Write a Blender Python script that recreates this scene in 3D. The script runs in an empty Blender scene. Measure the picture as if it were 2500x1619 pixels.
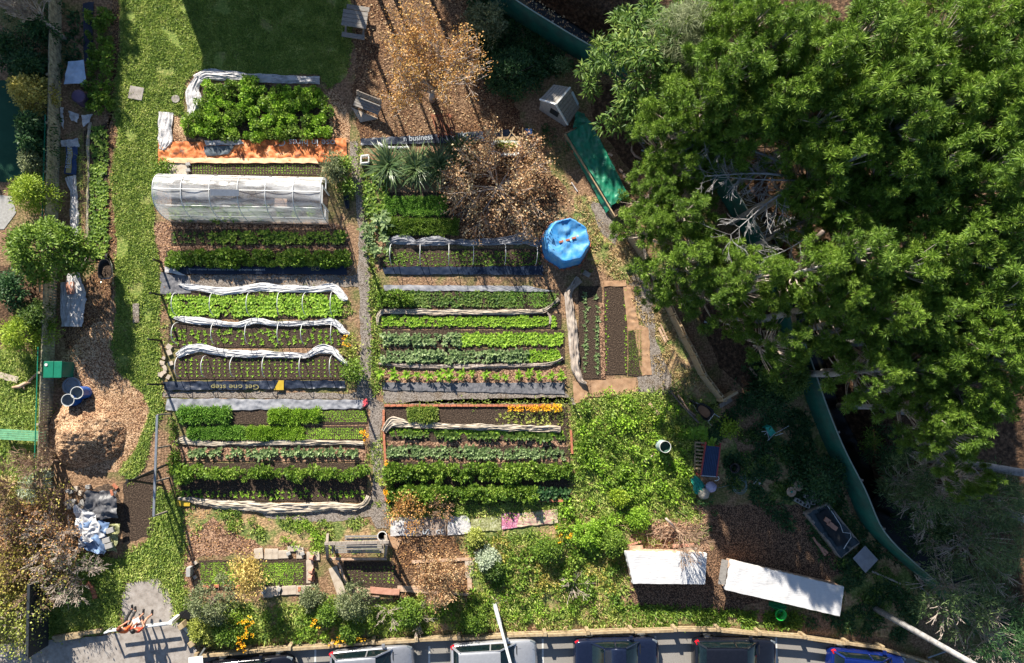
import bpy, bmesh, math, random
import numpy as np
from mathutils import Vector, Matrix, noise
from mathutils.geometry import tessellate_polygon
random.seed(7); RNG = np.random.default_rng(7)
R = math.radians
scene = bpy.context.scene
COL = scene.collection
H = 35.0; FPX = 1680.0
# ---------- camera ----------
fwd = Vector(((1250-1120)/FPX, (930-809.5)/FPX, -1)).normalized()
up = (Vector((0,1,0)) - fwd*fwd.y).normalized()
rt = fwd.cross(up).normalized()
camd = bpy.data.cameras.new('camera'); cam = bpy.data.objects.new('camera', camd); COL.objects.link(cam)
cam.matrix_world = Matrix(((rt.x, up.x, -fwd.x, 0),(rt.y, up.y, -fwd.y, 0),(rt.z, up.z, -fwd.z, H),(0,0,0,1)))
camd.sensor_width = 36; camd.lens = FPX*36/2500; camd.clip_end = 900; camd.clip_start = .5
scene.camera = cam
def W(px, py, z=0.0):
    d = fwd + rt*((px-1250)/FPX) + up*((809.5-py)/FPX)
    t = (z-H)/d.z
    return Vector((d.x*t, d.y*t, z))
def WA(P, z=0.0): return [W(p[0], p[1], z) for p in P]
# ---------- light ----------
AZ = R(21.5); EL = R(28)
w = bpy.data.worlds.new('World'); scene.world = w; w.use_nodes = True
nt = w.node_tree; sky = nt.nodes.new('ShaderNodeTexSky'); sky.sky_type = 'NISHITA'; sky.sun_disc = False
sky.sun_elevation = EL; sky.sun_rotation = -AZ; sky.air_density = 1.0; sky.dust_density = .4; sky.ozone_density = 2.0
nt.links.new(sky.outputs[0], nt.nodes['Background'].inputs[0]); nt.nodes['Background'].inputs[1].default_value = .06
sl = bpy.data.lights.new('sun', 'SUN'); sl.energy = 5.0; sl.angle = R(.5); sl.color = (1, .93, .8)
so = bpy.data.objects.new('sun', sl); COL.objects.link(so)
sdir = Vector((-math.sin(AZ)*math.cos(EL), math.cos(AZ)*math.cos(EL), math.sin(EL)))
so.rotation_euler = sdir.to_track_quat('Z', 'Y').to_euler()
scene.view_settings.view_transform = 'Standard'; scene.view_settings.look = 'None'
scene.view_settings.exposure = 1.2; scene.view_settings.gamma = 1
# ---------- materials ----------
GAIN = {'fence_timber':2.6,'pine_needles':1.2,'pine_needles_dark':1.2,'olive_leaves':1.15,'dry_tan_leaves':.72,'grey_boards':.7,'green_fence_cladding_x':1,'autumn_orange_leaves':.8,'pale_steel':.75,'zinc_sheet':.8,'dusty_green_leaves':1.0,'white_pipe':.8,'printed_foliage':.8,'pale_paver':.75,'grey_shade_cloth':.8,'blue_green_leaves':1.0,'silver_paint':.8,'pale_silver_paint':.75,'new_pallet_wood':.8,'cardboard':.8,'royal_blue_paint':.5,'blue_tarp':1.0,'green_tarp':.8,'green_fence_cladding':.9,'pale_bark':1.1,'rail_timber':.85,'gravel':.72,'grass_tufts':1.55,'bare_ground':1.25,'crop_green':.95,'lettuce_green':.9,'car_glass':.5,'asphalt':1.7,'cream_cloth':.85,'reddish_mulch':1.2,'bark_floor':1,'hedge':1,'grass_blades':1.9,'rough_grass':1.9,'dark_soil':1.3,'wood_chip_mulch':1.05,'leaf_litter':.62,'white_fleece':.9,'white_plastic_sheet':.85,'concrete':.9,'creek_bank':1.0}
def ramp(nt, cols):
    r = nt.nodes.new('ShaderNodeValToRGB'); el = r.color_ramp.elements
    while len(el) < len(cols): el.new(.5)
    for e, (p, c) in zip(el, cols): e.position = p; e.color = (*c, 1)
    return r
def seq(*c):
    n = len(c); return [(i/(n-1), x) for i, x in enumerate(c)]
def lerp(*c): return [(.3+.4*i/(len(c)-1), x) for i, x in enumerate(c)]
def M(name, cols, scale=8, detail=6, rough=.9, bump=.3, bscale=None, bdist=.03, second=None, sscale=.8, metal=0, spec=.3,
      stretch=None, trans=0, island=False, coat=0, distort=0, alpha=None, slo=.42, shi=.6, voro=None):
    m = bpy.data.materials.new(name); m.use_nodes = True; nt = m.node_tree; N = nt.nodes; L = nt.links
    gain = GAIN.get(name, 1)
    if gain != 1:
        cols = [(p, tuple(min(.9, x*gain) for x in q)) for p, q in cols]
        if second: second = [(p, tuple(min(.9, x*gain) for x in q)) for p, q in second]
    b = N['Principled BSDF']; out = N['Material Output']
    tc = N.new('ShaderNodeTexCoord'); co = tc.outputs['Object']
    if stretch:
        mp = N.new('ShaderNodeMapping'); mp.inputs['Scale'].default_value = stretch; L.new(co, mp.inputs[0]); co = mp.outputs[0]
    nz = N.new('ShaderNodeTexNoise'); nz.inputs['Scale'].default_value = scale; nz.inputs['Detail'].default_value = detail
    nz.inputs['Roughness'].default_value = .65; nz.inputs['Distortion'].default_value = distort; L.new(co, nz.inputs['Vector'])
    if voro:
        vo = N.new('ShaderNodeTexVoronoi'); vo.inputs['Scale'].default_value = voro; L.new(co, vo.inputs['Vector'])
    if island:
        g = N.new('ShaderNodeNewGeometry'); mx = N.new('ShaderNodeMath'); mx.operation = 'MULTIPLY_ADD'
        L.new(g.outputs['Random Per Island'], mx.inputs[0]); mx.inputs[1].default_value = .6
        m2 = N.new('ShaderNodeMath'); m2.operation = 'MULTIPLY_ADD'; L.new(nz.outputs[0], m2.inputs[0]); m2.inputs[1].default_value = 1.2; m2.inputs[2].default_value = -.4
        L.new(m2.outputs[0], mx.inputs[2]); fac = mx.outputs[0]
    elif voro:
        mx = N.new('ShaderNodeMix'); mx.inputs[0].default_value = .55
        sp = N.new('ShaderNodeSeparateColor'); L.new(vo.outputs['Color'], sp.inputs[0])
        L.new(nz.outputs[0], mx.inputs[2]); L.new(sp.outputs[0], mx.inputs[3]); fac = mx.outputs[0]
    else: fac = nz.outputs[0]
    rp = ramp(nt, cols); L.new(fac, rp.inputs[0]); colr = rp.outputs[0]
    if second:
        n2 = N.new('ShaderNodeTexNoise'); n2.inputs['Scale'].default_value = sscale; n2.inputs['Detail'].default_value = 5; n2.inputs['Roughness'].default_value = .6
        L.new(tc.outputs['Object'], n2.inputs['Vector'])
        mr = N.new('ShaderNodeMapRange'); mr.inputs[1].default_value = slo; mr.inputs[2].default_value = shi; L.new(n2.outputs[0], mr.inputs[0])
        r2 = ramp(nt, second); L.new(fac, r2.inputs[0])
        mm = N.new('ShaderNodeMix'); mm.data_type = 'RGBA'; L.new(mr.outputs[0], mm.inputs[0]); L.new(colr, mm.inputs[6]); L.new(r2.outputs[0], mm.inputs[7]); colr = mm.outputs[2]
    L.new(colr, b.inputs['Base Color']); b.inputs['Roughness'].default_value = rough; b.inputs['Metallic'].default_value = metal
    b.inputs['Specular IOR Level'].default_value = spec; b.inputs['Coat Weight'].default_value = coat; b.inputs['Coat Roughness'].default_value = .06
    if bump:
        bn = N.new('ShaderNodeTexNoise'); bn.inputs['Scale'].default_value = bscale or scale*1.5; bn.inputs['Detail'].default_value = 6; L.new(co, bn.inputs['Vector'])
        bp = N.new('ShaderNodeBump'); bp.inputs['Strength'].default_value = bump; bp.inputs['Distance'].default_value = bdist
        L.new(bn.outputs[0], bp.inputs['Height']); L.new(bp.outputs[0], b.inputs['Normal'])
    surf = b.outputs[0]
    if trans:
        tr = N.new('ShaderNodeBsdfTranslucent'); L.new(colr, tr.inputs[0]); ms = N.new('ShaderNodeMixShader'); ms.inputs[0].default_value = trans
        L.new(surf, ms.inputs[1]); L.new(tr.outputs[0], ms.inputs[2]); surf = ms.outputs[0]
    if alpha is not None:
        tp = N.new('ShaderNodeBsdfTransparent'); ms = N.new('ShaderNodeMixShader')
        an = N.new('ShaderNodeMapRange'); an.inputs[1].default_value = .3; an.inputs[2].default_value = .7; an.inputs[3].default_value = alpha[0]; an.inputs[4].default_value = alpha[1]
        L.new(nz.outputs[0], an.inputs[0]); L.new(an.outputs[0], ms.inputs[0]); L.new(tp.outputs[0], ms.inputs[1]); L.new(surf, ms.inputs[2]); surf = ms.outputs[0]
    L.new(surf, out.inputs[0])
    return m
def plain(name, c, rough=.6, metal=0, spec=.4, var=.15, scale=6, bump=0, coat=0, **k):
    a = tuple(x*(1-var) for x in c); d = tuple(min(1, x*(1+var)) for x in c)
    return M(name, lerp(a, d), scale=scale, rough=rough, metal=metal, spec=spec, bump=bump, coat=coat, **k)
def leafm(name, *c, trans=.3, scale=1.3, rough=.55, spec=.35):
    c = [tuple(min(.85, x*1.5) for x in q) for q in c]
    return M(name, seq(*c), scale=scale, detail=3, rough=rough, bump=0, island=True, trans=trans, spec=spec)
# ---------- mesh building ----------
def np_mesh(name, V, F, mats, fm=None, smooth=False):
    V = np.asarray(V, dtype=np.float32); F = np.asarray(F, dtype=np.int32); k = F.shape[1]
    me = bpy.data.meshes.new(name); me.vertices.add(len(V)); me.vertices.foreach_set('co', V.ravel())
    me.loops.add(F.size); me.loops.foreach_set('vertex_index', F.ravel())
    me.polygons.add(len(F)); me.polygons.foreach_set('loop_start', np.arange(0, F.size, k, dtype=np.int32))
    if fm is not None: me.polygons.foreach_set('material_index', np.asarray(fm, dtype=np.int32))
    for m in (mats if isinstance(mats, (list, tuple)) else [mats]): me.materials.append(m)
    me.update(calc_edges=True)
    if smooth: me.polygons.foreach_set('use_smooth', np.ones(len(F), dtype=bool))
    return me
def tag(o, label=None, cat=None, group=None, kind=None):
    if label: o['label'] = label
    if cat: o['category'] = cat
    if group: o['group'] = group
    if kind: o['kind'] = kind
    return o
def link(name, me, parent=None, loc=(0,0,0)):
    o = bpy.data.objects.new(name, me); COL.objects.link(o); o.location = loc
    if parent: o.parent = parent
    return o
def thing(name, label, cat, loc=(0,0,0), rz=0, group=None):
    o = bpy.data.objects.new(name, None); COL.objects.link(o); o.location = loc; o.rotation_euler = (0,0,rz); o.empty_display_size = .2
    return tag(o, label, cat, group)
def dup(root, loc, rz=0, sc=1, label=None, group=None):
    r = root.copy(); COL.objects.link(r); r.location = loc; r.rotation_euler = (0,0,rz)
    r.scale = sc if isinstance(sc, (tuple, list)) else (sc,)*3
    if label: r['label'] = label
    if group: r['group'] = group
    for ch in list(root.children):
        c = ch.copy(); COL.objects.link(c); c.parent = r
        for g in list(ch.children):
            d = g.copy(); COL.objects.link(d); d.parent = c
    return r
class MB:
    def __init__(s): s.v = []; s.f = []; s.m = []; s.mi = 0
    def add(s, V, F):
        n = len(s.v); s.v += [tuple(x) for x in V]
        for f in F: s.f.append(tuple(i+n for i in f)); s.m.append(s.mi)
        return s
    def box(s, c, d, rz=0, rx=0, ry=0, taper=1):
        from mathutils import Euler
        E = Euler((rx, ry, rz)).to_matrix(); c = Vector(c); P = []
        for z in (-1, 1):
            t = taper if z > 0 else 1
            for x, y in ((-1,-1),(1,-1),(1,1),(-1,1)): P.append(c + E @ Vector((x*d[0]/2*t, y*d[1]/2*t, z*d[2]/2)))
        return s.add(P, [(3,2,1,0),(4,5,6,7),(0,1,5,4),(1,2,6,5),(2,3,7,6),(3,0,4,7)])
    def bar(s, a, b, w, h=None, upv=(0,0,1)):
        a = Vector(a); b = Vector(b); d = (b-a); h = h or w
        if d.length < 1e-5: return s
        d.normalize(); u = Vector(upv)
        if abs(d.dot(u)) > .97: u = Vector((0,1,0))
        sd = d.cross(u).normalized(); u = sd.cross(d)
        P = [q + sd*x*w/2 + u*y*h/2 for q in (a, b) for x, y in ((-1,-1),(1,-1),(1,1),(-1,1))]
        return s.add(P, [(3,2,1,0),(4,5,6,7),(0,1,5,4),(1,2,6,5),(2,3,7,6),(3,0,4,7)])
    def tube(s, pts, r, n=6, caps=True):
        pts = [Vector(p) for p in pts]; K = len(pts); rr = r if isinstance(r, (list, tuple)) else [r]*K
        P = []; prev = None
        for i, p in enumerate(pts):
            d = (pts[min(i+1, K-1)] - pts[max(i-1, 0)])
            if d.length < 1e-6: d = Vector((0,0,1))
            d.normalize()
            if prev is None:
                a = Vector((0,0,1)) if abs(d.z) < .9 else Vector((1,0,0)); u = d.cross(a).normalized()
            else:
                u = prev - d*prev.dot(d)
                u = u.normalized() if u.length > 1e-5 else prev
            prev = u; v = d.cross(u)
            for k in range(n):
                t = 2*math.pi*k/n; P.append(p + (u*math.cos(t) + v*math.sin(t))*rr[i])
        F = [(i*n+k, i*n+(k+1)%n, (i+1)*n+(k+1)%n, (i+1)*n+k) for i in range(K-1) for k in range(n)]
        if caps: F += [tuple(range(n))[::-1], tuple((K-1)*n+k for k in range(n))]
        return s.add(P, F)
    def lathe(s, prof, n=20, c=(0,0,0), M_=None, cap=False):
        P = []; c = Vector(c)
        for r, z in prof:
            for k in range(n):
                t = 2*math.pi*k/n; q = Vector((r*math.cos(t), r*math.sin(t), z))
                if M_: q = M_ @ q
                P.append(c+q)
        K = len(prof); F = [(i*n+k, i*n+(k+1)%n, (i+1)*n+(k+1)%n, (i+1)*n+k) for i in range(K-1) for k in range(n)]
        if cap: F += [tuple(range(n))[::-1], tuple((K-1)*n+k for k in range(n))]
        return s.add(P, F)
    def prism(s, poly, z0, z1):
        n = len(poly); P = [(p[0], p[1], z0) for p in poly] + [(p[0], p[1], z1) for p in poly]
        T = tessellate_polygon([[Vector((p[0], p[1], 0)) for p in poly]])
        F = [tuple(i+n for i in t) for t in T] + [tuple(t)[::-1] for t in T] + [(i, (i+1)%n, n+(i+1)%n, n+i) for i in range(n)]
        return s.add(P, F)
    def obj(s, name, mats, parent=None, smooth=False, label=None, cat=None, group=None, kind=None, bevel=0, center=True):
        me = bpy.data.meshes.new(name); off = Vector((0,0,0))
        if parent is None and center and s.v:
            a = np.array(s.v); off = Vector(((a[:,0].min()+a[:,0].max())/2, (a[:,1].min()+a[:,1].max())/2, a[:,2].min()))
        elif parent is not None and center: off = parent_off(parent)
        me.from_pydata([(x-off.x, y-off.y, z-off.z) for x, y, z in s.v], [], s.f)
        for m in (mats if isinstance(mats, (list, tuple)) else [mats]): me.materials.append(m)
        me.polygons.foreach_set('material_index', s.m)
        if smooth: me.polygons.foreach_set('use_smooth', [True]*len(s.f))
        me.update()
        bm = bmesh.new(); bm.from_mesh(me); bmesh.ops.recalc_face_normals(bm, faces=bm.faces); bm.to_mesh(me); bm.free()
        o = bpy.data.objects.new(name, me); COL.objects.link(o)
        if parent is None: o.location = off
        else: o.parent = parent
        if bevel:
            b = o.modifiers.new('bevel', 'BEVEL'); b.width = bevel; b.segments = 2; b.limit_method = 'ANGLE'
        return tag(o, label, cat, group, kind)
def parent_off(p):          # parts are built in world coordinates under unrotated things
    o = Vector(p.location)
    while p.parent: p = p.parent; o = o + Vector(p.location)
    return o
def npobj(name, V, F, mats, parent=None, label=None, cat=None, group=None, kind=None, fm=None, smooth=False):
    V = np.asarray(V, dtype=np.float64)
    if parent is None:
        off = np.array([(V[:,0].min()+V[:,0].max())/2, (V[:,1].min()+V[:,1].max())/2, V[:,2].min()])
    else: off = np.array(parent_off(parent))
    o = link(name, np_mesh(name, V-off, F, mats, fm, smooth), parent, off if parent is None else (0,0,0))
    return tag(o, label, cat, group, kind)
# ---------- leaves ----------
def nrm(a): return a/np.maximum(np.linalg.norm(a, axis=1, keepdims=True), 1e-9)
def leaf_quads(B, D, L, Wd, bend=.15, upv=None):
    n = len(B); D = nrm(D); L = np.broadcast_to(L, (n,))[:,None]; Wd = np.broadcast_to(Wd, (n,))[:,None]
    u = RNG.normal(0, .5, (n,3)) + np.array([0,0,1.0]) if upv is None else upv
    S = nrm(np.cross(D, u)); Nn = np.cross(S, D)
    V = np.stack([B, B+D*L*.5+S*Wd/2, B+D*L-Nn*L*bend, B+D*L*.5-S*Wd/2], 1).reshape(-1,3)
    return V, np.arange(4*n).reshape(n,4)
def strips(base, az, el, L, Wd, droop=.8, segs=3, prof=None, tw=0):
    """curved blades: arrays of length n -> quads"""
    n = len(az); prof = prof or [.5,1,.75,.08]
    prof = np.interp(np.linspace(0,1,segs+1), np.linspace(0,1,len(prof)), prof)
    ax = np.stack([np.cos(az), np.sin(az), 0*az], 1); sd = np.stack([-np.sin(az), np.cos(az), 0*az], 1)
    p = np.array(base, dtype=float); rows = []; e = np.array(el, dtype=float)
    for i in range(segs+1):
        wv = (Wd*prof[i]/2)[:,None]; rows.append(np.stack([p+sd*wv, p-sd*wv], 1))
        d = ax*np.cos(e)[:,None]; d[:,2] = np.sin(e); p = p + d*(L/segs)[:,None]; e = e - droop/segs
    V = np.stack(rows, 1).reshape(n, -1, 3); F = []
    for i in range(segs): F.append([2*i, 2*i+1, 2*i+3, 2*i+2])
    F = np.array(F)[None] + (np.arange(n)*2*(segs+1))[:,None,None]
    return V.reshape(-1,3), F.reshape(-1,4)
def cat_np(parts):
    Vs = []; Fs = []; o = 0
    for V, F in parts: Vs.append(V); Fs.append(F+o); o += len(V)
    return np.concatenate(Vs), np.concatenate(Fs)
def rosette(n, L, Wd, e0=.2, e1=1.3, droop=.9, stem=0, segs=3, prof=None):
    k = np.arange(n); az = k*2.4 + RNG.uniform(-.3,.3,n); t = (k+.5)/n
    el = e0 + (e1-e0)*t; Ls = L*(1-.55*t)*RNG.uniform(.8,1.15,n)
    base = np.zeros((n,3)); base[:,2] = stem*(.3+.7*t)
    return strips(base, az, el, Ls, Wd*(1-.4*t)*RNG.uniform(.8,1.1,n), droop, segs, prof)
def cloud(n, rx, ry, rz, L, Wd, z0=0, up_=.5):
    P = nrm(RNG.normal(0,1,(n,3)))*(RNG.uniform(.25,1,(n,1))**.5); P[:,2] = np.abs(P[:,2])
    D = P + RNG.normal(0,.45,(n,3)); D[:,2] += up_*.3
    B = P*np.array([rx,ry,rz]); B[:,2] += z0
    return leaf_quads(B, D, L*RNG.uniform(.7,1.2,n), Wd*RNG.uniform(.7,1.2,n))
def clumps(C, rad, m, L, Wd, up_=.4, flat=.8, bend=.2):
    """C (k,3) clump centres; m leaves per clump radiating from the centre"""
    k = len(C); d = nrm(RNG.normal(0,1,(k*m,3)) + np.array([0,0,up_])); rr = np.repeat(np.broadcast_to(rad,(k,)), m)[:,None]
    B = np.repeat(C, m, 0) + d*rr*RNG.uniform(.15,.8,(k*m,1))*np.array([1,1,flat])
    D = d + RNG.normal(0,.35,(k*m,3))
    return leaf_quads(B, D, L*RNG.uniform(.7,1.25,k*m), Wd*RNG.uniform(.7,1.2,k*m), bend)
def replicate(protos, pos, rot, sc):
    Vs = []; Fs = []; o = 0
    for i in range(len(pos)):
        V, F = protos[RNG.integers(len(protos))]; c, s = math.cos(rot[i]), math.sin(rot[i])
        Vr = V*sc[i]; X = Vr[:,0]*c - Vr[:,1]*s; Y = Vr[:,0]*s + Vr[:,1]*c
        Vs.append(np.stack([X, Y, Vr[:,2]], 1) + pos[i]); Fs.append(F+o); o += len(V)
    return np.concatenate(Vs), np.concatenate(Fs)
def inside(P, poly):
    x, y = P[:,0], P[:,1]; r = np.zeros(len(P), bool); n = len(poly)
    for i in range(n):
        x1, y1 = poly[i]; x2, y2 = poly[(i+1)%n]
        if y1 == y2: continue
        c = ((y1 > y) != (y2 > y)) & (x < (x2-x1)*(y-y1)/(y2-y1)+x1); r ^= c
    return r
def scatter(poly_px, dens, edge=0):
    q = [(v.x, v.y) for v in WA(poly_px)]; a = np.array(q); lo = a.min(0); hi = a.max(0)
    n = int((hi-lo).prod()*dens); P = RNG.uniform(lo, hi, (n,2)); P = P[inside(P, q)]
    if edge: P = P + RNG.normal(0, edge, P.shape)
    return P
def fbm(P, s, seed=0):
    return np.array([noise.noise(Vector((p[0]*s+seed*17.3, p[1]*s-seed*9.1, seed))) for p in P])
def P3(P2, z=0): return np.concatenate([P2, np.full((len(P2),1), float(z))], 1)
# ---------- sheets on the ground ----------
def wobble(q, step, amp, seed, fr=2.2):
    out = []
    for i in range(len(q)):
        a = Vector(q[i][:2]); b = Vector(q[(i+1)%len(q)][:2]); n = max(1, int((b-a).length/step))
        for k in range(n):
            p = a.lerp(b, k/n); d = noise.noise_vector(Vector((p.x*fr, p.y*fr, seed*3.7))) + .6*noise.noise_vector(Vector((p.x*fr*4, p.y*fr*4, seed)))
            out.append(Vector((p.x+d.x*amp, p.y+d.y*amp)))
    return out
def sheet(name, poly, mat, z=.006, amp=.12, step=.12, seed=0, kind='structure', label=None, cat=None, parent=None, group=None, raise_=0):
    q = wobble([tuple(v[:2]) for v in WA(poly)], step, amp, seed)
    T = tessellate_polygon([[Vector((p.x, p.y, 0)) for p in q]])
    b = MB(); b.add([(p.x, p.y, z) for p in q], T)
    o = b.obj(name, mat, parent, kind=kind, label=label, cat=cat, group=group)
    if o.data.polygons and o.data.polygons[0].normal.z < 0: o.data.flip_normals()
    return o
def cloth(name, label, cat, pts, width, mat, z=.05, amp=.1, seed=0, fold=9, group=None, parent=None, nv=20, dome=.35, step=.06, kind=None):
    q = [W(x, y) for x, y in pts]; ws = width if isinstance(width, (list,tuple)) else [width]*len(q)
    S = [0]
    for i in range(1, len(q)): S.append(S[-1] + (q[i]-q[i-1]).length)
    n = max(4, int(S[-1]/step)); V = []
    tt = np.linspace(0, S[-1], n+1); X = np.interp(tt, S, [p.x for p in q]); Y = np.interp(tt, S, [p.y for p in q]); WW = np.interp(tt, S, ws)
    k = 5; ker = np.ones(k)/k
    X = np.concatenate([X[:2], np.convolve(X, ker, 'valid'), X[-2:]]); Y = np.concatenate([Y[:2], np.convolve(Y, ker, 'valid'), Y[-2:]])
    for i in range(n+1):
        a = max(i-1, 0); b = min(i+1, n); d = Vector((X[b]-X[a], Y[b]-Y[a])); d = d.normalized() if d.length > 0 else Vector((1,0)); s_ = Vector((-d.y, d.x)); t = tt[i]
        wl = 1 + .35*noise.noise(Vector((t*1.3, seed, 0))); wr = 1 + .35*noise.noise(Vector((t*1.3, seed, 7)))
        for j in range(nv+1):
            v = -1 + 2*j/nv; ww = WW[i]*(wl if v < 0 else wr); ww *= 1 + .08*noise.noise(Vector((t*9, seed+j, 2)))
            h = dome*(1-abs(v)**2.2) + .9*abs(noise.noise(Vector((t*.9+seed, v*fold*.35 + .5*noise.noise(Vector((t*.7, seed, 1))), 3)))) + .35*noise.noise(Vector((t*3.5+seed, v*fold*.6, 5))) + .4*abs(noise.noise(Vector((t*1.6+seed, v*fold*1.1, 9))))
            V.append((X[i]+s_.x*v*ww/2, Y[i]+s_.y*v*ww/2, z + amp*max(h, 0)))
    F = [(i*(nv+1)+j, i*(nv+1)+j+1, (i+1)*(nv+1)+j+1, (i+1)*(nv+1)+j) for i in range(n) for j in range(nv)]
    o = npobj(name, V, F, mat, parent, label, cat, group, kind, smooth=True)
    return o
def crumple(name, label, cat, quad, mat, z=.04, amp=.06, res=.07, seed=0, fr=3.0, group=None, parent=None, edge=.05, zq=None, smooth=True, aniso=(1,1), kind=None):
    """quad px TL,TR,BR,BL"""
    zq = zq or [0,0,0,0]; c = [W(p[0], p[1], zz) for p, zz in zip(quad, zq)]
    nx = max(2, int((c[1]-c[0]).length/res)); ny = max(2, int((c[3]-c[0]).length/res)); V = []
    for j in range(ny+1):
        for i in range(nx+1):
            u = i/nx; v = j/ny; p = c[0].lerp(c[1], u).lerp(c[3].lerp(c[2], u), v)
            e = noise.noise_vector(Vector((p.x*2.5, p.y*2.5, seed+9)))
            q = Vector((p.x*fr*aniso[0], p.y*fr*aniso[1], seed)); h = 1-2*abs(noise.noise(q)) + .5*(1-2*abs(noise.noise(q*2.3))) + .25*noise.noise(q*5)
            V.append((p.x+e.x*edge, p.y+e.y*edge, p.z+z+amp*max(h*.6, 0)))
    F = [(j*(nx+1)+i, (j+1)*(nx+1)+i, (j+1)*(nx+1)+i+1, j*(nx+1)+i+1) for j in range(ny) for i in range(nx)]
    return npobj(name, V, F, mat, parent, label, cat, group, kind, smooth=smooth)
def text_mesh(s, size, extr):
    cu = bpy.data.curves.new('tmp', 'FONT'); cu.body = s; cu.size = size; cu.extrude = extr
    t = bpy.data.objects.new('tmp', cu); COL.objects.link(t); dg = bpy.context.evaluated_depsgraph_get()
    me = bpy.data.meshes.new_from_object(t.evaluated_get(dg)); bpy.data.objects.remove(t); return me
def text(name, s, px, py, z, size, mat, parent, rz=0, sx=1, extr=.002):
    """one mesh per word"""
    wid = lambda q: max([v.co.x for v in text_mesh(q, size, 0).vertices] or [0])
    p0 = W(px, py, z) - parent_off(parent); words = s.split(' '); pre = ''
    for wd in words:
        off = (wid(pre+'x') - wid('x'))*sx if pre else 0
        me = text_mesh(wd, size, extr); me.materials.clear(); me.materials.append(mat); me.name = name
        o = link(name, me, parent, p0 + Vector((math.cos(rz)*off, math.sin(rz)*off, 0))); o.rotation_euler = (0,0,rz); o.scale = (sx,1,1); pre += wd+' '
# ---------- branching ----------
def branch(mb, p, d, L, r, depth, spread=.5, n=4, twig=.006, kids=(2,4), up_=.1, wig=.25, ends=None, shrink=.7):
    pts = [Vector(p)]; rr = [r]; d = Vector(d).normalized(); K = 4
    for i in range(K):
        d = (d + Vector((random.gauss(0,wig), random.gauss(0,wig), random.gauss(0,wig)+up_))*.5).normalized()
        pts.append(pts[-1] + d*L/K); rr.append(max(twig, r*(1-.5*(i+1)/K)))
    mb.tube(pts, rr, n if r > .02 else 3, caps=False)
    if depth <= 0:
        if ends is not None: ends.append(pts[-1]); ends.append(pts[2])
        return
    for k in range(random.randint(*kids)):
        i = random.randint(1, K); q = pts[i]
        a = Vector((random.gauss(0,1), random.gauss(0,1), random.gauss(0,.6))).normalized()
        nd = (d + a*spread*random.uniform(.7,1.4)).normalized()
        branch(mb, q, nd, L*shrink*random.uniform(.75,1.15), rr[i]*.65, depth-1, spread, n, twig, kids, up_, wig, ends, shrink)
    branch(mb, pts[-1], d, L*shrink, rr[-1]*.9, depth-1, spread, n, twig, kids, up_, wig, ends, shrink)
# ================= materials =================
m_grass = M('grass_blades', lerp((.035,.06,.012),(.095,.13,.025),(.2,.2,.06)), scale=9, detail=8, bump=.8, bscale=14, bdist=.06,
            second=lerp((.05,.04,.02),(.13,.12,.04),(.24,.2,.09)), sscale=.55, slo=.5, shi=.68)
m_grassd = M('rough_grass', lerp((.03,.04,.012),(.075,.1,.025),(.17,.17,.06)), scale=7, detail=8, bump=.8, bscale=11, bdist=.08,
            second=lerp((.07,.04,.02),(.2,.13,.07),(.34,.24,.13)), sscale=.9, slo=.45, shi=.58)
m_ground = M('bare_ground', lerp((.05,.028,.016),(.2,.12,.07),(.4,.26,.16)), scale=11, detail=9, bump=.9, bscale=16, bdist=.05,
            second=lerp((.04,.045,.015),(.12,.12,.04),(.28,.2,.1)), sscale=.6, slo=.48, shi=.62)
m_mulch = M('wood_chip_mulch', lerp((.14,.075,.04),(.4,.25,.14),(.62,.43,.28)), scale=9, detail=9, bump=1, bscale=15, bdist=.05, voro=24,
            second=lerp((.06,.025,.014),(.24,.12,.06),(.5,.32,.19)), sscale=.8)
m_leafl = M('leaf_litter', lerp((.12,.06,.03),(.28,.16,.09),(.5,.32,.19)), scale=8, detail=9, bump=1, bscale=12, bdist=.06, voro=22,
            second=lerp((.05,.02,.012),(.17,.075,.035),(.4,.22,.11)), sscale=.7)
m_barkf = M('bark_floor', lerp((.03,.018,.012),(.09,.05,.03),(.3,.18,.11)), scale=13, detail=9, bump=1, bscale=18, bdist=.04, voro=26)
m_redm = M('reddish_mulch', lerp((.05,.025,.016),(.17,.09,.055),(.4,.25,.16)), scale=13, detail=9, bump=1, bscale=18, bdist=.04, voro=20)
m_soil = M('dark_soil', lerp((.012,.008,.006),(.04,.026,.018),(.12,.085,.06)), scale=14, detail=9, bump=1, bscale=16, bdist=.05)
m_gravel = M('gravel', lerp((.16,.13,.11),(.31,.265,.23),(.46,.4,.35)), scale=22, detail=6, bump=.8, bscale=26, bdist=.03, voro=26,
            second=lerp((.12,.08,.05),(.27,.21,.16),(.4,.34,.28)), sscale=1.2, slo=.5, shi=.62)
m_conc = M('concrete', lerp((.2,.17,.15),(.36,.32,.29),(.46,.42,.39)), scale=3, detail=10, bump=.2, bscale=30)
m_asph = M('asphalt', lerp((.09,.085,.08),(.155,.145,.135),(.2,.19,.175)), scale=30, detail=5, bump=.3, bscale=60, bdist=.01, second=lerp((.1,.095,.09),(.18,.165,.15)), sscale=.7)
m_water = M('creek_water', lerp((.002,.003,.002),(.006,.006,.004)), scale=3, rough=.12, bump=.2, bdist=.02)
m_bank = M('creek_bank', lerp((.02,.012,.008),(.09,.05,.028),(.25,.15,.09)), scale=5, detail=9, bump=1, bdist=.1)
m_turf = M('astroturf', lerp((.012,.06,.035),(.02,.085,.05)), scale=1.2, detail=3, bump=.1)
m_card = M('cardboard', lerp((.3,.17,.1),(.48,.29,.17),(.55,.36,.23)), scale=2.5, detail=6, bump=.3, bdist=.04, bscale=2)
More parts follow.
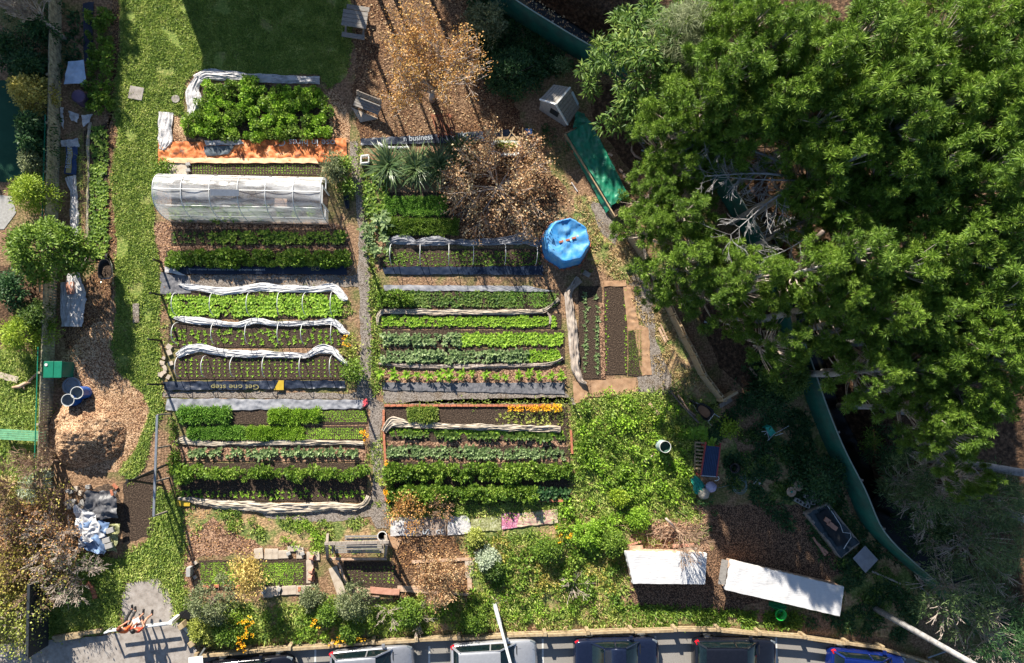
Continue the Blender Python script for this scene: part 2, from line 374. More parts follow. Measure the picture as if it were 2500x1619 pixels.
m_white = M('white_fleece', lerp((.8,.8,.82),(.88,.88,.9)), second=lerp((.66,.63,.58),(.84,.82,.8)), sscale=1.5, slo=.55, shi=.75, scale=4, rough=.75, bump=.5, bscale=5, bdist=.04, stretch=(.6,5,1), trans=.25)
m_whitep = M('white_plastic_sheet', lerp((.45,.42,.42),(.74,.72,.73),(.82,.8,.8)), scale=5, detail=8, rough=.5, bump=.6, bdist=.05, trans=.15)
m_cream = M('cream_cloth', lerp((.46,.37,.28),(.66,.57,.46),(.74,.66,.56)), scale=3, rough=.85, bump=.5, bscale=5, bdist=.04, stretch=(.6,5,1), trans=.2)
m_creamv = M('grey_beige_cloth', lerp((.24,.19,.15),(.45,.38,.33),(.6,.53,.47)), scale=3, rough=.85, bump=.5, bscale=5, bdist=.04, stretch=(5,.6,1), trans=.15)
m_greyc = M('grey_shade_cloth', lerp((.25,.26,.3),(.42,.43,.48),(.52,.52,.56)), scale=3, rough=.7, bump=.4, bdist=.04, trans=.2)
m_blackp = M('black_plastic', lerp((.01,.014,.025),(.02,.028,.05),(.05,.06,.09)), scale=4, rough=.38, bump=.5, bdist=.05, spec=.5)
m_navy = M('navy_vinyl', lerp((.006,.014,.035),(.008,.02,.05)), scale=3, rough=.45, bump=.2, bdist=.04, spec=.4)
m_matg = M('weed_mat', lerp((.07,.07,.08),(.14,.14,.155),(.24,.23,.24)), scale=6, detail=8, rough=.7, bump=.5, bdist=.03)
m_orangeb = M('orange_banner', [(.3,(.05,.03,.025)),(.42,(.3,.09,.03)),(.5,(.6,.17,.045)),(.6,(.72,.27,.1)),(.72,(.8,.5,.33))], scale=2.2, detail=7, rough=.6, bump=.6, bdist=.06, distort=.6)
m_photo1 = M('printed_foliage', lerp((.05,.05,.03),(.35,.36,.15),(.8,.78,.6)), scale=7, detail=8, distort=1.5, bump=.2)
m_photo2 = M('printed_purple', lerp((.06,.06,.16),(.5,.12,.2),(.65,.65,.78)), scale=9, detail=7, distort=2, bump=.2)
m_photo3 = M('printed_flowers', lerp((.06,.06,.04),(.5,.25,.25),(.5,.5,.3),(.8,.74,.72)), scale=4, detail=8, distort=2, bump=.2, stretch=(.5,2,1))
m_brown = M('printed_brown', lerp((.2,.15,.12),(.4,.32,.27)), scale=5, bump=.2)
m_gtarp = M('green_tarp', lerp((.006,.2,.11),(.015,.32,.18)), second=lerp((.03,.2,.12),(.06,.28,.17)), sscale=2.5, scale=4, rough=.42, bump=.5, bscale=6, bdist=.03, spec=.5)
m_btarp = M('blue_tarp', lerp((.03,.24,.62),(.09,.4,.85)), second=lerp((.08,.3,.6),(.2,.45,.75)), sscale=2, scale=3, rough=.45, bump=.3, bscale=3.5, bdist=.03, spec=.4, trans=.12)
m_gfence = M('green_fence_cladding', lerp((.007,.085,.06),(.014,.14,.095)), second=lerp((.01,.06,.045),(.03,.1,.07)), sscale=1.5, scale=6, rough=.5, bump=.15, bscale=8)
m_film = M('greenhouse_film', lerp((.7,.72,.76),(.9,.91,.94)), scale=2.2, detail=5, rough=.22, bump=.7, bscale=3, bdist=.04, stretch=(.28,1,2.5), alpha=(.16,.8), spec=.7, trans=.3)
m_wood = M('weathered_wood', lerp((.14,.11,.09),(.3,.25,.21),(.42,.37,.32)), scale=4, detail=9, bump=.4, bdist=.01, stretch=(6,1,1))
m_woodg = M('grey_boards', lerp((.2,.18,.17),(.38,.35,.32),(.5,.46,.42)), scale=5, detail=8, bump=.4, bdist=.01, stretch=(1,6,1))
m_pine = M('new_pallet_wood', lerp((.36,.24,.13),(.55,.4,.24),(.62,.48,.32)), scale=6, detail=7, bump=.3, bdist=.01)
m_plank = M('sawn_plank', lerp((.3,.18,.11),(.5,.34,.24),(.6,.44,.33)), scale=5, detail=7, bump=.3, bdist=.01)
m_pave = M('pale_paver', lerp((.45,.35,.27),(.62,.52,.42),(.7,.6,.5)), scale=4, detail=8, bump=.3, bdist=.02)
m_brick = M('brick', lerp((.25,.08,.04),(.45,.16,.09),(.5,.25,.16)), scale=9, detail=6, bump=.4, bdist=.01)
m_terra = M('terracotta', lerp((.42,.2,.14),(.55,.3,.22)), scale=6, bump=.3, bdist=.01)
m_blockc = M('concrete_block', lerp((.26,.25,.24),(.42,.41,.4)), scale=8, bump=.3, bdist=.01)
m_fencew = M('fence_timber', lerp((.05,.045,.03),(.13,.115,.08),(.2,.18,.12)), scale=4, detail=7, bump=.4, bdist=.02)
m_railw = M('rail_timber', lerp((.2,.14,.08),(.4,.3,.18),(.52,.42,.28)), scale=5, detail=9, bump=.4, bdist=.01)
m_metal = plain('galvanised_metal', (.45,.47,.5), rough=.35, metal=.7)
m_pipe = plain('white_pipe', (.78,.79,.8), rough=.35)
m_whitepaint = plain('white_paint', (.78,.78,.77), rough=.4)
m_dgreen = plain('dark_green_paint', (.01,.17,.1), rough=.4)
m_benchg = plain('pale_green_paint', (.14,.36,.2), rough=.6, var=.3)
m_bluep = plain('blue_plastic', (.01,.1,.42), rough=.3)
m_greyp = plain('grey_plastic', (.3,.38,.4), rough=.5, var=.25)
m_lgrey = plain('light_plastic', (.6,.6,.58), rough=.4)
m_black = plain('black_rubber', (.012,.012,.014), rough=.6)
m_dark = plain('dark_interior', (.015,.018,.022), rough=.8)
m_red = plain('red_plastic', (.6,.01,.02), rough=.35)
m_yellow = plain('yellow_vinyl', (.5,.34,.03), rough=.5)
m_gold = plain('gold_lettering', (.28,.25,.1), rough=.5)
m_wtext = plain('white_lettering', (.42,.46,.5), rough=.5)
m_rust = plain('rusty_slats', (.26,.09,.045), rough=.8, var=.4)
m_redp = plain('dull_red_paint', (.32,.05,.05), rough=.5)
m_glass = M('car_glass', lerp((.006,.012,.015),(.012,.03,.035)), rough=.06, bump=0, spec=.8)
m_steel = plain('steel_tube', (.6,.6,.6), rough=.25, metal=.9)
m_teal = plain('teal_cloth', (.02,.3,.22), rough=.6, var=.3)
m_sack = plain('woven_sack', (.42,.38,.31), rough=.9, var=.25, scale=14)
m_purp = plain('pale_lilac_sack', (.4,.38,.55), rough=.7, var=.2)
# foliage
g_pine = leafm('pine_needles', (.012,.035,.005),(.055,.105,.01),(.115,.19,.02),(.21,.28,.05), scale=.9, trans=.2)
g_pine2 = leafm('pine_needles_dark', (.01,.03,.005),(.045,.09,.01),(.095,.165,.018),(.18,.25,.045), scale=.9, trans=.2)
g_broad = leafm('broad_leaves', (.015,.045,.008),(.05,.105,.018),(.11,.18,.03),(.23,.28,.06), scale=1)
g_olive = leafm('olive_leaves', (.03,.04,.02),(.08,.1,.045),(.15,.17,.08),(.24,.26,.15))
g_dusty = leafm('dusty_green_leaves', (.015,.04,.015),(.045,.085,.03),(.1,.15,.05),(.2,.24,.1))
g_lime = leafm('lime_leaves', (.06,.11,.008),(.15,.23,.015),(.26,.34,.03),(.36,.42,.07))
g_gold = leafm('golden_leaves', (.1,.08,.015),(.22,.2,.04),(.4,.34,.08),(.5,.42,.15))
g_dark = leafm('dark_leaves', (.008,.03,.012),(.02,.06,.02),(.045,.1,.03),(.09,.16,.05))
g_crop = leafm('crop_green', (.025,.06,.01),(.075,.14,.015),(.15,.235,.028),(.28,.36,.07))
g_cropd = leafm('crop_dark_green', (.015,.04,.01),(.045,.09,.015),(.09,.145,.025),(.18,.23,.06))
g_lett = leafm('lettuce_green', (.06,.13,.01),(.14,.26,.02),(.25,.4,.035),(.36,.5,.08))
g_kale = leafm('blue_green_leaves', (.03,.06,.02),(.09,.14,.05),(.18,.25,.1),(.38,.44,.25))
g_carrot = leafm('feathery_green', (.04,.11,.015),(.09,.2,.025),(.16,.3,.04),(.24,.38,.07))
g_yel = leafm('yellow_green_leaves', (.08,.1,.02),(.2,.23,.04),(.33,.36,.08),(.42,.42,.14))
g_orange = leafm('autumn_orange_leaves', (.16,.06,.02),(.36,.17,.05),(.58,.33,.1),(.72,.46,.18), trans=.25)
g_tan = leafm('dry_tan_leaves', (.14,.06,.025),(.36,.19,.09),(.6,.38,.2),(.75,.52,.32), trans=.2)
g_brown = leafm('dry_brown_leaves', (.08,.035,.015),(.24,.12,.05),(.42,.24,.1),(.5,.33,.14), trans=.2)
g_yellowleaf = leafm('fading_yellow_leaves', (.14,.1,.02),(.3,.22,.06),(.5,.38,.12),(.6,.48,.2))
g_flax = leafm('flax_blades', (.02,.045,.02),(.05,.09,.035),(.11,.16,.06),(.24,.28,.13), rough=.35, spec=.5)
g_marig = leafm('marigold_petals', (.5,.16,.005),(.75,.3,.01),(.85,.45,.02), trans=.1)
g_grass = leafm('grass_tufts', (.03,.06,.01),(.085,.13,.022),(.16,.2,.04),(.28,.28,.1), scale=1.2)
g_dry = leafm('dry_grass', (.12,.08,.03),(.25,.18,.08),(.4,.3,.15),(.5,.42,.25))
g_lav = leafm('silvery_leaves', (.12,.16,.1),(.25,.3,.2),(.42,.47,.35),(.55,.58,.48))
b_bark = M('bark', lerp((.06,.045,.035),(.16,.12,.1),(.3,.25,.21)), scale=4, bump=.6, bdist=.03)
b_pale = M('pale_bark', lerp((.22,.17,.14),(.42,.35,.3),(.58,.5,.44)), scale=5, bump=.4, bdist=.02)
b_grey = M('grey_bark', lerp((.16,.15,.15),(.3,.29,.29),(.42,.41,.42)), scale=5, bump=.5, bdist=.03)
b_brown = M('brown_twig', lerp((.14,.09,.06),(.3,.2,.14),(.42,.3,.22)), scale=5, bump=.3, bdist=.02)
# ================= ground =================
FENCE_G = [(1120,-80),(1185,0),(1262,55),(1401,140),(1505,195),(1600,270),(1720,420),(1830,600),(1880,740),(1929,861),(1971,986),(2011,1086),(2071,1200),(2089,1257),(2113,1293),(2174,1351),(2244,1409),(2305,1470),(2400,1560),(2500,1660)]
RAIL = [(491,1587),(611,1578),(714,1570),(816,1564),(914,1556),(1018,1550),(1120,1546),(1228,1540),(1327,1537),(1430,1533),(1535,1529),(1639,1526),(1743,1526),(1841,1535),(1950,1544),(2052,1558),(2137,1570),(2265,1606),(2380,1650)]
GP = np.array([(p.x, p.y) for p in WA(FENCE_G)]); RP = np.array([(p.x, p.y) for p in WA(RAIL)])
def sdist(P, L):   # signed distance to a polyline, positive on its left
    best = np.full(len(P), 1e9); sg = np.zeros(len(P))
    for i in range(len(L)-1):
        a = L[i]; b = L[i+1]; d = b-a; l = d@d; t = np.clip(((P-a)@d)/l, 0, 1) if 0 < i < len(L)-2 else (np.clip(((P-a)@d)/l, -50, 1) if i == 0 else np.clip(((P-a)@d)/l, 0, 50))
        q = a + t[:,None]*d; r = P-q; ds = np.hypot(r[:,0], r[:,1]); s = np.sign(d[0]*r[:,1]-d[1]*r[:,0]); m = ds < best; best[m] = ds[m]; sg[m] = s[m]
    return best*sg
ax_ = np.concatenate([[-160,-110,-70,-50,-40], np.arange(-34, 46, .3), [50,60,80,120,170]]); ay_ = np.concatenate([[-140,-90,-60,-40,-30], np.arange(-24, 34, .3), [38,45,60,90,150]])
GX, GY = np.meshgrid(ax_, ay_); P = np.stack([GX.ravel(), GY.ravel()], 1)
dg = sdist(P, GP); dr = sdist(P, RP)          # fence runs left->right/down: outside (creek) is left
Z = np.zeros(len(P))
cr = np.clip((dg-.25)/.5, 0, 1)*np.clip((3.4-dg)/.9, 0, 1); Z -= 2.0*cr
Z += np.where(dg > 3.4, np.clip((dg-3.4)/6, 0, 1)*1.2-.4*np.clip((4.4-dg),0,1), 0)
Z -= .16*np.clip((-dr-.1)/.12, 0, 1)*(P[:,0] > RP[0,0]+.1)
far = (np.abs(P[:,0]) > 36) | (P[:,1] > 33); 
Z = Z + np.where(dg > 3.5, .25*fbm(P, .6), 0)
nx = len(ax_); ny = len(ay_)
F = np.array([(j*nx+i, j*nx+i+1, (j+1)*nx+i+1, (j+1)*nx+i) for j in range(ny-1) for i in range(nx-1)])
fc = P[F].mean(1); fd = sdist(fc, GP)
fm = np.where((fd > .2), 1, 0)
go = npobj('ground', np.column_stack([P, Z]), F, [m_ground, m_bank], fm=fm, smooth=True, kind='structure')
# creek water
q = [GP[i] for i in range(len(GP))]; V = []; nn = len(GP)
for i in range(nn):
    a = GP[max(i-1,0)]; b = GP[min(i+1,nn-1)]; d = (b-a)/np.linalg.norm(b-a); n_ = np.array([-d[1], d[0]])
    for o_ in (.45, 3.3): V.append((*(GP[i]+n_*o_), -1.75))
npobj('creek_water', V, [(2*i, 2*i+2, 2*i+3, 2*i+1) for i in range(nn-1)], m_water, kind='structure')
# big ground covers
LAWN = [(292,-60),(850,-60),(860,110),(845,190),(800,215),(780,180),(600,185),(480,172),(452,200),(445,280),(392,276),(385,335),(385,425),(372,560),(388,640),(390,720),(388,820),(392,930),(402,1000),(372,1060),(352,1140),(318,1180),(292,1150),(338,1090),(368,1000),(352,960),(290,905),(272,850),(285,760),(283,650),(285,560),(270,430),(290,340),(275,240),(295,120)]
sheet('lawn', LAWN, m_grass, z=.012, amp=.12, seed=1)
sheet('lawn', [(385,1190),(440,1225),(452,1330),(445,1420),(480,1500),(470,1545),(425,1525),(422,1470),(380,1410),(310,1418),(290,1500),(300,1540),(120,1570),(95,1480),(150,1400),(200,1350),(300,1368),(368,1310)], m_grass, z=.012, seed=2)
sheet('lawn', [(-60,850),(60,858),(126,880),(120,1010),(118,1130),(100,1200),(-60,1230)], m_grass, z=.012, seed=3)
sheet('meadow', [(1060,1250),(1360,1236),(1420,1228),(1690,1232),(1722,1300),(1600,1330),(1530,1330),(1532,1490),(1700,1500),(1740,1485),(1800,1512),(1950,1528),(1940,1540),(1743,1522),(1540,1524),(1230,1534),(900,1552),(520,1578),(470,1570),(455,1470),(700,1470),(960,1480),(1160,1480),(1150,1380)], m_grassd, z=.008, seed=4)
sheet('meadow', [(1400,985),(1470,962),(1640,950),(1730,1020),(1700,1110),(1690,1230),(1405,1235)], m_grassd, z=.011, seed=5)
sheet('meadow', [(445,1250),(560,1235),(640,1265),(900,1270),(920,1300),(930,1345),(860,1350),(780,1340),(640,1330),(560,1300),(520,1260),(470,1300)], m_grassd, z=.009, seed=6)
sheet('meadow', [(1850,820),(1930,870),(2060,1195),(2080,1260),(2290,1470),(2200,1560),(2060,1545),(2060,1400),(1960,1240),(1800,1200),(1690,1100),(1700,1000),(1760,980),(1800,1100),(1870,1150),(1900,1000)], m_grassd, z=.008, seed=7)
sheet('meadow', [(1150,-60),(1240,60),(1400,160),(1330,190),(1260,230),(1200,220),(1160,110),(1140,20)], m_grassd, z=.008, seed=8)
sheet('leaf_litter', [(860,-60),(1150,-60),(1160,110),(1195,220),(1250,240),(1290,330),(1250,345),(880,350),(860,250),(870,100)], m_leafl, z=.006, seed=9)
sheet('leaf_litter', [(1085,380),(1270,350),(1330,400),(1390,470),(1340,560),(1240,580),(1085,590)], m_leafl, z=.007, seed=10)
sheet('leaf_litter', [(960,1300),(1160,1300),(1150,1380),(1160,1490),(960,1480)], m_leafl, z=.006, seed=11)
sheet('wood_chips', [(150,880),(230,790),(285,780),(288,900),(352,962),(368,1000),(335,1090),(320,1130),(290,1150),(180,1160),(155,1050)], m_mulch, z=.008, seed=12)
sheet('wood_chips', [(262,300),(292,230),(285,340),(270,430),(284,560),(282,690),(250,830),(165,880),(150,800),(200,700),(250,640),(262,560)], m_leafl, z=.007, seed=13)
sheet('wood_chips', [(275,0),(297,0),(296,120),(292,230),(262,320),(268,180)], m_leafl, z=.007, seed=14)
sheet('wood_chips', [(380,545),(820,545),(850,560),(862,640),(850,680),(390,680),(385,600)], m_redm, z=.007, seed=15)
sheet('wood_chips', [(785,240),(812,215),(850,260),(858,350),(808,345)], m_mulch, z=.007, seed=16)
sheet('wood_chips', [(395,280),(455,290),(455,340),(430,360),(400,350)], m_mulch, z=.007, seed=17)
sheet('wood_chips', [(452,1240),(560,1250),(640,1300),(640,1350),(480,1360),(470,1480),(445,1440),(450,1330)], m_redm, z=.007, seed=18)
sheet('wood_chips', [(1560,1240),(1720,1235),(1735,1350),(1530,1345),(1540,1310)], m_redm, z=.01, seed=19)
sheet('wood_chips', [(1400,470),(1500,500),(1530,600),(1600,700),(1700,900),(1760,985),(1700,1030),(1620,960),(1560,860),(1530,700),(1440,640),(1400,600)], m_grassd, z=.008, seed=20)
sheet('soil', [(300,1180),(385,1150),(380,1300),(300,1330)], m_soil, z=.014, seed=21)
sheet('soil', [(1730,1235),(1960,1230),(2060,1380),(2060,1400),(1760,1500),(1540,1500),(1530,1420),(1740,1340)], m_barkf, z=.013, seed=22)
sheet('soil', [(1760,720),(1880,760),(1930,870),(1830,960),(1760,900),(1700,770)], m_bank, z=.009, seed=23)
sheet('soil', [(1430,200),(1500,205),(1560,280),(1600,340),(1620,420),(1540,420),(1450,300)], m_bank, z=.009, seed=24)
# gravel paths
def path(poly, s): sheet('gravel_path', poly, m_gravel, z=.018, amp=.07, seed=s)
path([(853,345),(872,345),(886,420),(893,480),(900,560),(902,700),(905,800),(908,960),(935,985),(1100,975),(1400,970),(1405,985),(940,992),(928,1060),(936,1160),(952,1250),(948,1290),(920,1290),(905,1262),(800,1275),(650,1265),(620,1235),(905,1232),(912,1150),(900,1060),(903,1000),(870,975),(395,970),(400,955),(872,960),(880,820),(876,700),(400,702),(398,672),(872,672),(876,560),(866,480),(856,420)], 31)
path([(1560,640),(1585,700),(1598,770),(1600,830),(1640,920),(1640,965),(1560,958),(1556,920),(1590,915),(1585,830),(1560,760),(1535,690)], 32)
path([(1440,490),(1470,500),(1510,560),(1500,600),(1460,560)], 33)
path([(935,955),(1380,955),(1395,985),(935,985)], 34)
sheet('concrete_slab', [(297,1500),(300,1450),(310,1425),(345,1418),(385,1412),(410,1440),(424,1490),(428,1530),(400,1545),(320,1545)], m_conc, z=.03, amp=.03, seed=41)
# footpath and road
sheet('footpath', [(-80,1580),(120,1562),(250,1552),(330,1535),(440,1518),(470,1570),(495,1610),(400,1640),(-80,1650)], m_conc, z=.035, amp=.02, seed=42)
rp = [tuple(p) for p in RP]
b = MB(); V = [(p[0]-.2, p[1]-.22, -.145) for p in rp]; V2 = [(p[0]-.2, -22, -.145) for p in rp]; n = len(rp)
b.add(V+V2, [(i, n+i, n+i+1, i+1) for i in range(n-1)]); b.obj('road', m_asph, kind='structure')
b = MB()
for i in range(n-1): b.bar((rp[i][0], rp[i][1]-.14, -.06), (rp[i+1][0], rp[i+1][1]-.14, -.06), .12, .2)
b.obj('kerb', m_conc, kind='structure')
m_mark = plain('road_marking', (.62,.62,.6), rough=.7)
for i, (px, py) in enumerate([(770,1590),(1048,1583),(1325,1565),(1600,1558),(1895,1560)]):
    p = W(px, py, -.14); b = MB(); b.box((p.x, p.y-1.2, -.1395), (.09, 2.6, .004)); b.obj('parking_line', m_mark, kind='structure')
b = MB()
pa = W(-80,1640); pb = W(500,1622); b.bar((pa.x, pa.y, .02), (pb.x, pb.y, .02), .14, .1); b.obj('kerb', m_conc, kind='structure')
# path slabs in the lawn
def slab(px, py, w_, h_, rz, lab, mat=m_conc, name='stepping_stone', z=.05, hh=.1):
    p = W(px, py); b = MB(); b.box((p.x, p.y, z), (w_, h_, hh), rz=rz)
    return b.obj(name, mat, label=lab, cat='stone' if name == 'stepping_stone' else name.replace('_',' '), bevel=.01)
slab(334,229,.68,.66,-.15,'large square pale paving slab set in the lawn')
p = W(430,243); b = MB(); b.lathe([(.001,.09),(.2,.09),(.22,.01)], 14, (p.x,p.y,0)); b.obj('stepping_stone', m_conc, label='small round stone set in the lawn right of the square slab', cat='stone')
slab(1432,669,.38,.24,-.5,'loose grey paver on shaded grass below the blue tank')
slab(334,765,.3,.95,.05,'long worn grey slab in the lawn strip below the wheelbarrow', mat=m_gravel)
# neighbour turf and paving at the far left
sheet('neighbour_turf', [(-60,200),(20,195),(66,230),(64,300),(62,420),(15,445),(-60,440)], m_turf, z=.02, amp=.02, seed=51)
sheet('neighbour_paving', [(-60,470),(30,480),(40,520),(10,560),(-60,560)], m_blockc, z=.02, amp=.02, seed=52)
sheet('neighbour_yard', [(-60,650),(118,650),(115,760),(60,830),(-60,850)], m_bank, z=.01, seed=53)
# ---- grass tufts (stuff) ----
def tufts(name, poly, dens, L, Wd, mat, lab, cat='grass', n=3, z=0, edge=.12, e=(.3,1.2), noisecut=None):
    P2 = scatter(poly, dens, edge)
    if noisecut is not None:
        m = fbm(P2, .9, 5) > noisecut; P2 = P2[m]
    k = len(P2)*n; B = np.repeat(P3(P2, z), n, 0) + np.column_stack([RNG.normal(0,.03,(k,2)), np.zeros(k)])
    az = RNG.uniform(0, 6.28, k); el = RNG.uniform(*e, k); D = np.stack([np.cos(az)*np.cos(el), np.sin(az)*np.cos(el), np.sin(el)], 1)
    V, F = leaf_quads(B, D, L*RNG.uniform(.5,1.3,k), Wd, .3)
    return npobj(name, V, F, mat, label=lab, cat=cat, kind='stuff')
tufts('grass', LAWN, 420, .13, .035, g_grass, 'short green grass growing on the long lawn strip', n=3, edge=.05, noisecut=-.42)
tufts('grass', [(385,1190),(440,1225),(452,1330),(445,1420),(480,1500),(430,1520),(422,1470),(380,1410),(310,1418),(290,1500),(300,1530),(120,1560),(95,1480),(150,1400),(200,1350),(300,1368),(368,1310)], 300, .16, .04, g_grass, 'grass around the concrete slab at the lower left', n=3)
tufts('grass', [(-60,850),(126,880),(118,1180),(-60,1230)], 160, .15, .04, g_grass, "grass of the neighbour's yard beyond the paling fence", n=3)
tufts('grass', [(1400,985),(1470,962),(1640,950),(1760,1000),(1700,1110),(1690,1290),(1400,1290)], 150, .2, .05, g_grass, 'rough grass between the weeds of the right hand plot', n=3)
tufts('grass', [(1360,1300),(1365,1250),(1700,1240),(1720,1310),(1530,1330),(1530,1490),(1740,1500),(1700,1520),(1000,1545),(500,1575),(455,1480),(1150,1470),(1150,1310)], 200, .22, .05, g_grass, 'rough grass on the sunny bank above the road', n=3, noisecut=-.25)
tufts('dry_grass', [(1160,1310),(1365,1300),(1370,1250),(1700,1240),(1720,1310),(1530,1330),(1530,1490),(1700,1520),(1000,1545),(1000,1480),(1160,1460)], 90, .26, .035, g_dry, 'dry straw coloured grass on the sunny bank', n=3, noisecut=0)
tufts('grass', [(445,1250),(560,1235),(640,1265),(900,1270),(930,1345),(780,1345),(640,1330),(520,1260),(470,1300)], 170, .16, .05, g_grass, 'weedy grass between the path and the seedling beds', n=3, noisecut=-.02)
tufts('grass', [(1400,470),(1500,500),(1600,700),(1700,900),(1760,985),(1700,1030),(1620,960),(1530,700),(1440,640)], 110, .13, .04, g_dry, 'thin dry grass beside the pallet fence', n=3, noisecut=-.05)
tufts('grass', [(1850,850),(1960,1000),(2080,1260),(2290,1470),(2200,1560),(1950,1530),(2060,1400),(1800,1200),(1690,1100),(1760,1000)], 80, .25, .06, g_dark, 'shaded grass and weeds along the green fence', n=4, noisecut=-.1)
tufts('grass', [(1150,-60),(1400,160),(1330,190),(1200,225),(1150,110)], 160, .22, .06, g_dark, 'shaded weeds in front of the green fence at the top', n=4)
tufts('grass', [(930,985),(1395,975),(1398,960),(1405,1235),(1390,1240),(1385,990),(935,990)], 140, .12, .04, g_grass, 'grass edging around the brick lined bed', n=3)
tufts('grass', [(895,1060),(938,1060),(942,1240),(900,1230)], 160, .12, .04, g_grass, 'worn grass on the path between the lower beds', n=3, noisecut=-.1)
tufts('grass', [(950,1215),(1390,1215),(1390,1262),(950,1262)], 240, .16, .045, g_grass, 'grass strip below the brick lined bed', n=3)
tufts('grass', [(1530,1480),(1960,1500),(1950,1532),(1530,1522)], 260, .22, .07, g_crop, 'bright green weeds along the edge of the road bank', n=3, noisecut=-.3)
tufts('grass', [(390,720),(860,690),(872,940),(840,960),(830,760),(400,780),(400,960)], 70, .14, .05, g_grass, 'weeds at the ends of the tunnel beds', n=3, noisecut=.0)
tufts('grass', [(872,340),(905,470),(915,650),(930,800),(932,960),(905,960),(905,700),(893,500),(870,360)], 200, .16, .05, g_grass, 'grass along the right edge of the gravel path', n=3, noisecut=-.35)
# ---- litter ----
def litter(name, poly, dens, L, mat, lab, cat, el=.35, edge=.1, z=.02, ar=.6):
    P2 = scatter(poly, dens, edge); k = len(P2); az = RNG.uniform(0, 6.28, k); e_ = RNG.uniform(-.1, el, k)
    D = np.stack([np.cos(az)*np.cos(e_), np.sin(az)*np.cos(e_), np.sin(e_)], 1); B = P3(P2, z); B[:,2] += RNG.uniform(0,.03,k)
    l_ = L*RNG.uniform(.5,1.4,k); V, F = leaf_quads(B, D, l_, l_*ar, .15)
    return npobj(name, V, F, mat, label=lab, cat=cat, kind='stuff')
litter('fallen_leaves', [(860,-40),(1150,-40),(1195,220),(1290,330),(1250,340),(880,350),(860,250)], 45, .09, g_tan, 'fallen leaves under the autumn tree', 'leaves')
litter('fallen_leaves', [(1090,380),(1270,350),(1390,440),(1400,520),(1340,600),(1330,680),(1300,600),(1085,590)], 60, .1, g_tan, 'dry leaves around the pruned brown leaved tree', 'leaves')
litter('fallen_leaves', [(940,1240),(1160,1300),(1150,1380),(1160,1520),(960,1530)], 70, .09, g_brown, 'brown leaves under the orange leaved tree', 'leaves')
litter('wood_chips', [(150,880),(285,780),(288,900),(352,962),(368,1000),(335,1090),(320,1130),(180,1160),(155,1050)], 90, .07, g_tan, 'pale wood chips spread around the chip heap', 'wood chips', ar=.4)
litter('wood_chips', [(385,545),(850,550),(860,690),(385,690),(385,1010),(410,1010),(405,690)], 70, .07, g_brown, 'reddish wood chips between the greenhouse beds', 'wood chips', ar=.4)
litter('wood_chips', [(452,1240),(560,1250),(640,1350),(480,1360),(470,1460),(445,1440)], 90, .08, g_brown, 'brown wood chips around the seedling bed', 'wood chips', ar=.4)
litter('wood_chips', [(262,0),(297,0),(285,340),(284,690),(250,830),(165,880),(200,700),(262,560)], 90, .08, g_brown, 'brown wood chips along the left path', 'wood chips', ar=.4)
litter('fallen_leaves', [(1100,-40),(1250,-60),(1560,190),(1700,330),(1500,190),(1300,60)], 60, .12, g_tan, 'dry leaves on the creek bank behind the green fence', 'leaves')
# ================= crop beds =================
def bed(poly, seed, mat=None, z=.03, amp=.04):
    if len(poly) == 4 and not isinstance(poly[0], tuple):
        x0,y0,x1,y1 = poly; poly = [(x0,y0),(x1,y0),(x1,y1),(x0,y1)]
    return sheet('garden_bed', poly, mat or m_soil, z=z, amp=amp, seed=seed)
# plant prototypes
def mk(f, n=5): return [f() for _ in range(n)]
P_seed = mk(lambda: rosette(5, .075, .045, .2, .9, .6, segs=2))
P_young = mk(lambda: rosette(8, .15, .07, .2, 1.1, .7, segs=2))
P_lett = mk(lambda: rosette(16, .19, .12, .15, 1.4, .8, segs=2, prof=[.4,1,1,.5]))
P_chard = mk(lambda: rosette(12, .3, .13, .5, 1.4, 1.3, segs=3, prof=[.15,.8,1,.3]))
P_kale = mk(lambda: rosette(13, .3, .15, .3, 1.35, 1.0, stem=.18, segs=3, prof=[.15,.7,1,.4]))
P_brass = mk(lambda: rosette(11, .26, .15, .3, 1.2, .7, stem=.12, segs=2, prof=[.2,1,1,.4]))
P_bush = mk(lambda: cloud(85, .17, .17, .4, .13, .085, .08))
P_bean = mk(lambda: cloud(130, .22, .24, .62, .15, .09, .1))
P_feather = mk(lambda: cloud(90, .13, .13, .2, .12, .028, .02))
P_tall = mk(lambda: rosette(12, .36, .13, .7, 1.45, 1.4, stem=.3, segs=3, prof=[.15,.6,1,.3]))
P_leek = mk(lambda: rosette(8, .4, .03, .6, 1.4, .5, segs=3))
def rowpos(x0,y0,x1,y1,rows,step,jit,z,skip,slope=0):
    pos = []
    for r in range(rows):
        t = (r+.5)/rows; y = y0+(y1-y0)*t; a = W(x0, y, 0); b = W(x1, y+slope, 0); n = max(1, int((b-a).length/step))
        for i in range(n+1):
            if random.random() < skip: continue
            p = a.lerp(b, i/n); pos.append((p.x+random.gauss(0,jit), p.y+random.gauss(0,jit), z))
    return np.array(pos)
def crop(name, label, cat, rect, rows, step, protos, mat, sc=1, jit=.035, z=.03, skip=.05, slope=0, group=None, indiv=False, var=.28):
    x0,y0,x1,y1 = rect; pos = rowpos(x0,y0,x1,y1,rows,step,jit,z,skip,slope); n = len(pos)
    rot = RNG.uniform(0, 6.28, n); s = sc*RNG.uniform(1-var, 1+var, n)*(1+.45*fbm(pos[:,:2], 1.1, 3))
    if not indiv:
        V, F = replicate(protos, pos, rot, s)
        return npobj(name, V, F, mat, label=label, cat=cat, group=group, kind='stuff')
    mes = [np_mesh(name, V, F, mat) for V, F in protos]
    for i in range(n):
        o = link(name, mes[i % len(mes)], None, pos[i]); o.rotation_euler = (0,0,rot[i]); o.scale = (s[i],)*3
        tag(o, label, cat, group or label)
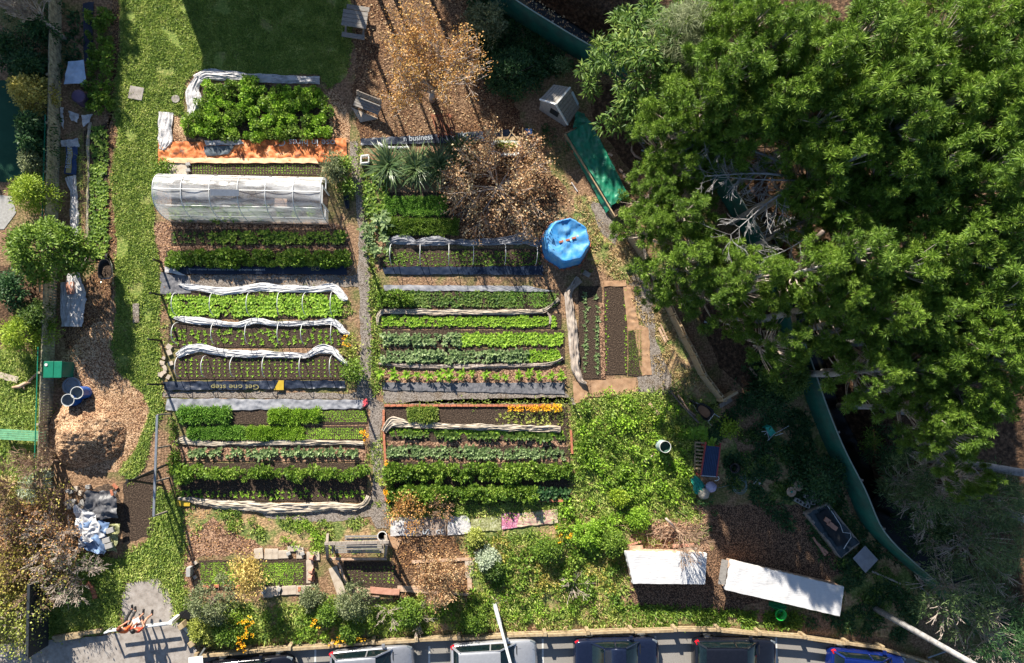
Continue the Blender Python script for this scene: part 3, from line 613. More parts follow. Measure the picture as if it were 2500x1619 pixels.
# ---- left block ----
# tall leafy block
TOP = [(490,216),(551,200),(616,200),(674,212),(778,224),(802,269),(806,334),(632,342),(558,342),(462,335),(446,302),(485,280)]
bed(TOP, 60)
P2 = scatter(TOP, 13, .03)
for mt_, sl_, l_ in ((g_crop, slice(0,None,2), 'dense tall block of leafy green plants above the orange banner'), (g_lett, slice(1,None,2), 'lighter leafy shoots mixed into the dense block above the orange banner')):
    Q2 = P2[sl_]; V, F = replicate(mk(lambda: cloud(130, .2, .2, .42, .11, .07, .1), 6), P3(Q2), RNG.uniform(0,6,len(Q2)), RNG.uniform(.55,1.35,len(Q2)))
    npobj('leafy_crop', V, F, mt_, label=l_, cat='vegetable bed', kind='stuff')
bed((462,398,782,428), 61)
crop('seedlings', 'tiny pale seedlings in the narrow bed above the greenhouse', 'seedlings', (472,402,774,426), 4, .13, P_seed, g_lett, .75, .008)
# inside greenhouse
bed((420,452,800,535), 62)
crop('tomato_plants', 'green plants growing inside the plastic greenhouse', 'plants', (425,512,640,536), 2, .4, P_bush, g_crop, 1.1)
crop('tomato_plants', 'sparse green plants at the right end inside the greenhouse', 'plants', (650,505,760,530), 2, .6, P_bush, g_crop, .8)
bed((418,560,842,598), 63)
crop('spinach_plants', 'dark green plants in the first rows below the greenhouse', 'vegetable bed', (430,566,520,596), 3, .2, P_young, g_cropd, 1.1)
crop('spinach_plants', 'yellowish green leafy plants in the first bed below the greenhouse', 'vegetable bed', (520,566,838,596), 3, .21, P_brass, g_crop, .75)
bed((405,612,848,652), 64)
crop('chard_plants', 'tall dense green rows between the greenhouse and the navy banner', 'vegetable bed', (412,617,846,650), 3, .22, P_bush, g_crop, .95)
bed((412,716,838,777), 65)
crop('leafy_greens', 'bright broad leaved greens under the first white hooped tunnel', 'vegetable bed', (418,722,832,772), 5, .19, P_chard, g_lett, .8)
bed((412,792,846,848), 66)
crop('young_kale', 'young plant in the sparse bed under the second white hoops', 'seedling', (422,803,842,843), 4, .3, P_young, g_lett, .95, .05, skip=.1, group='young plants in the sparse hooped bed', indiv=True)
bed((430,868,850,926), 67)
crop('lettuce_seedling', 'small seedling in the five neat rows under the third white hoops', 'seedling', (440,875,846,922), 5, .26, P_seed, g_lett, 1.25, .012, skip=.04, group='seedlings in neat rows under the third hoops', indiv=True)
bed([(425,990),(897,995),(897,1034),(740,1036),(440,1036)], 68)
crop('carrot_tops', 'fluffy bright green carrot tops at the left end of the bed below the grey cloth', 'vegetable bed', (442,997,554,1030), 5, .14, P_feather, g_carrot, 1.1)
crop('parsley', 'fluffy green herb block in the middle of the bed below the grey cloth', 'vegetable bed', (664,1002,774,1031), 5, .14, P_feather, g_lett, 1.05)
crop('seedlings', 'fine drilled seedlings at the right end of the bed below the grey cloth', 'seedlings', (778,1002,893,1030), 7, .07, P_seed, g_lett, .8, .012)
bed([(455,1038),(892,1040),(892,1075),(460,1075)], 69)
crop('salad_greens', 'solid rectangular block of mid green salad left of the bright block', 'vegetable bed', (466,1043,597,1070), 6, .1, P_feather, g_carrot, .75, .015)
crop('salad_greens', 'solid rectangular block of bright yellow green salad', 'vegetable bed', (606,1043,740,1071), 6, .1, P_feather, g_lett, .75, .015)
crop('seedlings', 'seedlings in fine rows right of the bright salad block', 'seedlings', (745,1044,884,1072), 7, .09, P_seed, g_lett, .95, .01)
bed([(440,1088),(895,1090),(895,1126),(440,1126)], 70, m_redm)
crop('brassica_plant', 'broad grey green brassica in the double row below the salad blocks', 'cabbage plant', (465,1098,866,1114), 2, .33, P_brass, g_kale, .95, .03, group='brassicas in the double row below the salad blocks', indiv=True)
bed([(435,1130),(897,1130),(897,1225),(435,1222)], 71)
crop('broad_beans', 'tall bushy bean row crossing the lower left bed', 'bean row', (450,1145,893,1165), 2, .36, P_bean, g_crop, .85, .08)
crop('brassica_seedling', 'young plant in the shaded double row below the tall beans', 'seedling', (448,1196,888,1216), 2, .27, P_young, g_lett, 1.0, .03, group='young plants in the shaded rows below the beans', indiv=True)
# ---- right block ----
bed((928,608,1322,655), 72)
crop('salad_rows', 'four rows of small leafy greens under the white hoops of the right block', 'vegetable bed', (938,613,1316,650), 4, .17, P_young, g_crop, .85)
bed((925,706,1368,752), 73)
crop('leafy_greens', 'dark bushy greens at the left end of the row below the grey sheet', 'vegetable bed', (930,713,1000,750), 3, .24, P_bush, g_crop, .8)
crop('leafy_greens', 'dense mid green mixed leaves in the row below the grey sheet', 'vegetable bed', (1000,713,1250,750), 4, .2, P_chard, g_cropd, .75)
crop('leafy_greens', 'bright grassy greens at the right end of the row below the grey sheet', 'vegetable bed', (1245,713,1358,748), 5, .13, P_leek, g_carrot, .7)
bed((930,765,1370,802), 74)
crop('lettuce_row', 'bright yellow green lettuces directly below the long beige roll', 'lettuce bed', (940,774,1352,797), 3, .17, P_lett, g_lett, .85)
bed((930,806,1378,846), 75)
crop('kale_plants', 'blue green kale at the left half of the third row of the right block', 'kale', (940,815,1120,842), 3, .24, P_kale, g_kale, .75)
crop('lettuce_row', 'yellow green leaves at the right half of the row shared with the kale', 'vegetable bed', (1118,815,1368,842), 4, .18, P_chard, g_lett, .7)
bed((930,850,1378,888), 76)
crop('kale_plants', 'long bed of blue green kale above the thin grey rolled cloth', 'kale', (938,857,1282,884), 3, .23, P_kale, g_kale, .75)
crop('lettuce_row', 'short block of bright green leaves at the right end of the long kale bed', 'vegetable bed', (1288,856,1362,884), 4, .17, P_lett, g_lett, .8)
bed((925,893,1382,940), 77, m_redm)
crop('chard_plant', 'tall separate leafy plant casting a long shadow above the weed mat', 'chard plant', (936,908,1368,924), 2, .55, P_tall, g_lett, .85, .06, group='tall separate plants above the weed mat', indiv=True)
# brick bed
bed([(938,992),(1385,992),(1392,1100),(1392,1234),(942,1232)], 78)
sheet('wood_chips', [(940,1118),(1390,1115),(1390,1128),(940,1128)], m_redm, z=.036, seed=79)
sheet('wood_chips', [(945,1076),(1390,1080),(1390,1090),(945,1088)], m_redm, z=.036, seed=80)
crop('weeds', 'patch of light green weeds on bare soil inside the brick edged bed', 'weeds', (1005,995,1060,1026), 6, .12, P_feather, g_grass, 1.1, .06)
crop('bean_seedlings', 'yellowing leafy plants below the orange flowers', 'vegetable bed', (1222,1006,1372,1036), 4, .2, P_young, g_yel, .9, .05)
crop('marigolds', 'row of bright orange marigold flowers along the brick edging', 'flowers', (1242,989,1366,1003), 2, .13, mk(lambda: cloud(26,.09,.09,.2,.06,.055,.12)), g_marig, 1, .04)
crop('lettuce_row', 'thin yellow green row hugging the cream cloth', 'vegetable bed', (955,1046,1372,1058), 2, .14, P_lett, g_lett, .6, slope=6)
crop('cabbage_plant', 'big dark leaved cabbage below the cream cloth', 'cabbage plant', (962,1060,1376,1062), 1, .26, P_brass, g_cropd, 1.05, .02, slope=8, group='dark cabbages below the cream cloth', indiv=True)
crop('collard_plants', 'grey green broad leaved row in the middle of the brick edged bed', 'vegetable bed', (948,1090,1372,1114), 3, .24, P_brass, g_kale, .8, .04, slope=6)
crop('bush_beans', 'widest dense leafy band in the brick edged bed', 'bean row', (952,1134,1388,1170), 3, .27, P_bush, g_crop, 1.05, .06)
crop('bush_beans', 'lowest dense green band in the brick edged bed', 'bean row', (955,1190,1300,1216), 3, .25, P_bush, g_crop, 1.05, .05)
crop('kale_plants', 'dark bluish plants at the lower right corner of the brick edged bed', 'kale', (1308,1192,1380,1216), 3, .26, P_kale, g_dark, .85, .05)
crop('herbs', 'green plants with orange flowers at the left end of the brick edged bed', 'flowers', (938,1130,950,1225), 1, .2, P_bush, g_yel, .7, .05)
P2 = scatter([(938,1125),(952,1125),(952,1135),(940,1135)], 60); P2 = np.concatenate([P2, scatter([(940,1195),(956,1195),(954,1222),(940,1222)], 50), scatter([(884,1050),(900,1050),(900,1075),(884,1075)], 60), scatter([(838,800),(858,800),(858,850),(838,850)], 14)])
V, F = replicate(mk(lambda: cloud(14,.06,.06,.1,.06,.055,.3)), P3(P2), RNG.uniform(0,6,len(P2)), RNG.uniform(.8,1.2,len(P2)))
npobj('marigolds', V, F, g_marig, label='scattered orange marigold heads at the ends of the beds', cat='flowers', kind='stuff')
# shaded carpets by the flax
bed((930,470,1100,590), 81)
crop('clover_bed', 'shaded rectangle of low bright green cover below the flax bushes', 'vegetable bed', (944,483,1086,524), 8, .13, P_feather, g_carrot, .9, .05)
crop('clover_bed', 'lower shaded green strip above the hooped tunnel', 'vegetable bed', (932,538,1112,572), 7, .13, P_feather, g_crop, .9, .05)
crop('mixed_herbs', 'pale green leafy plants filling the corner left of the flax bushes', 'vegetable bed', (892,425,940,520), 8, .3, P_chard, g_crop, 1.1, .12)
crop('mixed_herbs', 'light green leafy plants along the path left of the hooped tunnel', 'vegetable bed', (892,525,940,625), 8, .3, P_tall, g_kale, .9, .12)
# small square beds on the right
bed((1412,698,1468,925), 82); bed((1474,700,1530,915), 83); bed((1533,800,1566,918), 84)
crop('cabbage_plant', 'leafy plant in the left bed right of the grey rolled cloth', 'cabbage plant', (1428,712,1458,912), 18, .34, P_young, g_kale, 1.3, .04, group='plants in the left one of the three small beds', indiv=True)
crop('leek_seedling', 'tiny plant edging the bare middle bed', 'seedling', (1480,712,1526,908), 26, .85, P_seed, g_lett, 1.1, .045, group='tiny plants edging the bare middle bed', indiv=True)
crop('onion_plants', 'fine green onion rows in the short bed on the far right', 'vegetable bed', (1536,804,1563,914), 20, .13, P_leek, g_crop, .38, .02)
# seedling beds at the bottom
sheet('garden_bed', [(485,1368),(748,1362),(752,1432),(495,1440)], m_soil, z=.04, amp=.03, seed=85)
crop('seedlings', 'close drilled rows of yellow green seedlings in the lower bed beside the pale pavers', 'seedlings', (492,1372,738,1428), 11, .08, P_seed, g_lett, 1.15, .015)
sheet('garden_bed', [(838,1372),(960,1370),(985,1436),(855,1438)], m_soil, z=.04, amp=.03, seed=86)
crop('seedlings', 'sparse tiny seedlings in the dark bed below the swing bench', 'seedlings', (850,1380,960,1425), 5, .2, P_seed, g_lett, 1.1, .012)
# left strip beds
crop('leafy_hedge', 'shaded row of tall green leafy plants at the top left beside the path', 'vegetable bed', (228,30,272,278), 16, .3, P_bush, g_crop, 1.0, .1)
bed([(205,320),(262,300),(262,640),(210,640)], 87)
crop('broad_bean_row', 'long upright row of big leaved beans left of the chip path', 'bean row', (228,312,260,628), 34, .2, P_chard, g_crop, .8, .05)
crop('leek_row', 'feathery grey green row beside the big leaved beans', 'vegetable bed', (200,330,216,620), 40, .25, P_leek, g_grass, .7, .03)
tufts('herbs', [(165,30),(200,30),(200,150),(165,150)], 40, .25, .1, g_dark, 'dark shaded plants behind the fence at the top left', 'plants')
# dark weed cover etc.
def weeds(name, poly, dens, protos, mat, lab, sc=1, cat='weeds', z=0):
    P2 = scatter(poly, dens*1.35, .1); P2 = P2[fbm(P2, .8, len(lab)) > -.16]; V, F = replicate(protos, P3(P2, z), RNG.uniform(0,6,len(P2)), sc*RNG.uniform(.4,1.5,len(P2)))
    return npobj(name, V, F, mat, label=lab, cat=cat, kind='stuff')
PLOT = [(1410,988),(1480,962),(1560,960),(1640,990),(1690,1080),(1695,1160),(1680,1222),(1412,1228)]
P_w = mk(lambda: cloud(45,.22,.22,.25,.11,.06,.02)); P_w2 = mk(lambda: cloud(70,.3,.3,.4,.14,.08,.02))
weeds('weeds', PLOT, 4.5, P_w2, g_crop, 'thick leafy weeds covering the right hand plot', .8)
weeds('weeds', PLOT, 4.5, P_w, g_lett, 'fresh yellow green weeds mixed into the right hand plot', 1)
weeds('weeds', [(1560,985),(1690,1000),(1690,1090),(1600,1080),(1540,1040)], 5, P_w, g_yel, 'yellowing weeds around the grey barrel', .9)
weeds('weeds', [(1660,1040),(1720,1030),(1740,1080),(1690,1090)], 7, P_chard, g_lett, 'bright large leaved weeds above the slatted pallet', 1.2)
weeds('weeds', [(1370,1240),(1500,1245),(1530,1290),(1510,1350),(1380,1310)], 9, P_w2, g_lett, 'lush bright green weeds above the sunny bank', .8)
weeds('weeds', [(1150,1320),(1380,1310),(1520,1330),(1530,1440),(1300,1480),(1180,1420)], 4.5, P_w2, g_crop, 'patchy green weeds on the sunny bank', .85)
weeds('weeds', [(1150,1320),(1500,1300),(1500,1440),(1250,1450)], 2.5, P_w, g_gold, 'yellow flowering weeds scattered on the sunny bank', .9)
weeds('weeds', [(650,1262),(790,1268),(800,1330),(760,1345),(690,1318),(640,1300)], 12, P_w, g_lett, 'bright green ground cover above the pale pavers', .7)
weeds('weeds', [(500,1260),(600,1245),(620,1280),(520,1290)], 5, P_w, g_crop, 'small green weeds on the bare soil below the lower beige cloth', .6)
weeds('weeds', [(425,1010),(432,1010),(435,1240),(418,1245)], 40, P_w, g_crop, 'climbing green plants along the low netted frame', .8)
weeds('weeds', [(838,790),(866,790),(872,930),(842,930)], 6, P_w, g_yel, 'weeds and herbs at the right ends of the tunnel beds', .8)
weeds('weeds', [(905,690),(930,690),(930,960),(912,960)], 5, P_w, g_grass, 'small weeds along the right edge of the gravel path', .7)
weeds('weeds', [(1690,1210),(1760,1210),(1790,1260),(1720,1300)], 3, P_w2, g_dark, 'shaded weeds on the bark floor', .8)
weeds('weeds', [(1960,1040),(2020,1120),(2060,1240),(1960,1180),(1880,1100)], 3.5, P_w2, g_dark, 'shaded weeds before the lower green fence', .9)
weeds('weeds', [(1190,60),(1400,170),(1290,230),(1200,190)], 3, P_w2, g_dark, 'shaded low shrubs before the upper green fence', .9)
weeds('weeds', [(1300,270),(1360,300),(1390,360),(1330,380)], 4, P_w, g_dark, 'low weeds beside the wooden coop', .8)
weeds('weeds', [(1380,560),(1500,590),(1480,700),(1400,650)], 2.5, P_w, g_grass, 'low weeds around the blue covered tank', .6)

BANK = [(470,1475),(960,1475),(1150,1440),(1500,1440),(1530,1500),(1230,1522),(900,1545),(520,1570)]
weeds('weeds', BANK, 4, P_w, g_lett, 'fresh green weeds spread over the bank above the guard rail', .75)
weeds('weeds', BANK, 4, P_w2, g_crop, 'coarse green weeds spread over the bank above the guard rail', .65)
weeds('weeds', [(1000,1440),(1500,1420),(1500,1500),(1000,1530)], 3, P_w, g_yel, 'pale yellowing weeds on the bank above the guard rail', .7)
weeds('weeds', [(1780,1000),(1960,1100),(2060,1300),(2180,1400),(2250,1480),(2000,1520),(2080,1400),(1950,1250),(1780,1200)], 2.2, P_w2, g_cropd, 'green undergrowth in the shade near the pond', .7)
weeds('weeds', [(20,40),(140,20),(140,500),(70,480),(70,200),(20,180)], 5, P_w2, g_dark, 'dark undergrowth behind the paling fence at the top left', .8)
# ================= man made things =================
def V2(px, py, z=0): v = W(px, py, z); return (v.x, v.y, z)
# ---------- greenhouse ----------
g0 = W(415, 545, 0); g1 = W(788+21, 545, 0); gx0, gx1 = W(418,500).x, W(803,500).x; gy0 = W(600,543).y; gy1 = W(600,443).y
gh = thing('greenhouse', 'long arched greenhouse covered in clear plastic film', 'greenhouse', (gx0, gy0, 0))
def arch(t):   # t 0 (south foot) .. 1 (north foot)
    a = math.pi*t; c = math.cos(a); s_ = math.sin(a)
    yy = -(abs(c)**.8)*(1 if c > 0 else -1); return yy, s_**.75
gw = (gy1-gy0)/2; gc = (gy0+gy1)/2; GHH = 2.15
V = []; nu, nv = 150, 26
for i in range(nu+1):
    x = gx0 + (gx1-gx0)*i/nu
    for j in range(nv+1):
        yy, zz = arch(j/nv); bayt = (i/nu*6) % 1; sag = -.05*math.sin(math.pi*bayt)*zz
        w_ = .035*noise.noise(Vector((x*.8, j*.55, 1))) + .02*noise.noise(Vector((x*3, j*.9, 4)))
        V.append((x, gc + yy*(gw+sag+w_), (GHH+sag+w_)*zz + .01))
keep = []
for i in range(nu):
    for j in range(nv):
        u = i/nu
        keep.append((i*(nv+1)+j, i*(nv+1)+j+1, (i+1)*(nv+1)+j+1, (i+1)*(nv+1)+j))
npobj('plastic_film', V, keep, m_film, gh, smooth=True)
for k in range(7):
    x = gx0 + (gx1-gx0)*k/6; b = MB(); b.tube([(x, gc+arch(j/18)[0]*(gw+.02), (GHH+.02)*arch(j/18)[1]) for j in range(19)], .022, 6); b.obj('hoop', m_pipe, gh, smooth=True)
for t in (.12, .3, .5, .7, .88):
    yy, zz = arch(t); b = MB(); b.tube([(gx0, gc+yy*(gw+.03), zz*(GHH+.03)), (gx1, gc+yy*(gw+.03), zz*(GHH+.03))], .014, 5); b.obj('purlin', m_pipe, gh)
for yy in (-1, 1): b = MB(); b.box(((gx0+gx1)/2, gc+yy*(gw+.03), .05), (gx1-gx0, .05, .12)); b.obj('base_rail', m_plank, gh)
# vent flap near the ridge
xa = gx0+(gx1-gx0)*.345; xb = gx0+(gx1-gx0)*.515; ya, za = arch(.47); b = MB(); b.box(((xa+xb)/2, gc+ya*gw, GHH+.1), (xb-xa, .3, .03), rx=.25); b.obj('roof_vent', m_metal, gh)
# left end film panel and right end door frame
V = [(gx0-.01, gc, .02)] + [(gx0-.01, gc+arch(j/18)[0]*gw, GHH*arch(j/18)[1]) for j in range(19)]
b = MB(); b.add(V, [(0, j+1, j+2) for j in range(18)]); b.obj('end_panel', m_film, gh)
b = MB(); x = gx1
for y_ in (gc-.42, gc+.42): b.bar((x, y_, 0), (x, y_, 1.75), .06)
b.bar((x, gc-.45, 1.75), (x, gc+.45, 1.75), .06); b.bar((x, gc-gw, .9), (x, gc-.42, .9), .05); b.bar((x, gc+gw, .9), (x, gc+.42, .9), .05)
b.obj('door_frame', m_whitepaint, gh)
V = [(gx1+.005, gc-gw, .02), (gx1+.005, gc-.45, .02), (gx1+.005, gc-.45, 1.6), (gx1+.005, gc-gw*.95, 1.2)]
b = MB(); b.add(V, [(0,1,2,3)]); b.obj('side_panel', m_film, gh)
# wheel of stuff inside: staging
b = MB(); p = W(690,500); b.box((p.x, p.y, .35), (.6,.45,.03))
for dx in (-.26,.26):
    for dy in (-.18,.18): b.box((p.x+dx, p.y+dy, .17), (.04,.04,.34))
b.obj('potting_table', m_plank, label='small wooden table standing inside the greenhouse', cat='table')
# ---------- hooped tunnels ----------
def hoop(px, pyN, pyS, h, lab, grp, r=.016, lean=0, mat=m_pipe):
    a = W(px, pyN); c = W(px, pyS); pts = []
    for j in range(15):
        t = math.pi*j/14; pts.append((a.x+lean*math.sin(t)+random.gauss(0,.004), (a.y+c.y)/2+(a.y-c.y)/2*math.cos(t), h*math.sin(t)**.8))
    b = MB(); b.tube(pts, r, 6); b.obj('tunnel_hoop', mat, smooth=True, label=lab, cat='hoop', group=grp)
for nm, xs, y0, y1, h in (('first', (434,525,612,684,749,812), 715, 769, .75), ('second', (437,527,609,684,746,812), 788, 840, .8), ('third', (441,504,576,650,737,812), 869, 921, .85)):
    for i, x in enumerate(xs): hoop(x, y0, y1, h, 'thin white hoop over the %s white fleece tunnel of the left block' % nm, 'hoops over the %s left tunnel' % nm, lean=random.uniform(-.07,.07))
for x in (958,1027,1096,1154,1231,1306): hoop(x, 598, 648, .85, 'thin white hoop over the tunnel beside the brown leaved tree', 'hoops over the right tunnel', lean=random.uniform(-.06,.06))
def zz(o, sx, sy): return [(o[0]+a/sx, o[1]+b/sx) for a, b in sy]
z6 = lambda *p: [(350+a/2.8018, 380+b/2.8018) for a, b in p]
z7 = lambda *p: [(850+a/2.8018, 320+b/2.8018) for a, b in p]
z3 = lambda *p: [(370+a/4.25, 930+b/4.25) for a, b in p]
z5 = lambda *p: [(900+a/3.669, 880+b/3.669) for a, b in p]
z2 = lambda *p: [(350+a/3.082, b/3.082) for a, b in p]
z1 = lambda *p: [(a/3.082, b/3.082) for a, b in p]
z4 = lambda *p: [(1200+a/3.082, b/3.082) for a, b in p]
z8 = lambda *p: [(1300+a/3.082, 450+b/3.082) for a, b in p]
zq = lambda *p: [(900+a/3.852-0+500, 900+b/3.852) for a, b in p]
zw = lambda *p: [(1500+a/3.967, 1250+b/3.967) for a, b in p]
zb = lambda *p: [(400+a/3.678, 1200+b/3.678) for a, b in p]
cloth('row_cover', 'bunched white fleece above the first hooped tunnel', 'row cover', z6((245,878),(300,895),(420,915),(560,930),(700,915),(800,900),(1000,912),(1180,915),(1310,905),(1345,930),(1372,975),(1400,985)), [.1,.3,.32,.38,.36,.42,.38,.34,.4,.42,.4,.15], m_white, seed=1, amp=.1, z=.06)
cloth('row_cover', 'bunched white fleece above the second hooped tunnel', 'row cover', z6((215,1108),(290,1122),(420,1135),(560,1152),(650,1160),(760,1130),(880,1148),(1000,1152),(1200,1145),(1290,1132),(1340,1160),(1368,1205),(1412,1222)), [.15,.34,.34,.28,.26,.32,.26,.24,.26,.34,.3,.3,.16], m_white, seed=2, amp=.13, z=.06)
cloth('row_cover', 'bunched white fleece with a raised peak above the third hooped tunnel', 'row cover', z6((235,1370),(300,1328),(400,1315),(520,1345),(660,1355),(800,1358),(980,1365),(1120,1370),(1180,1335),(1235,1315),(1300,1335),(1350,1390),(1400,1430)), [.3,.46,.42,.36,.36,.36,.3,.24,.36,.5,.36,.26,.22], m_white, seed=3, amp=.15, z=.06)
cloth('row_cover', 'white fleece pushed up behind the tunnel beside the brown leaved tree', 'row cover', z7((262,770),(330,745),(400,745),(462,770),(520,755),(600,755),(720,765),(900,765),(1080,755),(1200,735),(1280,760),(1310,790)), [.15,.45,.6,.25,.5,.45,.3,.32,.4,.65,.5,.3], m_greyc, seed=4, amp=.22, z=.06)
cloth('row_cover', 'beige rolled cloth with a looped left end crossing the right block', 'row cover', z7((205,1330),(200,1270),(230,1235),(330,1235),(600,1240),(900,1240),(1200,1238),(1340,1232),(1390,1195),(1440,1150)), [.12,.18,.25,.26,.28,.28,.26,.24,.14,.2], m_cream, seed=5, amp=.12, z=.06)
cloth('row_cover', 'beige tail hanging from the right end of the rolled cloth', 'row cover', z7((1360,1240),(1385,1275),(1380,1320)), [.08,.14,.12], m_creamv, seed=15, amp=.1)
cloth('row_cover', 'thin grey rolled cloth below the long kale bed', 'row cover', z5((90,30),(300,48),(600,55),(1000,52),(1300,48),(1600,40),(1690,10),(1740,-20)), [.1,.2,.22,.24,.2,.2,.12,.16], m_creamv, seed=6, amp=.12)
cloth('row_cover', 'cream cloth with a bunched left knot in the brick edged bed', 'row cover', z5((140,635),(165,590),(215,545),(330,570),(500,580),(800,592),(1100,598),(1400,605),(1600,610),(1715,620)), [.3,.35,.55,.34,.3,.28,.32,.32,.36,.28], m_cream, seed=7, amp=.18, z=.06)
cloth('row_cover', 'long beige cloth below the two solid salad blocks', 'row cover', z3((240,635),(340,610),(460,635),(640,650),(850,648),(1100,645),(1400,642),(1700,640),(2000,640),(2200,650)), [.1,.4,.3,.24,.2,.24,.26,.24,.22,.22], m_cream, seed=8, amp=.12)
cloth('row_cover', 'wide sagging beige cloth along the bottom of the lower left bed', 'row cover', z3((285,1215),(460,1235),(700,1275),(1000,1300),(1300,1320),(1600,1310),(1900,1300),(2150,1310),(2230,1260),(2260,1190)), [.12,.3,.42,.5,.5,.48,.42,.3,.3,.24], m_cream, seed=9, amp=.15, z=.05, nv=18)
cloth('row_cover', 'tall grey cloth lying vertically between the right block and the small beds', 'row cover', z8((350,715),(290,780),(265,830),(280,950),(300,1100),(310,1250),(320,1380),(360,1480),(400,1500)), [.45,.3,.42,.45,.5,.5,.45,.3,.15], m_creamv, seed=10, amp=.18, nv=16, dome=.8)
# grey / black ground sheets
crumple('weed_mat', 'grey crumpled sheet with hoop shadows above the salad blocks', 'ground sheet', z3((160,185),(2200,195),(2210,290),(150,305)), m_greyc, seed=1, amp=.07)
crumple('weed_mat', 'grey sheet beneath the navy strip in the right block', 'ground sheet', z7((245,1052),(1240,1062),(1420,1100),(250,1092)), m_greyc, seed=2, amp=.06)
crumple('weed_mat', 'dark grey mat strip below the tall separate plants', 'ground sheet', z5((120,200),(1750,200),(1755,300),(125,265)), m_matg, seed=3, amp=.03)
crumple('weed_mat', 'flat grey mat left of the first white fleece', 'ground sheet', z6((118,800),(320,830),(330,940),(120,955)), m_matg, seed=4, amp=.03)
nb = crumple('banner', 'navy vinyl banner with a line of white text below the tall green rows', 'banner', z6((190,762),(1392,758),(1395,815),(200,812)), m_navy, seed=5, amp=.02, fr=1, z=.05)
text('lettering', '$2m+ turnover businesses and $100k+ Agribusiness combined.', 350+308/2.8, 380+783/2.8, .085, .148, m_wtext, nb, sx=.98, rz=.006)
text('lettering', 'BO', 350+1145/2.8, 380+786/2.8, .085, .3, m_gold, nb, sx=1.1)
crumple('plastic_sheet', 'small white plastic flap at the left end of the navy banner', 'plastic sheet', z6((148,760),(185,765),(300,822),(150,800)), m_whitep, seed=6, z=.06)
bb = crumple('banner', 'crumpled black banner with upside down yellow letters and a yellow flag', 'banner', z3((130,5),(2010,-5),(2015,70),(135,100)), m_blackp, seed=7, amp=.09, fr=2.4, z=.05)
text('lettering', 'Get one step', 370+1118/4.25, 930+40/4.25, .14, .34, m_gold, bb, rz=math.pi, sx=1.28)
b = MB(); q = WA(z3((1320,-5),(1372,-5),(1370,95),(1268,95)), .15); b.add(q, [(0,1,2,3)]); b.obj('yellow_flap', m_yellow, bb)
crumple('plastic_sheet', 'navy plastic strip along the bottom of the right tunnel bed', 'plastic sheet', z7((235,932),(1330,925),(1335,985),(250,980)), m_navy, seed=8, amp=.04, z=.05)
cloth('red_rag', 'small pink and red rag at the right end of the grey sheet', 'rag', z3((2190,265),(2225,225),(2215,185)), [.2,.3,.15], plain('pink_cloth',(.7,.1,.12)), seed=3, amp=.08)
b = MB(); q = WA(z3((262,1228),(400,1262),(395,1300),(262,1300)), .09); b.add(q, [(0,1,2,3)]); b.obj('yellow_sheet', m_yellow, label='flat yellow plastic triangle at the left end of the wide beige cloth', cat='plastic sheet')
# white edging round the tall block, orange banner
cloth('plastic_sheet', 'crumpled white plastic along the top edge of the tall leafy block', 'plastic sheet', z2((395,600),(470,560),(600,575),(730,580),(850,590),(1000,600),(1150,605),(1330,610)), [.5,.6,.5,.45,.45,.45,.4,.4], m_whitep, seed=21, amp=.14)
cloth('plastic_sheet', 'crumpled white plastic down the left edge of the tall leafy block', 'plastic sheet', z2((420,600),(375,690),(385,790),(365,880)), [.4,.7,.7,.35], m_whitep, seed=22, amp=.16)
cloth('plastic_sheet', 'white folded plastic strip left of the orange banner', 'plastic sheet', z2((175,850),(165,960),(170,1060),(140,1130)), [.7,.65,.75,.3], m_whitep, seed=23, amp=.14)
ob = crumple('banner', 'crumpled orange printed banner lying above the greenhouse', 'banner', z2((120,1075),(1530,1045),(1535,1225),(115,1228)), m_orangeb, seed=9, amp=.1, fr=2.2, res=.06, edge=.04, z=.04)
crumple('white_band', None, None, z2((470,1065),(740,1060),(760,1090),(480,1105)), m_whitep, z=.11, amp=.06, seed=4, parent=ob)
text('lettering', 'ose in hires C', 350+1445/3.082, 1052/3.082, .17, .5, m_wtext, ob, rz=math.pi+.02, sx=1.0)
crumple('dark_print', None, None, z2((455,1110),(700,1100),(640,1170),(480,1180)), plain('dark_print',(.05,.07,.09),var=.6), z=.105, amp=.08, seed=9, fr=2.2, parent=ob)
crumple('pale_border', None, None, z2((170,1195),(1300,1195),(1320,1232),(190,1232)), plain('pale_orange',(.8,.48,.28),var=.1), z=.1, amp=.05, seed=4, parent=ob)
slab(436,415,1.0,.68,.02,'pale flat board at the left end of the tiny seedling bed', mat=m_pave, name='paving_slab', hh=.05)
for yy, l in ((402,'upper'),(417,'lower')): slab(461,yy,.22,.16,.2,'%s grey block beside the pale board above the greenhouse' % l, mat=m_blockc, name='concrete_block', z=.08, hh=.14)
# banners at the top right block
b1 = crumple('banner', 'dark banner with white letters lying beneath the rusty slats', 'banner', [(880,340),(1250,318),(1262,345),(882,356)], m_blackp, seed=11, amp=.06, z=.04)
text('lettering', 'n business', 985, 345, .12, .42, m_wtext, b1, rz=.1, sx=.88)
text('lettering', 'bank', 1100, 335, .12, .42, m_wtext, b1, rz=.05, sx=.95)
cloth('white_pipe', 'curved white plastic pipe half hidden by the flax bushes', 'pipe', [(925,350),(932,358),(960,362),(1000,361)], [.12,.14,.14,.1], m_pipe, seed=2, amp=.08)
b = MB(); b.bar(V2(882,382,.2), V2(902,380,.2), .05,.3); b.bar(V2(882,384,.2), V2(882,402,.2), .05,.3); b.bar(V2(882,400,.2), V2(900,398,.2), .05,.3); b.bar(V2(901,380,.2), V2(901,398,.2), .05,.3)
b.obj('white_crate', m_whitepaint, label='broken white box frame at the left edge of the flax bushes', cat='crate')
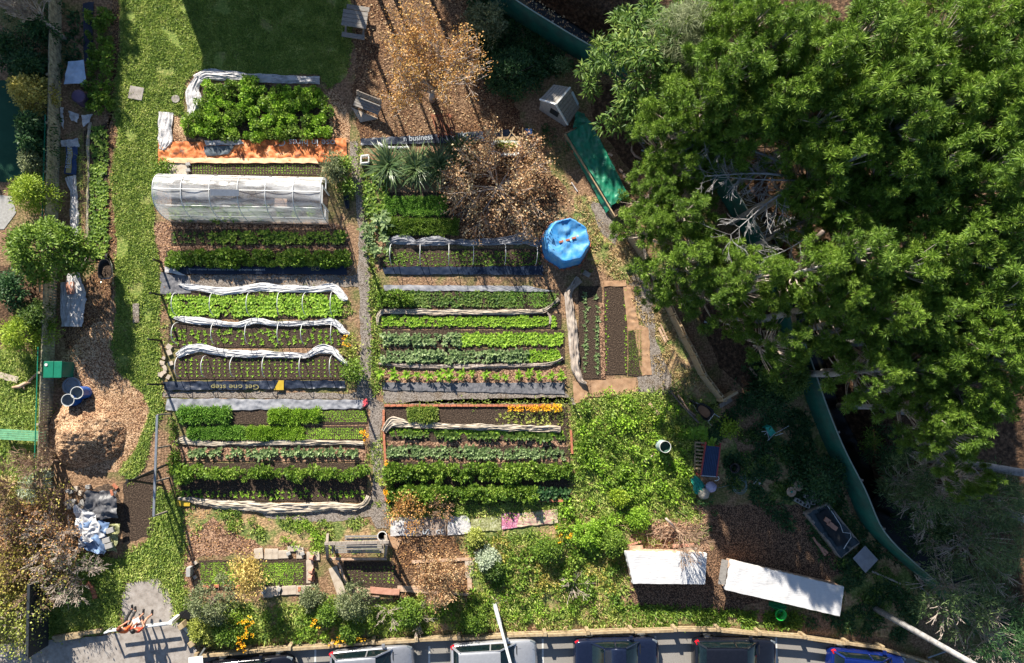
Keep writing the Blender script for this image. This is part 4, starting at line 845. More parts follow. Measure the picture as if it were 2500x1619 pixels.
# printed banners below brick bed
crumple('banner', 'white printed banner strewn with brown leaves at the left', 'banner', [(955,1262),(1014,1260),(1012,1308),(954,1308)], m_whitep, seed=12, amp=.05, z=.03)
b2 = crumple('banner', 'grey brown banner with a white letter S under the fallen leaves', 'banner', [(1014,1262),(1090,1260),(1090,1306),(1014,1308)], m_brown, seed=13, amp=.04, z=.03)
text('lettering', 'S', 1032, 1291, .09, .5, m_wtext, b2, rz=math.pi/2+math.pi, sx=1.3)
text('lettering', 'ct', 1064, 1303, .09, .42, m_wtext, b2, rz=0, sx=1.2)
crumple('banner', 'clean white square banner shaded by twigs', 'banner', [(1093,1260),(1143,1259),(1152,1300),(1093,1306)], m_whitep, seed=14, amp=.04, z=.035)
crumple('banner', 'banner printed with pale yellow green foliage', 'banner', [(1150,1268),(1222,1258),(1224,1295),(1150,1296)], m_photo1, seed=15, amp=.05, z=.04)
crumple('banner', 'small banner printed in purple and red', 'banner', [(1223,1254),(1268,1251),(1263,1286),(1226,1291)], m_photo2, seed=16, amp=.04, z=.05)
crumple('banner', 'long banner printed with pink and grey flowers at the right end', 'banner', [(1268,1252),(1360,1242),(1362,1276),(1262,1286)], m_photo3, seed=17, amp=.06, z=.045)
# cardboard around the small beds
crumple('cardboard', 'large flat brown cardboard sheet below the three small beds', 'cardboard', [(1442,930),(1552,922),(1553,962),(1445,970)], m_card, seed=18, amp=.03, fr=1.5, z=.02)
crumple('cardboard', 'ribbed dusty cardboard sheet at the foot of the vertical grey cloth', 'cardboard', [(1398,930),(1432,940),(1438,975),(1402,985)], m_card, seed=19, amp=.03, z=.03)
crumple('cardboard', 'brown paper strip between the middle and the short bed', 'cardboard', [(1520,690),(1545,700),(1560,805),(1532,810)], m_card, seed=20, amp=.05, z=.02)
crumple('cardboard', 'crumpled paper on the right side of the short bed', 'cardboard', [(1545,790),(1582,800),(1590,915),(1566,918)], m_card, seed=21, amp=.03, z=.02)
crumple('cardboard', 'narrow brown path sheet between the left and the middle bed', 'cardboard', [(1460,740),(1474,740),(1478,925),(1468,925)], m_redm, seed=22, amp=.03, z=.045)
crumple('cardboard', 'short brown sheet above the middle bed', 'cardboard', [(1475,686),(1528,684),(1528,700),(1475,700)], m_card, seed=23, amp=.03, z=.045)
# ---------- brick edging ----------
def bricks(name, pts, lab, grp, L=.3, wd=.11, hh=.1, mat=m_brick, gap=.02, cat='brick', indiv=True, jit=.06):
    q = [W(x, y) for x, y in pts]; S = [0]
    for i in range(1, len(q)): S.append(S[-1]+(q[i]-q[i-1]).length)
    t = 0
    while t < S[-1]-L:
        a = Vector((np.interp(t, S, [p.x for p in q]), np.interp(t, S, [p.y for p in q]))); c = Vector((np.interp(t+L, S, [p.x for p in q]), np.interp(t+L, S, [p.y for p in q])))
        d = c-a; m = (a+c)/2; b = MB(); b.box((m.x, m.y, hh/2+.01), (L-gap, wd, hh), rz=math.atan2(d.y, d.x)+random.gauss(0, jit), rx=random.gauss(0,.05))
        b.obj(name, mat, label=lab, cat=cat, group=grp); t += L
bricks('edging_brick', [(938,990),(1372,990)], 'orange brick in the straight row topping the lower right bed', 'bricks in the top edging row')
bricks('edging_brick', [(937,1000),(937,1050),(941,1120),(943,1225)], 'orange brick in the left edging of the lower right bed', 'bricks in the left edging')
bricks('edging_brick', [(1393,1050),(1397,1120)], 'mixed brick in the short right edging of the lower right bed', 'bricks in the right edging')
bricks('edging_brick', [(1302,1222),(1385,1222)], 'dark red brick along the bottom right edge of the lower right bed', 'bricks in the bottom edging')
bricks('garden_brick', [(180,1442),(184,1428),(195,1421),(208,1424)], 'orange brick in the upper arc on the lower left lawn', 'bricks in the upper arc', L=.22, wd=.2, jit=.2)
bricks('garden_brick', [(214,1422),(226,1432),(232,1448),(236,1466)], 'orange brick in the lower arc on the lower left lawn', 'bricks in the lower arc', L=.22, wd=.2, jit=.2)
for x, y, r, l in ((500,1431,.1,'red brick left of the others on the lower edge of the close seedling bed'),(506,1434,.4,'red brick touching the leftmost one below the close seedling bed'),(530,1430,0,'single red brick second from the left below the close seedling bed'),(556,1430,.1,'dark brown brick below the middle of the close seedling bed'),(582,1431,.2,'small brown brick under the yellow leaved tree'),(732,1437,1.5,'upright brown brick on the pale pavers below the close seedling bed'),(765,1438,.3,'reddish brick at the lower right corner of the pale pavers')):
    slab(x, y, .24, .13, r, l, mat=m_brick, name='brick', z=.07, hh=.08)
# pavers around the bottom beds
k = 0
for x, y, w_, h_, r, wh in ((632,1351,.42,.5,.1,'upper left'),(656,1352,.36,.5,-.05,'upper second'),(672,1352,.3,.5,0,'pale upper third'),(693,1353,.5,.38,.02,'upper fourth'),(718,1339,.6,.26,0,'topmost'),(733,1350,.34,.52,.02,'upper fifth'),(765,1357,.62,.42,.03,'big corner'),(757,1380,.34,.5,.05,'right hand middle'),(758,1408,.36,.6,.02,'right hand lower'),(757,1438,.4,.4,.05,'lower right corner'),(735,1440,.42,.42,0,'bottom fifth'),(712,1440,.46,.42,.02,'bottom fourth'),(696,1441,.3,.42,0,'bottom third'),(675,1442,.34,.46,.1,'bottom second'),(655,1445,.46,.5,.02,'bottom left')):
    k += 1; slab(x, y, w_, h_, r, '%s pale stone paver framing the close seedling bed' % wh, mat=m_pave, name='paver', z=.04+.004*(k%3), hh=.06)
for x, y, r, wh in ((646,1444,.8,'leaning'),(683,1437,1.2,'square'),(706,1350,.4,'small dark'),(740,1350,.3,'small pale')): slab(x, y, .2,.16, r, '%s grey stone resting on the pale pavers' % wh, mat=m_blockc, name='loose_stone', z=.12, hh=.1)
for x, y, s_, l in ((758,1360,.26,'orange clay pot lying broken on the upper right pavers'),(757,1392,.3,'orange broken clay pot on the right hand pavers'),(756,1409,.34,'larger clay shard below the broken pot')):
    p = W(x,y); b = MB(); b.lathe([(.1*s_/.26,0),(.14*s_/.26,.22),(.12*s_/.26,.22),(.08*s_/.26,.03)], 9, (p.x,p.y,.16), Matrix.Rotation(1.3,3,'Y')); b.obj('clay_pot', m_terra, label=l, cat='pot')
b = MB(); p = W(467,1392); b.box((p.x,p.y,.2),(.2,.42,.4)); b.obj('concrete_post', m_blockc, label='short upright pale concrete post at the left end of the close seedling bed', cat='post', bevel=.01)
for x, y, l in ((479,1373,'upper'),(478,1408,'lower')): slab(x,y,.16,.16,.6,'%s small pale stone beside the concrete post' % l, mat=m_pave, name='loose_stone', z=.07, hh=.1)
def plank(x0,y0,x1,y1,w_,lab,mat=m_plank,z=.05,name='plank',h=.04):
    b = MB(); b.bar(V2(x0,y0,z), V2(x1,y1,z), w_, h); return b.obj(name, mat, label=lab, cat='plank')
plank(862,1440,905,1446,.34,'pale wide board left below the dark seedling bed')
plank(903,1440,975,1447,.3,'orange brown warped board below the dark seedling bed', m_terra, .09)
plank(970,1434,1050,1436,.16,'thin board continuing under the orange leaved tree')
plank(895,1456,926,1458,.1,'small board edge below the wide pale board')
plank(812,1385,835,1452,.42,'flat pale board left of the dark seedling bed', m_pave, .03)
plank(826,1372,845,1425,.12,'narrow leaning board at the left side of the dark seedling bed')
plank(1005,1372,1160,1364,.14,'long thin board running under the orange leaved tree')
plank(1145,1368,1147,1410,.42,'pale flat board right of the orange leaved tree', m_pave, .035)
plank(1146,1412,1147,1440,.22,'short board end below the pale flat board')
plank(960,1440,1150,1452,.12,'lower board edging the bed beneath the orange leaved tree')
plank(920,1307,975,1330,.5,'tan cardboard sheet beside the swing bench', m_card, .02)
plank(1210,1470,1240,1462,.3,'ragged white board at the base of the lamp post', m_whitep, .06)
# ---------- swing bench ----------
sb = thing('swing_bench', 'weathered timber swing bench hanging in its frame', 'swing bench', V2(872,1348))
z_t = 1.9
L0 = (W(800,1363,0), W(800,1305,0)); R0 = (W(940,1363,0), W(940,1305,0)); tl = W(798,1327,z_t); trr = W(944,1323,z_t); lm = (tl, trr)
for (a, c), top in ((L0, tl), (R0, trr)):
    for q in (a, c): b = MB(); b.bar((q.x,q.y,0), (top.x, top.y+(q.y-top.y)*.08, z_t), .12); b.obj('leg', m_wood, sb)
    b = MB(); m1 = a.lerp(Vector((top.x,top.y,z_t)), .5); m2 = c.lerp(Vector((top.x,top.y,z_t)), .5); b.bar((m1.x,m1.y,.9),(m2.x,m2.y,.9), .09); b.obj('cross_brace', m_wood, sb)
b = MB(); b.bar((tl.x-.1,tl.y,z_t),(trr.x+.1,trr.y,z_t), .13); b.obj('top_beam', m_wood, sb)
zs = .5; b = MB()
for i in range(5): y_ = 1348-i*5.5; a = W(818,y_,zs); c = W(932,y_,zs); b.bar((a.x,a.y,zs),(c.x,c.y,zs), .085,.03)
b.obj('seat', m_woodg, sb)
b = MB()
for i in range(5): a = W(842,1336-i*6.5,zs+.15+.12*i); c = W(921,1335-i*6.5,zs+.15+.12*i); b.bar(a, c, .09,.03)
b.obj('backrest', m_woodg, sb)
for x in (812, 935):
    b = MB(); a = W(x,1350,zs+.25); c = W(x,1322,zs+.28); b.bar(a,c,.09,.04); b.obj('armrest', m_wood, sb)
    b = MB(); a = W(x,1335,zs); b.tube([(a.x,a.y,zs),(a.x, tl.y, z_t)], .012, 4); b.obj('chain', m_metal, sb)
b = MB(); a = W(806,1364,.3); c = W(945,1364,.3); b.bar(a,c,.12,.12); b.obj('front_beam', m_plank, sb)
b = MB(); p = W(936,1303,.0); b.lathe([(.001,.02),(.17,.02),(.2,.5),(.23,.5),(.23,.54),(.19,.54),(.16,.08),(.001,.08)], 18, (p.x,p.y,0)); b.obj('black_bucket', m_black, smooth=True, label='dark bucket with a pale rim behind the swing bench', cat='bucket')
b = MB(); b.lathe([(.2,.52),(.24,.52),(.24,.55),(.2,.55)], 18, (p.x,p.y,.005)); o = b.obj('rim', m_lgrey, bpy.data.objects['black_bucket'], center=False); o.data.transform(Matrix.Translation(-Vector((bpy.data.objects['black_bucket'].location))))
# ---------- bathtub planter ----------
bt = thing('bathtub', 'old white bathtub reused as a planter', 'bathtub', V2(1236,361))
def oval(cx, cy, a, c, z, n=28, pw=.6): return [(cx+a*math.copysign(abs(math.cos(t))**pw, math.cos(t)), cy+c*math.copysign(abs(math.sin(t))**pw, math.sin(t)), z) for t in [2*math.pi*i/n for i in range(n)]]
c = W(1236,361,.5); n = 28; b = MB()
rings = [oval(c.x,c.y,.66,.3,0,n,.5), oval(c.x,c.y,.76,.37,.46,n,.15), oval(c.x,c.y,.77,.38,.5,n,.15), oval(c.x,c.y,.66,.27,.5,n,.75), oval(c.x,c.y,.6,.22,.3,n,.75)]
V = sum(rings, []); b.add(V, [(i*n+k, i*n+(k+1)%n, (i+1)*n+(k+1)%n, (i+1)*n+k) for i in range(4) for k in range(n)]); b.obj('tub', m_whitepaint, bt, smooth=False)
b = MB(); b.add(oval(c.x,c.y,.62,.24,.34,n,.75), [tuple(range(n))]); b.obj('soil_fill', m_leafl, bt)
crop('herbs', 'small weeds and leaves growing in the white bathtub', 'plants', (1215,354,1256,366), 2, .2, P_feather, g_yel, .9, .03, z=.36)
plank(1188,340,1272,337,.18,'pale long board above the white bathtub', m_pine, .25)
b = MB()
for a, c_ in (((1207,330),(1205,338)),((1226,312),(1226,338)),((1244,318),(1262,338)),((1256,310),(1240,338)),((1276,312),(1276,352))): b.bar(V2(*a,.3), V2(*c_,.3), .05)
b.obj('timber_trellis', m_pine, label='loose thin timber frame behind the white bathtub', cat='frame')
p = W(1290,324,.3); b = MB(); b.box((p.x,p.y,.2),(.34,.3,.4)); b.box((p.x,p.y,.41),(.38,.34,.04)); b.obj('blue_box', plain('dark_blue',(.02,.07,.2)), label='small dark blue box beside the timber frame', cat='box', bevel=.01)
b = MB(); b.tube([V2(1298,352,.02),V2(1299,360,.4),V2(1299,388,.02)], .015, 5); b.obj('thin_stake', m_metal, label='thin upright rod at the right of the bathtub', cat='stake')
# ---------- rusty slatted bench under the autumn tree ----------
rb = thing('slatted_bench', 'rusty brown slatted frame under the autumn tree', 'frame', V2(1083,305))
for i in range(9):
    if i in (5,): continue
    a = W(1052+i*5.6,278,.35); c_ = W(1070+i*5.6,334,.35); b = MB(); b.bar(a, c_, .05, .03); b.obj('slat', m_rust, rb)
for t in (.1,.9):
    a = W(1052+18*t,278+56*t,.3); c_ = W(1100+18*t,278+56*t,.3); b = MB(); b.bar(a,c_,.05,.05); b.obj('crossbar', m_rust, rb)
for x, y in ((1056,282),(1100,282),(1070,330),(1114,330)): b = MB(); q = W(x,y,.3); b.box((q.x,q.y,.15),(.06,.06,.3)); b.obj('leg', m_rust, rb)
# ---------- picnic table & bench ----------
pt = thing('picnic_table', 'grey weathered picnic table under the trees at the top', 'picnic table', V2(865,55), 0)
ang = -.12; ca, sa = math.cos(ang), math.sin(ang); c0 = W(866,46,.75)
def loc(u, v, z): return (c0.x+u*ca-v*sa, c0.y+u*sa+v*ca, z)
for i, v in enumerate((-.33,-.11,.11,.33)): b = MB(); b.box(loc(0,v,.74), (1.25,.2,.045), rz=ang); b.obj('table_board', m_woodg, pt)
for s_ in (-.75,.75): b = MB(); b.box(loc(.03*s_,s_,.44), (1.15,.24,.045), rz=ang); b.obj('bench_seat', m_woodg, pt)
for u in (-.45,.45):
    for s_ in (-1,1): b = MB(); b.bar(loc(u,s_*.6,0), loc(u,s_*.2,.72), .09,.05); b.obj('leg', m_woodg, pt)
    b = MB(); b.bar(loc(u,-.8,.4), loc(u,.8,.4), .09,.05); b.obj('cross_beam', m_woodg, pt)
gb = thing('garden_bench', 'old dark wooden bench in the shade beside the path', 'bench', V2(897,262))
ang = -.36; ca, sa = math.cos(ang), math.sin(ang); c0 = W(897,258,.45)
for i in range(4): b = MB(); b.box(loc(0,.2-.13*i,.45), (1.35,.11,.035), rz=ang); b.obj('seat_slat', m_woodg, gb)
for i in range(3): b = MB(); b.box(loc(0,.3+.04*i,.6+.13*i), (1.35,.035,.1), rz=ang); b.obj('back_slat', m_wood, gb)
for u in (-.58,.58):
    for v in (-.18,.26): b = MB(); b.box(loc(u,v,.22), (.06,.06,.44), rz=ang); b.obj('leg', m_wood, gb)
    b = MB(); b.bar(loc(u,.28,.4), loc(u,.38,.98), .06); b.obj('back_post', m_wood, gb)
crumple('board', 'pale flat board lying in front of the dark bench', 'board', [(858,262),(868,268),(925,290),(880,300)], m_pave, seed=3, amp=.02, z=.03)
# ---------- neighbour's green bench ----------
nbk = thing('garden_bench', "pale green slatted bench on the neighbour's lawn", 'bench', V2(57,1064)); ang = -.06; ca, sa = math.cos(ang), math.sin(ang); c0 = W(56,1063,.45)
for i in range(5): b = MB(); b.box(loc(0,.2-.1*i,.45), (2.1,.085,.035), rz=ang); b.obj('seat_slat', m_benchg, nbk)
for u in (-.9,.9):
    for v in (-.18,.18): b = MB(); b.box(loc(u,v,.22),(.07,.07,.43), rz=ang); b.obj('leg', m_benchg, nbk)
plank(-10,914,44,928,.3,"flat tan plank lying on the neighbour's lawn", m_pave)
b = MB(); b.tube([V2(30,946,.08),V2(48,944,.12),V2(62,936,.1),V2(76,934,.1)], [.05,.1,.09,.03], 7); b.tube([V2(56,940,.1),V2(60,952,.12)], [.05,.03], 5); b.tube([V2(70,932,.1),V2(90,912,.15),V2(108,905,.2)], [.06,.05,.03], 6)
b.obj('driftwood_log', m_plank, smooth=True, label="twisted tan branch log on the neighbour's lawn", cat='log')
# ---------- left paling fence ----------
FL = [(150,-40),(150,120),(148,300),(144,440),(141,600),(137,760),(132,900),(128,1040),(122,1190)]
fl = [W(x,y,0) for x,y in FL]; fo = thing('paling_fence', 'long timber paling fence along the left side of the garden', 'fence', fl[4])
S = [0]
for i in range(1,len(fl)): S.append(S[-1]+(fl[i]-fl[i-1]).length)
def along(L, S, t): return Vector((np.interp(t,S,[p.x for p in L]), np.interp(t,S,[p.y for p in L]), 0))
b = MB(); t = 0
while t < S[-1]-.1:
    p = along(fl,S,t); q = along(fl,S,t+.13); d = (q-p).normalized(); h_ = 1.05+random.uniform(-.03,.03); gap = 1 if p.y > -2.5 or random.random() < .55 else 0
    if gap: m = (p+q)/2; b.box((m.x,m.y,h_/2), (.02,.125,h_), rz=math.atan2(d.y,d.x)-math.pi/2, ry=random.uniform(-.01,.01))
    t += .14
b.obj('palings', m_fencew, fo)
for zz_ in (.25,.6,.92):
    b = MB()
    for i in range(len(fl)-1): b.bar((fl[i].x-.06,fl[i].y,zz_),(fl[i+1].x-.06,fl[i+1].y,zz_),.05,.09)
    b.obj('rail', m_fencew, fo)
t = .4
while t < S[-1]: p = along(fl,S,t); b = MB(); b.box((p.x-.05,p.y,.56),(.1,.1,1.12)); b.obj('post', m_fencew, fo); t += 2.4
for i, (y0, y1) in enumerate(((300,560),(640,720),(850,1180))):
    b = MB(); a = along(fl,S,1)*0+Vector((W(np.interp(y0,[300,1190],[148,122]),y0).x-.1,W(120,y0).y,1.1)); c_ = Vector((W(np.interp(y1,[300,1190],[148,122]),y1).x-.1,W(120,y1).y,1.1)); b.bar(a,c_,.04,.04); b.obj('green_capping', m_dgreen, fo)
# lower fence continuing down; its near-black colour stands in for the fence's deep shadow
b = MB(); fl2 = [W(*q) for q in ((122,1400),(118,1575))]; d_ = thing('dark_fence', 'solid timber fence in the lower left corner, coloured near black for its deep shade', 'fence', fl2[0])
b.bar((fl2[0].x,fl2[0].y,.8),(fl2[1].x,fl2[1].y,.8),.05,1.6); b.obj('panel', plain('fence_shade_black',(.02,.025,.03)), d_)
b = MB(); b.bar((fl2[0].x,fl2[0].y,1.62),(fl2[1].x,fl2[1].y,1.62),.12,.04); b.obj('cap', plain('fence_shade_black2',(.03,.035,.04)), d_)
# ---------- green utility box, barrels ----------
ub = thing('utility_box', 'green metal box standing against the paling fence', 'cabinet', V2(158,902)); c0 = W(147,899,1.05); bx = W(160,903)
b = MB(); b.box((bx.x,bx.y,.5),(.78,.72,1.0)); b.obj('body', m_dgreen, ub, bevel=.015)
b = MB(); b.box((bx.x-.2,bx.y,1.03),(.44,.78,.05)); b.obj('lid', m_dgreen, ub, bevel=.01)
b = MB(); b.box((bx.x+.21,bx.y,1.02),(.36,.78,.04)); b.obj('lid', m_dgreen, ub, bevel=.01)
b = MB(); b.lathe([(.001,.02),(.07,.02),(.07,0)],12,(bx.x-.3,bx.y+.22,1.06)); b.obj('cap', m_lgrey, ub)
def barrel(px, py, lab, body, rimm, inner, h=.85, r=.29, tilt=0, name='barrel'):
    p = W(px, py, h); t = thing(name, lab, 'barrel', (p.x,p.y,0))
    b = MB(); b.lathe([(r*.93,0),(r*.98,.1),(r*1.03,h*.3),(r*1.0,h*.33),(r*1.04,h*.5),(r*1.0,h*.66),(r*1.02,h*.7),(r*.96,h*.97),(r*.97,h)], 24, (p.x,p.y,0), cap=False); b.obj('body', body, t, smooth=True)
    b = MB(); b.lathe([(r*.94,h-.02),(r*1.02,h-.02),(r*1.02,h+.03),(r*.94,h+.03),(r*.94,h-.02)],24,(p.x,p.y,0)); b.obj('rim', rimm, t, smooth=False)
    b = MB(); b.lathe([(r*.95,h),(r*.92,h*.75),(.001,h*.74)],24,(p.x,p.y,0)); b.obj('inside', inner, t, smooth=True); return t
barrel(188,959,'open blue plastic barrel nearer the chip heap', m_bluep, m_lgrey, plain('barrel_inside',(.12,.15,.18)))
barrel(166,977,'open blue plastic barrel closest to the fence, lower of the pair', m_bluep, m_lgrey, plain('barrel_inside',(.12,.15,.18)))
barrel(1624,1091,'open pale grey barrel standing in the weedy plot', m_greyp, m_lgrey, plain('green_water',(.01,.06,.04)), h=.9)
p = W(177,942); b = MB(); b.lathe([(.42,0),(.42,.12),(.36,.12),(.34,.02),(.001,.02)],22,(p.x,p.y,0)); b.obj('tub', plain('grey_tub',(.3,.32,.34)), label='shallow round grey tub behind the blue barrels', cat='tub', smooth=False)
# woodchip heap
def mound(name, label, cat, px, py, rx, ry, h, mat, seed=0, n=60, rough=.12):
    c = W(px,py); V = []
    for j in range(n+1):
        for i in range(n+1):
            u = -1.15+2.3*i/n; v = -1.15+2.3*j/n; r = math.hypot(u,v)*(1+.18*noise.noise(Vector((u*1.5,v*1.5,seed)))); f = max(0,1-r)**.85
            V.append((c.x+u*rx, c.y+v*ry, h*f*(1+.3*noise.noise(Vector((u*2.5,v*2.5,seed+2)))) + rough*f**.3*abs(noise.noise(Vector((u*9,v*9,seed)))) - .03 + .03*(f>0)))
    F = [(j*(n+1)+i, j*(n+1)+i+1, (j+1)*(n+1)+i+1, (j+1)*(n+1)+i) for j in range(n) for i in range(n)]
    return npobj(name, V, F, mat, label=label, cat=cat, smooth=True)
mound('wood_chip_heap', 'heap of fresh pale wood chips beside the fence', 'wood chip heap', 208,1058,1.9,1.75,1.05, m_mulch, 3, rough=.25)
mound('soil_heap', 'low brown compost heap near the dead branches', 'heap', 1640,1295,1.9,.8,.25, m_redm, 5)
# wheelbarrows
def wheelbarrow(px, py, rz, label, fill):
    t = thing('wheelbarrow', label, 'wheelbarrow', V2(px,py)); 
    def part(nm, mb, mat, **k):
        me_o = mb.obj(nm, mat, center=False, **k); me_o.parent = t; return me_o
    b = MB(); n = 20; R_ = []
    for a_, c_, z_, of in ((.32,.2,.32,0),(.46,.3,.52,.03),(.5,.33,.6,.04),(.47,.3,.6,.04),(.33,.2,.4,.02)):
        R_ += [(of+x, y*(1-.25*(x/a_)) if a_ else y, z_) for x, y, _ in oval(0,0,a_,c_,0,n,.7)]
    b.add(R_, [(i*n+k, i*n+(k+1)%n, (i+1)*n+(k+1)%n, (i+1)*n+k) for i in range(4) for k in range(n)] + [tuple(range(n))]); part('tray', b, m_black)
    b = MB(); b.add([(.02+x,y,z) for x,y,z in oval(0,0,.36,.22,.45,n,.7)], [tuple(range(n))]); part('load', b, fill)
    b = MB()
    for s_ in (-1,1): b.tube([(.62,s_*.06,.2),(.3,s_*.2,.28),(-.4,s_*.26,.42),(-.75,s_*.3,.56)], .017, 6); b.tube([(-.25,s_*.24,.38),(-.3,s_*.26,.02),(-.15,s_*.24,.02),(-.1,s_*.22,.36)], .014, 5)
    b.tube([(-.42,-.27,.6),(-.44,.27,.6)], .014, 5); part('frame', b, m_steel)
    b = MB(); b.lathe([(.1,-.04),(.19,-.05),(.21,0),(.19,.05),(.1,.04)], 18, (.68,0,.21), Matrix.Rotation(math.pi/2,3,'X')); part('wheel', b, m_black)
    t.rotation_euler = (0,0,rz); return t
wheelbarrow(271,664, math.pi/2+.12, 'dark wheelbarrow with brown soil beside the lawn', m_soil)
wheelbarrow(1712,1004, math.pi-.75, 'black wheelbarrow carrying tan compost at the edge of the shade', M('tan_compost', lerp((.25,.12,.06),(.38,.2,.11)), scale=8))
# ---------- tarps lower left ----------
th = thing('tarp_heap', 'heap covered with grey and silver tarpaulins weighted by blocks', 'tarpaulin', V2(245,1270))
mound('heap', None, None, 245,1272,1.1,1.7,.5, m_soil, 8, n=30).parent = None
hp = bpy.data.objects['heap']; loc0 = hp.location.copy(); hp.parent = th; hp.location = loc0-th.location
def tarp(nm, quad, mat, z, amp, seed, **k): return crumple(nm, None, None, quad, mat, z=z, amp=amp, seed=seed, parent=th, fr=1.6, edge=.12, res=.06, **k)
m_tg = plain('charcoal_tarp',(.09,.09,.1),rough=.5,spec=.5,bump=.5); m_ts = plain('silver_tarp',(.5,.5,.52),rough=.4,var=.3,scale=3,bump=.5); m_tb = plain('blue_grey_tarp',(.13,.2,.34),rough=.4,var=.5,scale=2,bump=.5)
tarp('grey_tarp', [(228,1195),(298,1196),(297,1262),(212,1262)], m_tg, .35, .35, 31)
tarp('silver_tarp', [(198,1225),(250,1252),(270,1300),(208,1330)], m_ts, .42, .35, 32)
tarp('blue_tarp', [(215,1265),(282,1268),(268,1352),(215,1330)], m_tb, .46, .3, 33)
tarp('speckled_sheet', [(272,1275),(300,1275),(297,1345),(268,1340)], m_photo1, .3, .2, 34)
for x,y,l in ((285,1288,'upper'),(276,1312,'middle'),(282,1325,'lower'),(220,1210,'big white')): 
    w_ = .34 if 'big' not in l else .42
    slab(x,y,w_,.24,.3,'%s pale block holding down the tarpaulins' % l, mat=m_pave if 'big' in l else m_blockc, name='weight_block', z=.62 if 'big' not in l else .12, hh=.12)
slab(218,1188,.2,.2,.1,'grey cube block above the tarpaulin heap', mat=m_blockc, name='concrete_block', z=.1, hh=.16)
slab(283,1187,.3,.14,-.8,'orange brick above the tarpaulin heap', mat=m_brick, name='brick', z=.06, hh=.08); slab(289,1198,.28,.12,-1.3,'brick lying on the top right corner of the charcoal tarp', mat=m_brick, name='brick', z=.62, hh=.08)
for i in range(16):
    x = random.uniform(160,205); y = random.uniform(1180,1245); s_ = random.uniform(.12,.24)
    b = MB(); q = W(x,y); b.box((q.x,q.y,.08),(s_,s_*.8,s_*.6), rz=random.uniform(0,3), rx=random.uniform(-.3,.3)); b.obj('rubble_stone', m_pave if i%2 else m_blockc, label='pale broken stone in the rubble left of the tarpaulins', cat='rubble', group='rubble left of the tarpaulins')
# ---------- left strip junk ----------
crumple('plastic_sheet','pale blue white sheet in the shade at the top left','plastic sheet',[(176,160),(214,154),(220,214),(166,212)], plain('pale_blue_sheet',(.45,.55,.7),var=.15,rough=.5), seed=41, amp=.12, z=.3, fr=1.2)
p = W(190,234,.6); b = MB(); b.lathe([(.34,0),(.31,.5),(.33,.56),(.25,.6),(.001,.62)],20,(p.x,p.y,0)); b.obj('compost_bin', plain('dark_purple',(.09,.06,.12),rough=.6), smooth=True, label='round dark compost bin below the pale blue sheet', cat='compost bin')
crumple('weed_mat','dark navy mat strip at the top left beside the leafy row','ground sheet',[(204,10),(230,5),(226,160),(206,150)], m_navy, seed=42, amp=.04)
for q_, s_, l, mt in (([(152,264),(159,264),(160,320),(154,310)],43,'thin white plastic edge by the fence near the top',m_whitep),([(172,272),(198,282),(192,302),(176,296)],44,'torn white plastic scrap in the shade',m_whitep),([(203,285),(228,280),(222,300),(208,312)],45,'white bucket shaped plastic bundle at the head of the bean row',m_whitep)):
    crumple('plastic_scrap', l, 'plastic sheet', q_, mt, seed=s_, amp=.18, z=.05)
rs = crumple('banner','printed banner with blue and mustard panels reading RESERVE by the fence','banner',[(166,358),(194,358),(188,430),(160,424)], plain('navy_print',(.02,.05,.14),var=.3), seed=46, amp=.03, fr=1, z=.1)
crumple('mustard_panel', None, None, [(170,362),(181,362),(178,424),(166,422)], plain('mustard',(.42,.34,.14)), z=.135, amp=.02, seed=46, fr=1, parent=rs)
text('lettering','RESERVE', 171, 412, .19, .34, m_wtext, rs, rz=math.pi/2-.06, sx=1.0)
crumple('plastic_sheet','white crumpled sheet above the RESERVE banner','plastic sheet',[(152,345),(194,340),(196,360),(152,362)], m_whitep, seed=47, amp=.14)
cloth('plastic_sheet','white and blue crumpled plastic strip running down beside the fence','plastic sheet',[(175,432),(184,470),(183,520),(186,560),(190,600),(205,625)], [.5,.32,.42,.34,.3,.3], m_whitep, seed=48, amp=.2)
cloth('plastic_strip','thin pale strip between the leek row and the bean row','plastic sheet',[(222,300),(216,350),(218,420),(216,520),(214,600),(208,640),(192,660)], [.14,.16,.1,.12,.14,.2,.3], m_cream, seed=49, amp=.1)
cloth('plastic_sheet','wrinkled white plastic lying beside the fence below the big tree','plastic sheet',[(182,668),(185,700),(183,740),(180,798)], [.5,.9,1.0,.95], m_whitep, seed=50, amp=.2, nv=18)
cloth('plastic_sheet','rust stained patch of plastic beneath the big tree','plastic sheet',[(176,690),(178,720)], [.4,.35], m_terra, seed=51, amp=.14, z=.16)
cloth('plastic_sheet','narrow white plastic fold against the fence below the big tree','plastic sheet',[(156,690),(157,720),(155,760),(158,790)], [.2,.25,.2,.25], m_whitep, seed=52, amp=.15)
cloth('plastic_bag','dark plastic bag beside the olive shrub at the greenhouse corner','plastic bag',[(848,462),(845,485),(848,500),(850,512)], [.3,.3,.25,.15], m_blackp, seed=53, amp=.25)
for px,py,l in ((395,722,'left of the first fleece'),(392,640,'left of the navy banner'),(393,832,'left of the second tunnel'),(403,938,'at the left end of the black banner'),(1398,985,'at the top corner of the weedy plot'),(889,996,'beside the pink rag'),(905,650,'at the left end of the right tunnel'),(1326,668,'at the right end of the navy plastic')):
    h_ = {395:1.3,392:.8,393:1.4,403:1.9,1398:.6,889:.9,905:1.1,1326:1.2}[px]; b = MB(); q = W(px,py); b.box((q.x,q.y,h_/2),(.09,.09,h_), taper=.9, rx=random.uniform(-.04,.04)); b.obj('stake', m_black if px != 1398 else m_wood, label='thin dark stake %s' % l, cat='stake')
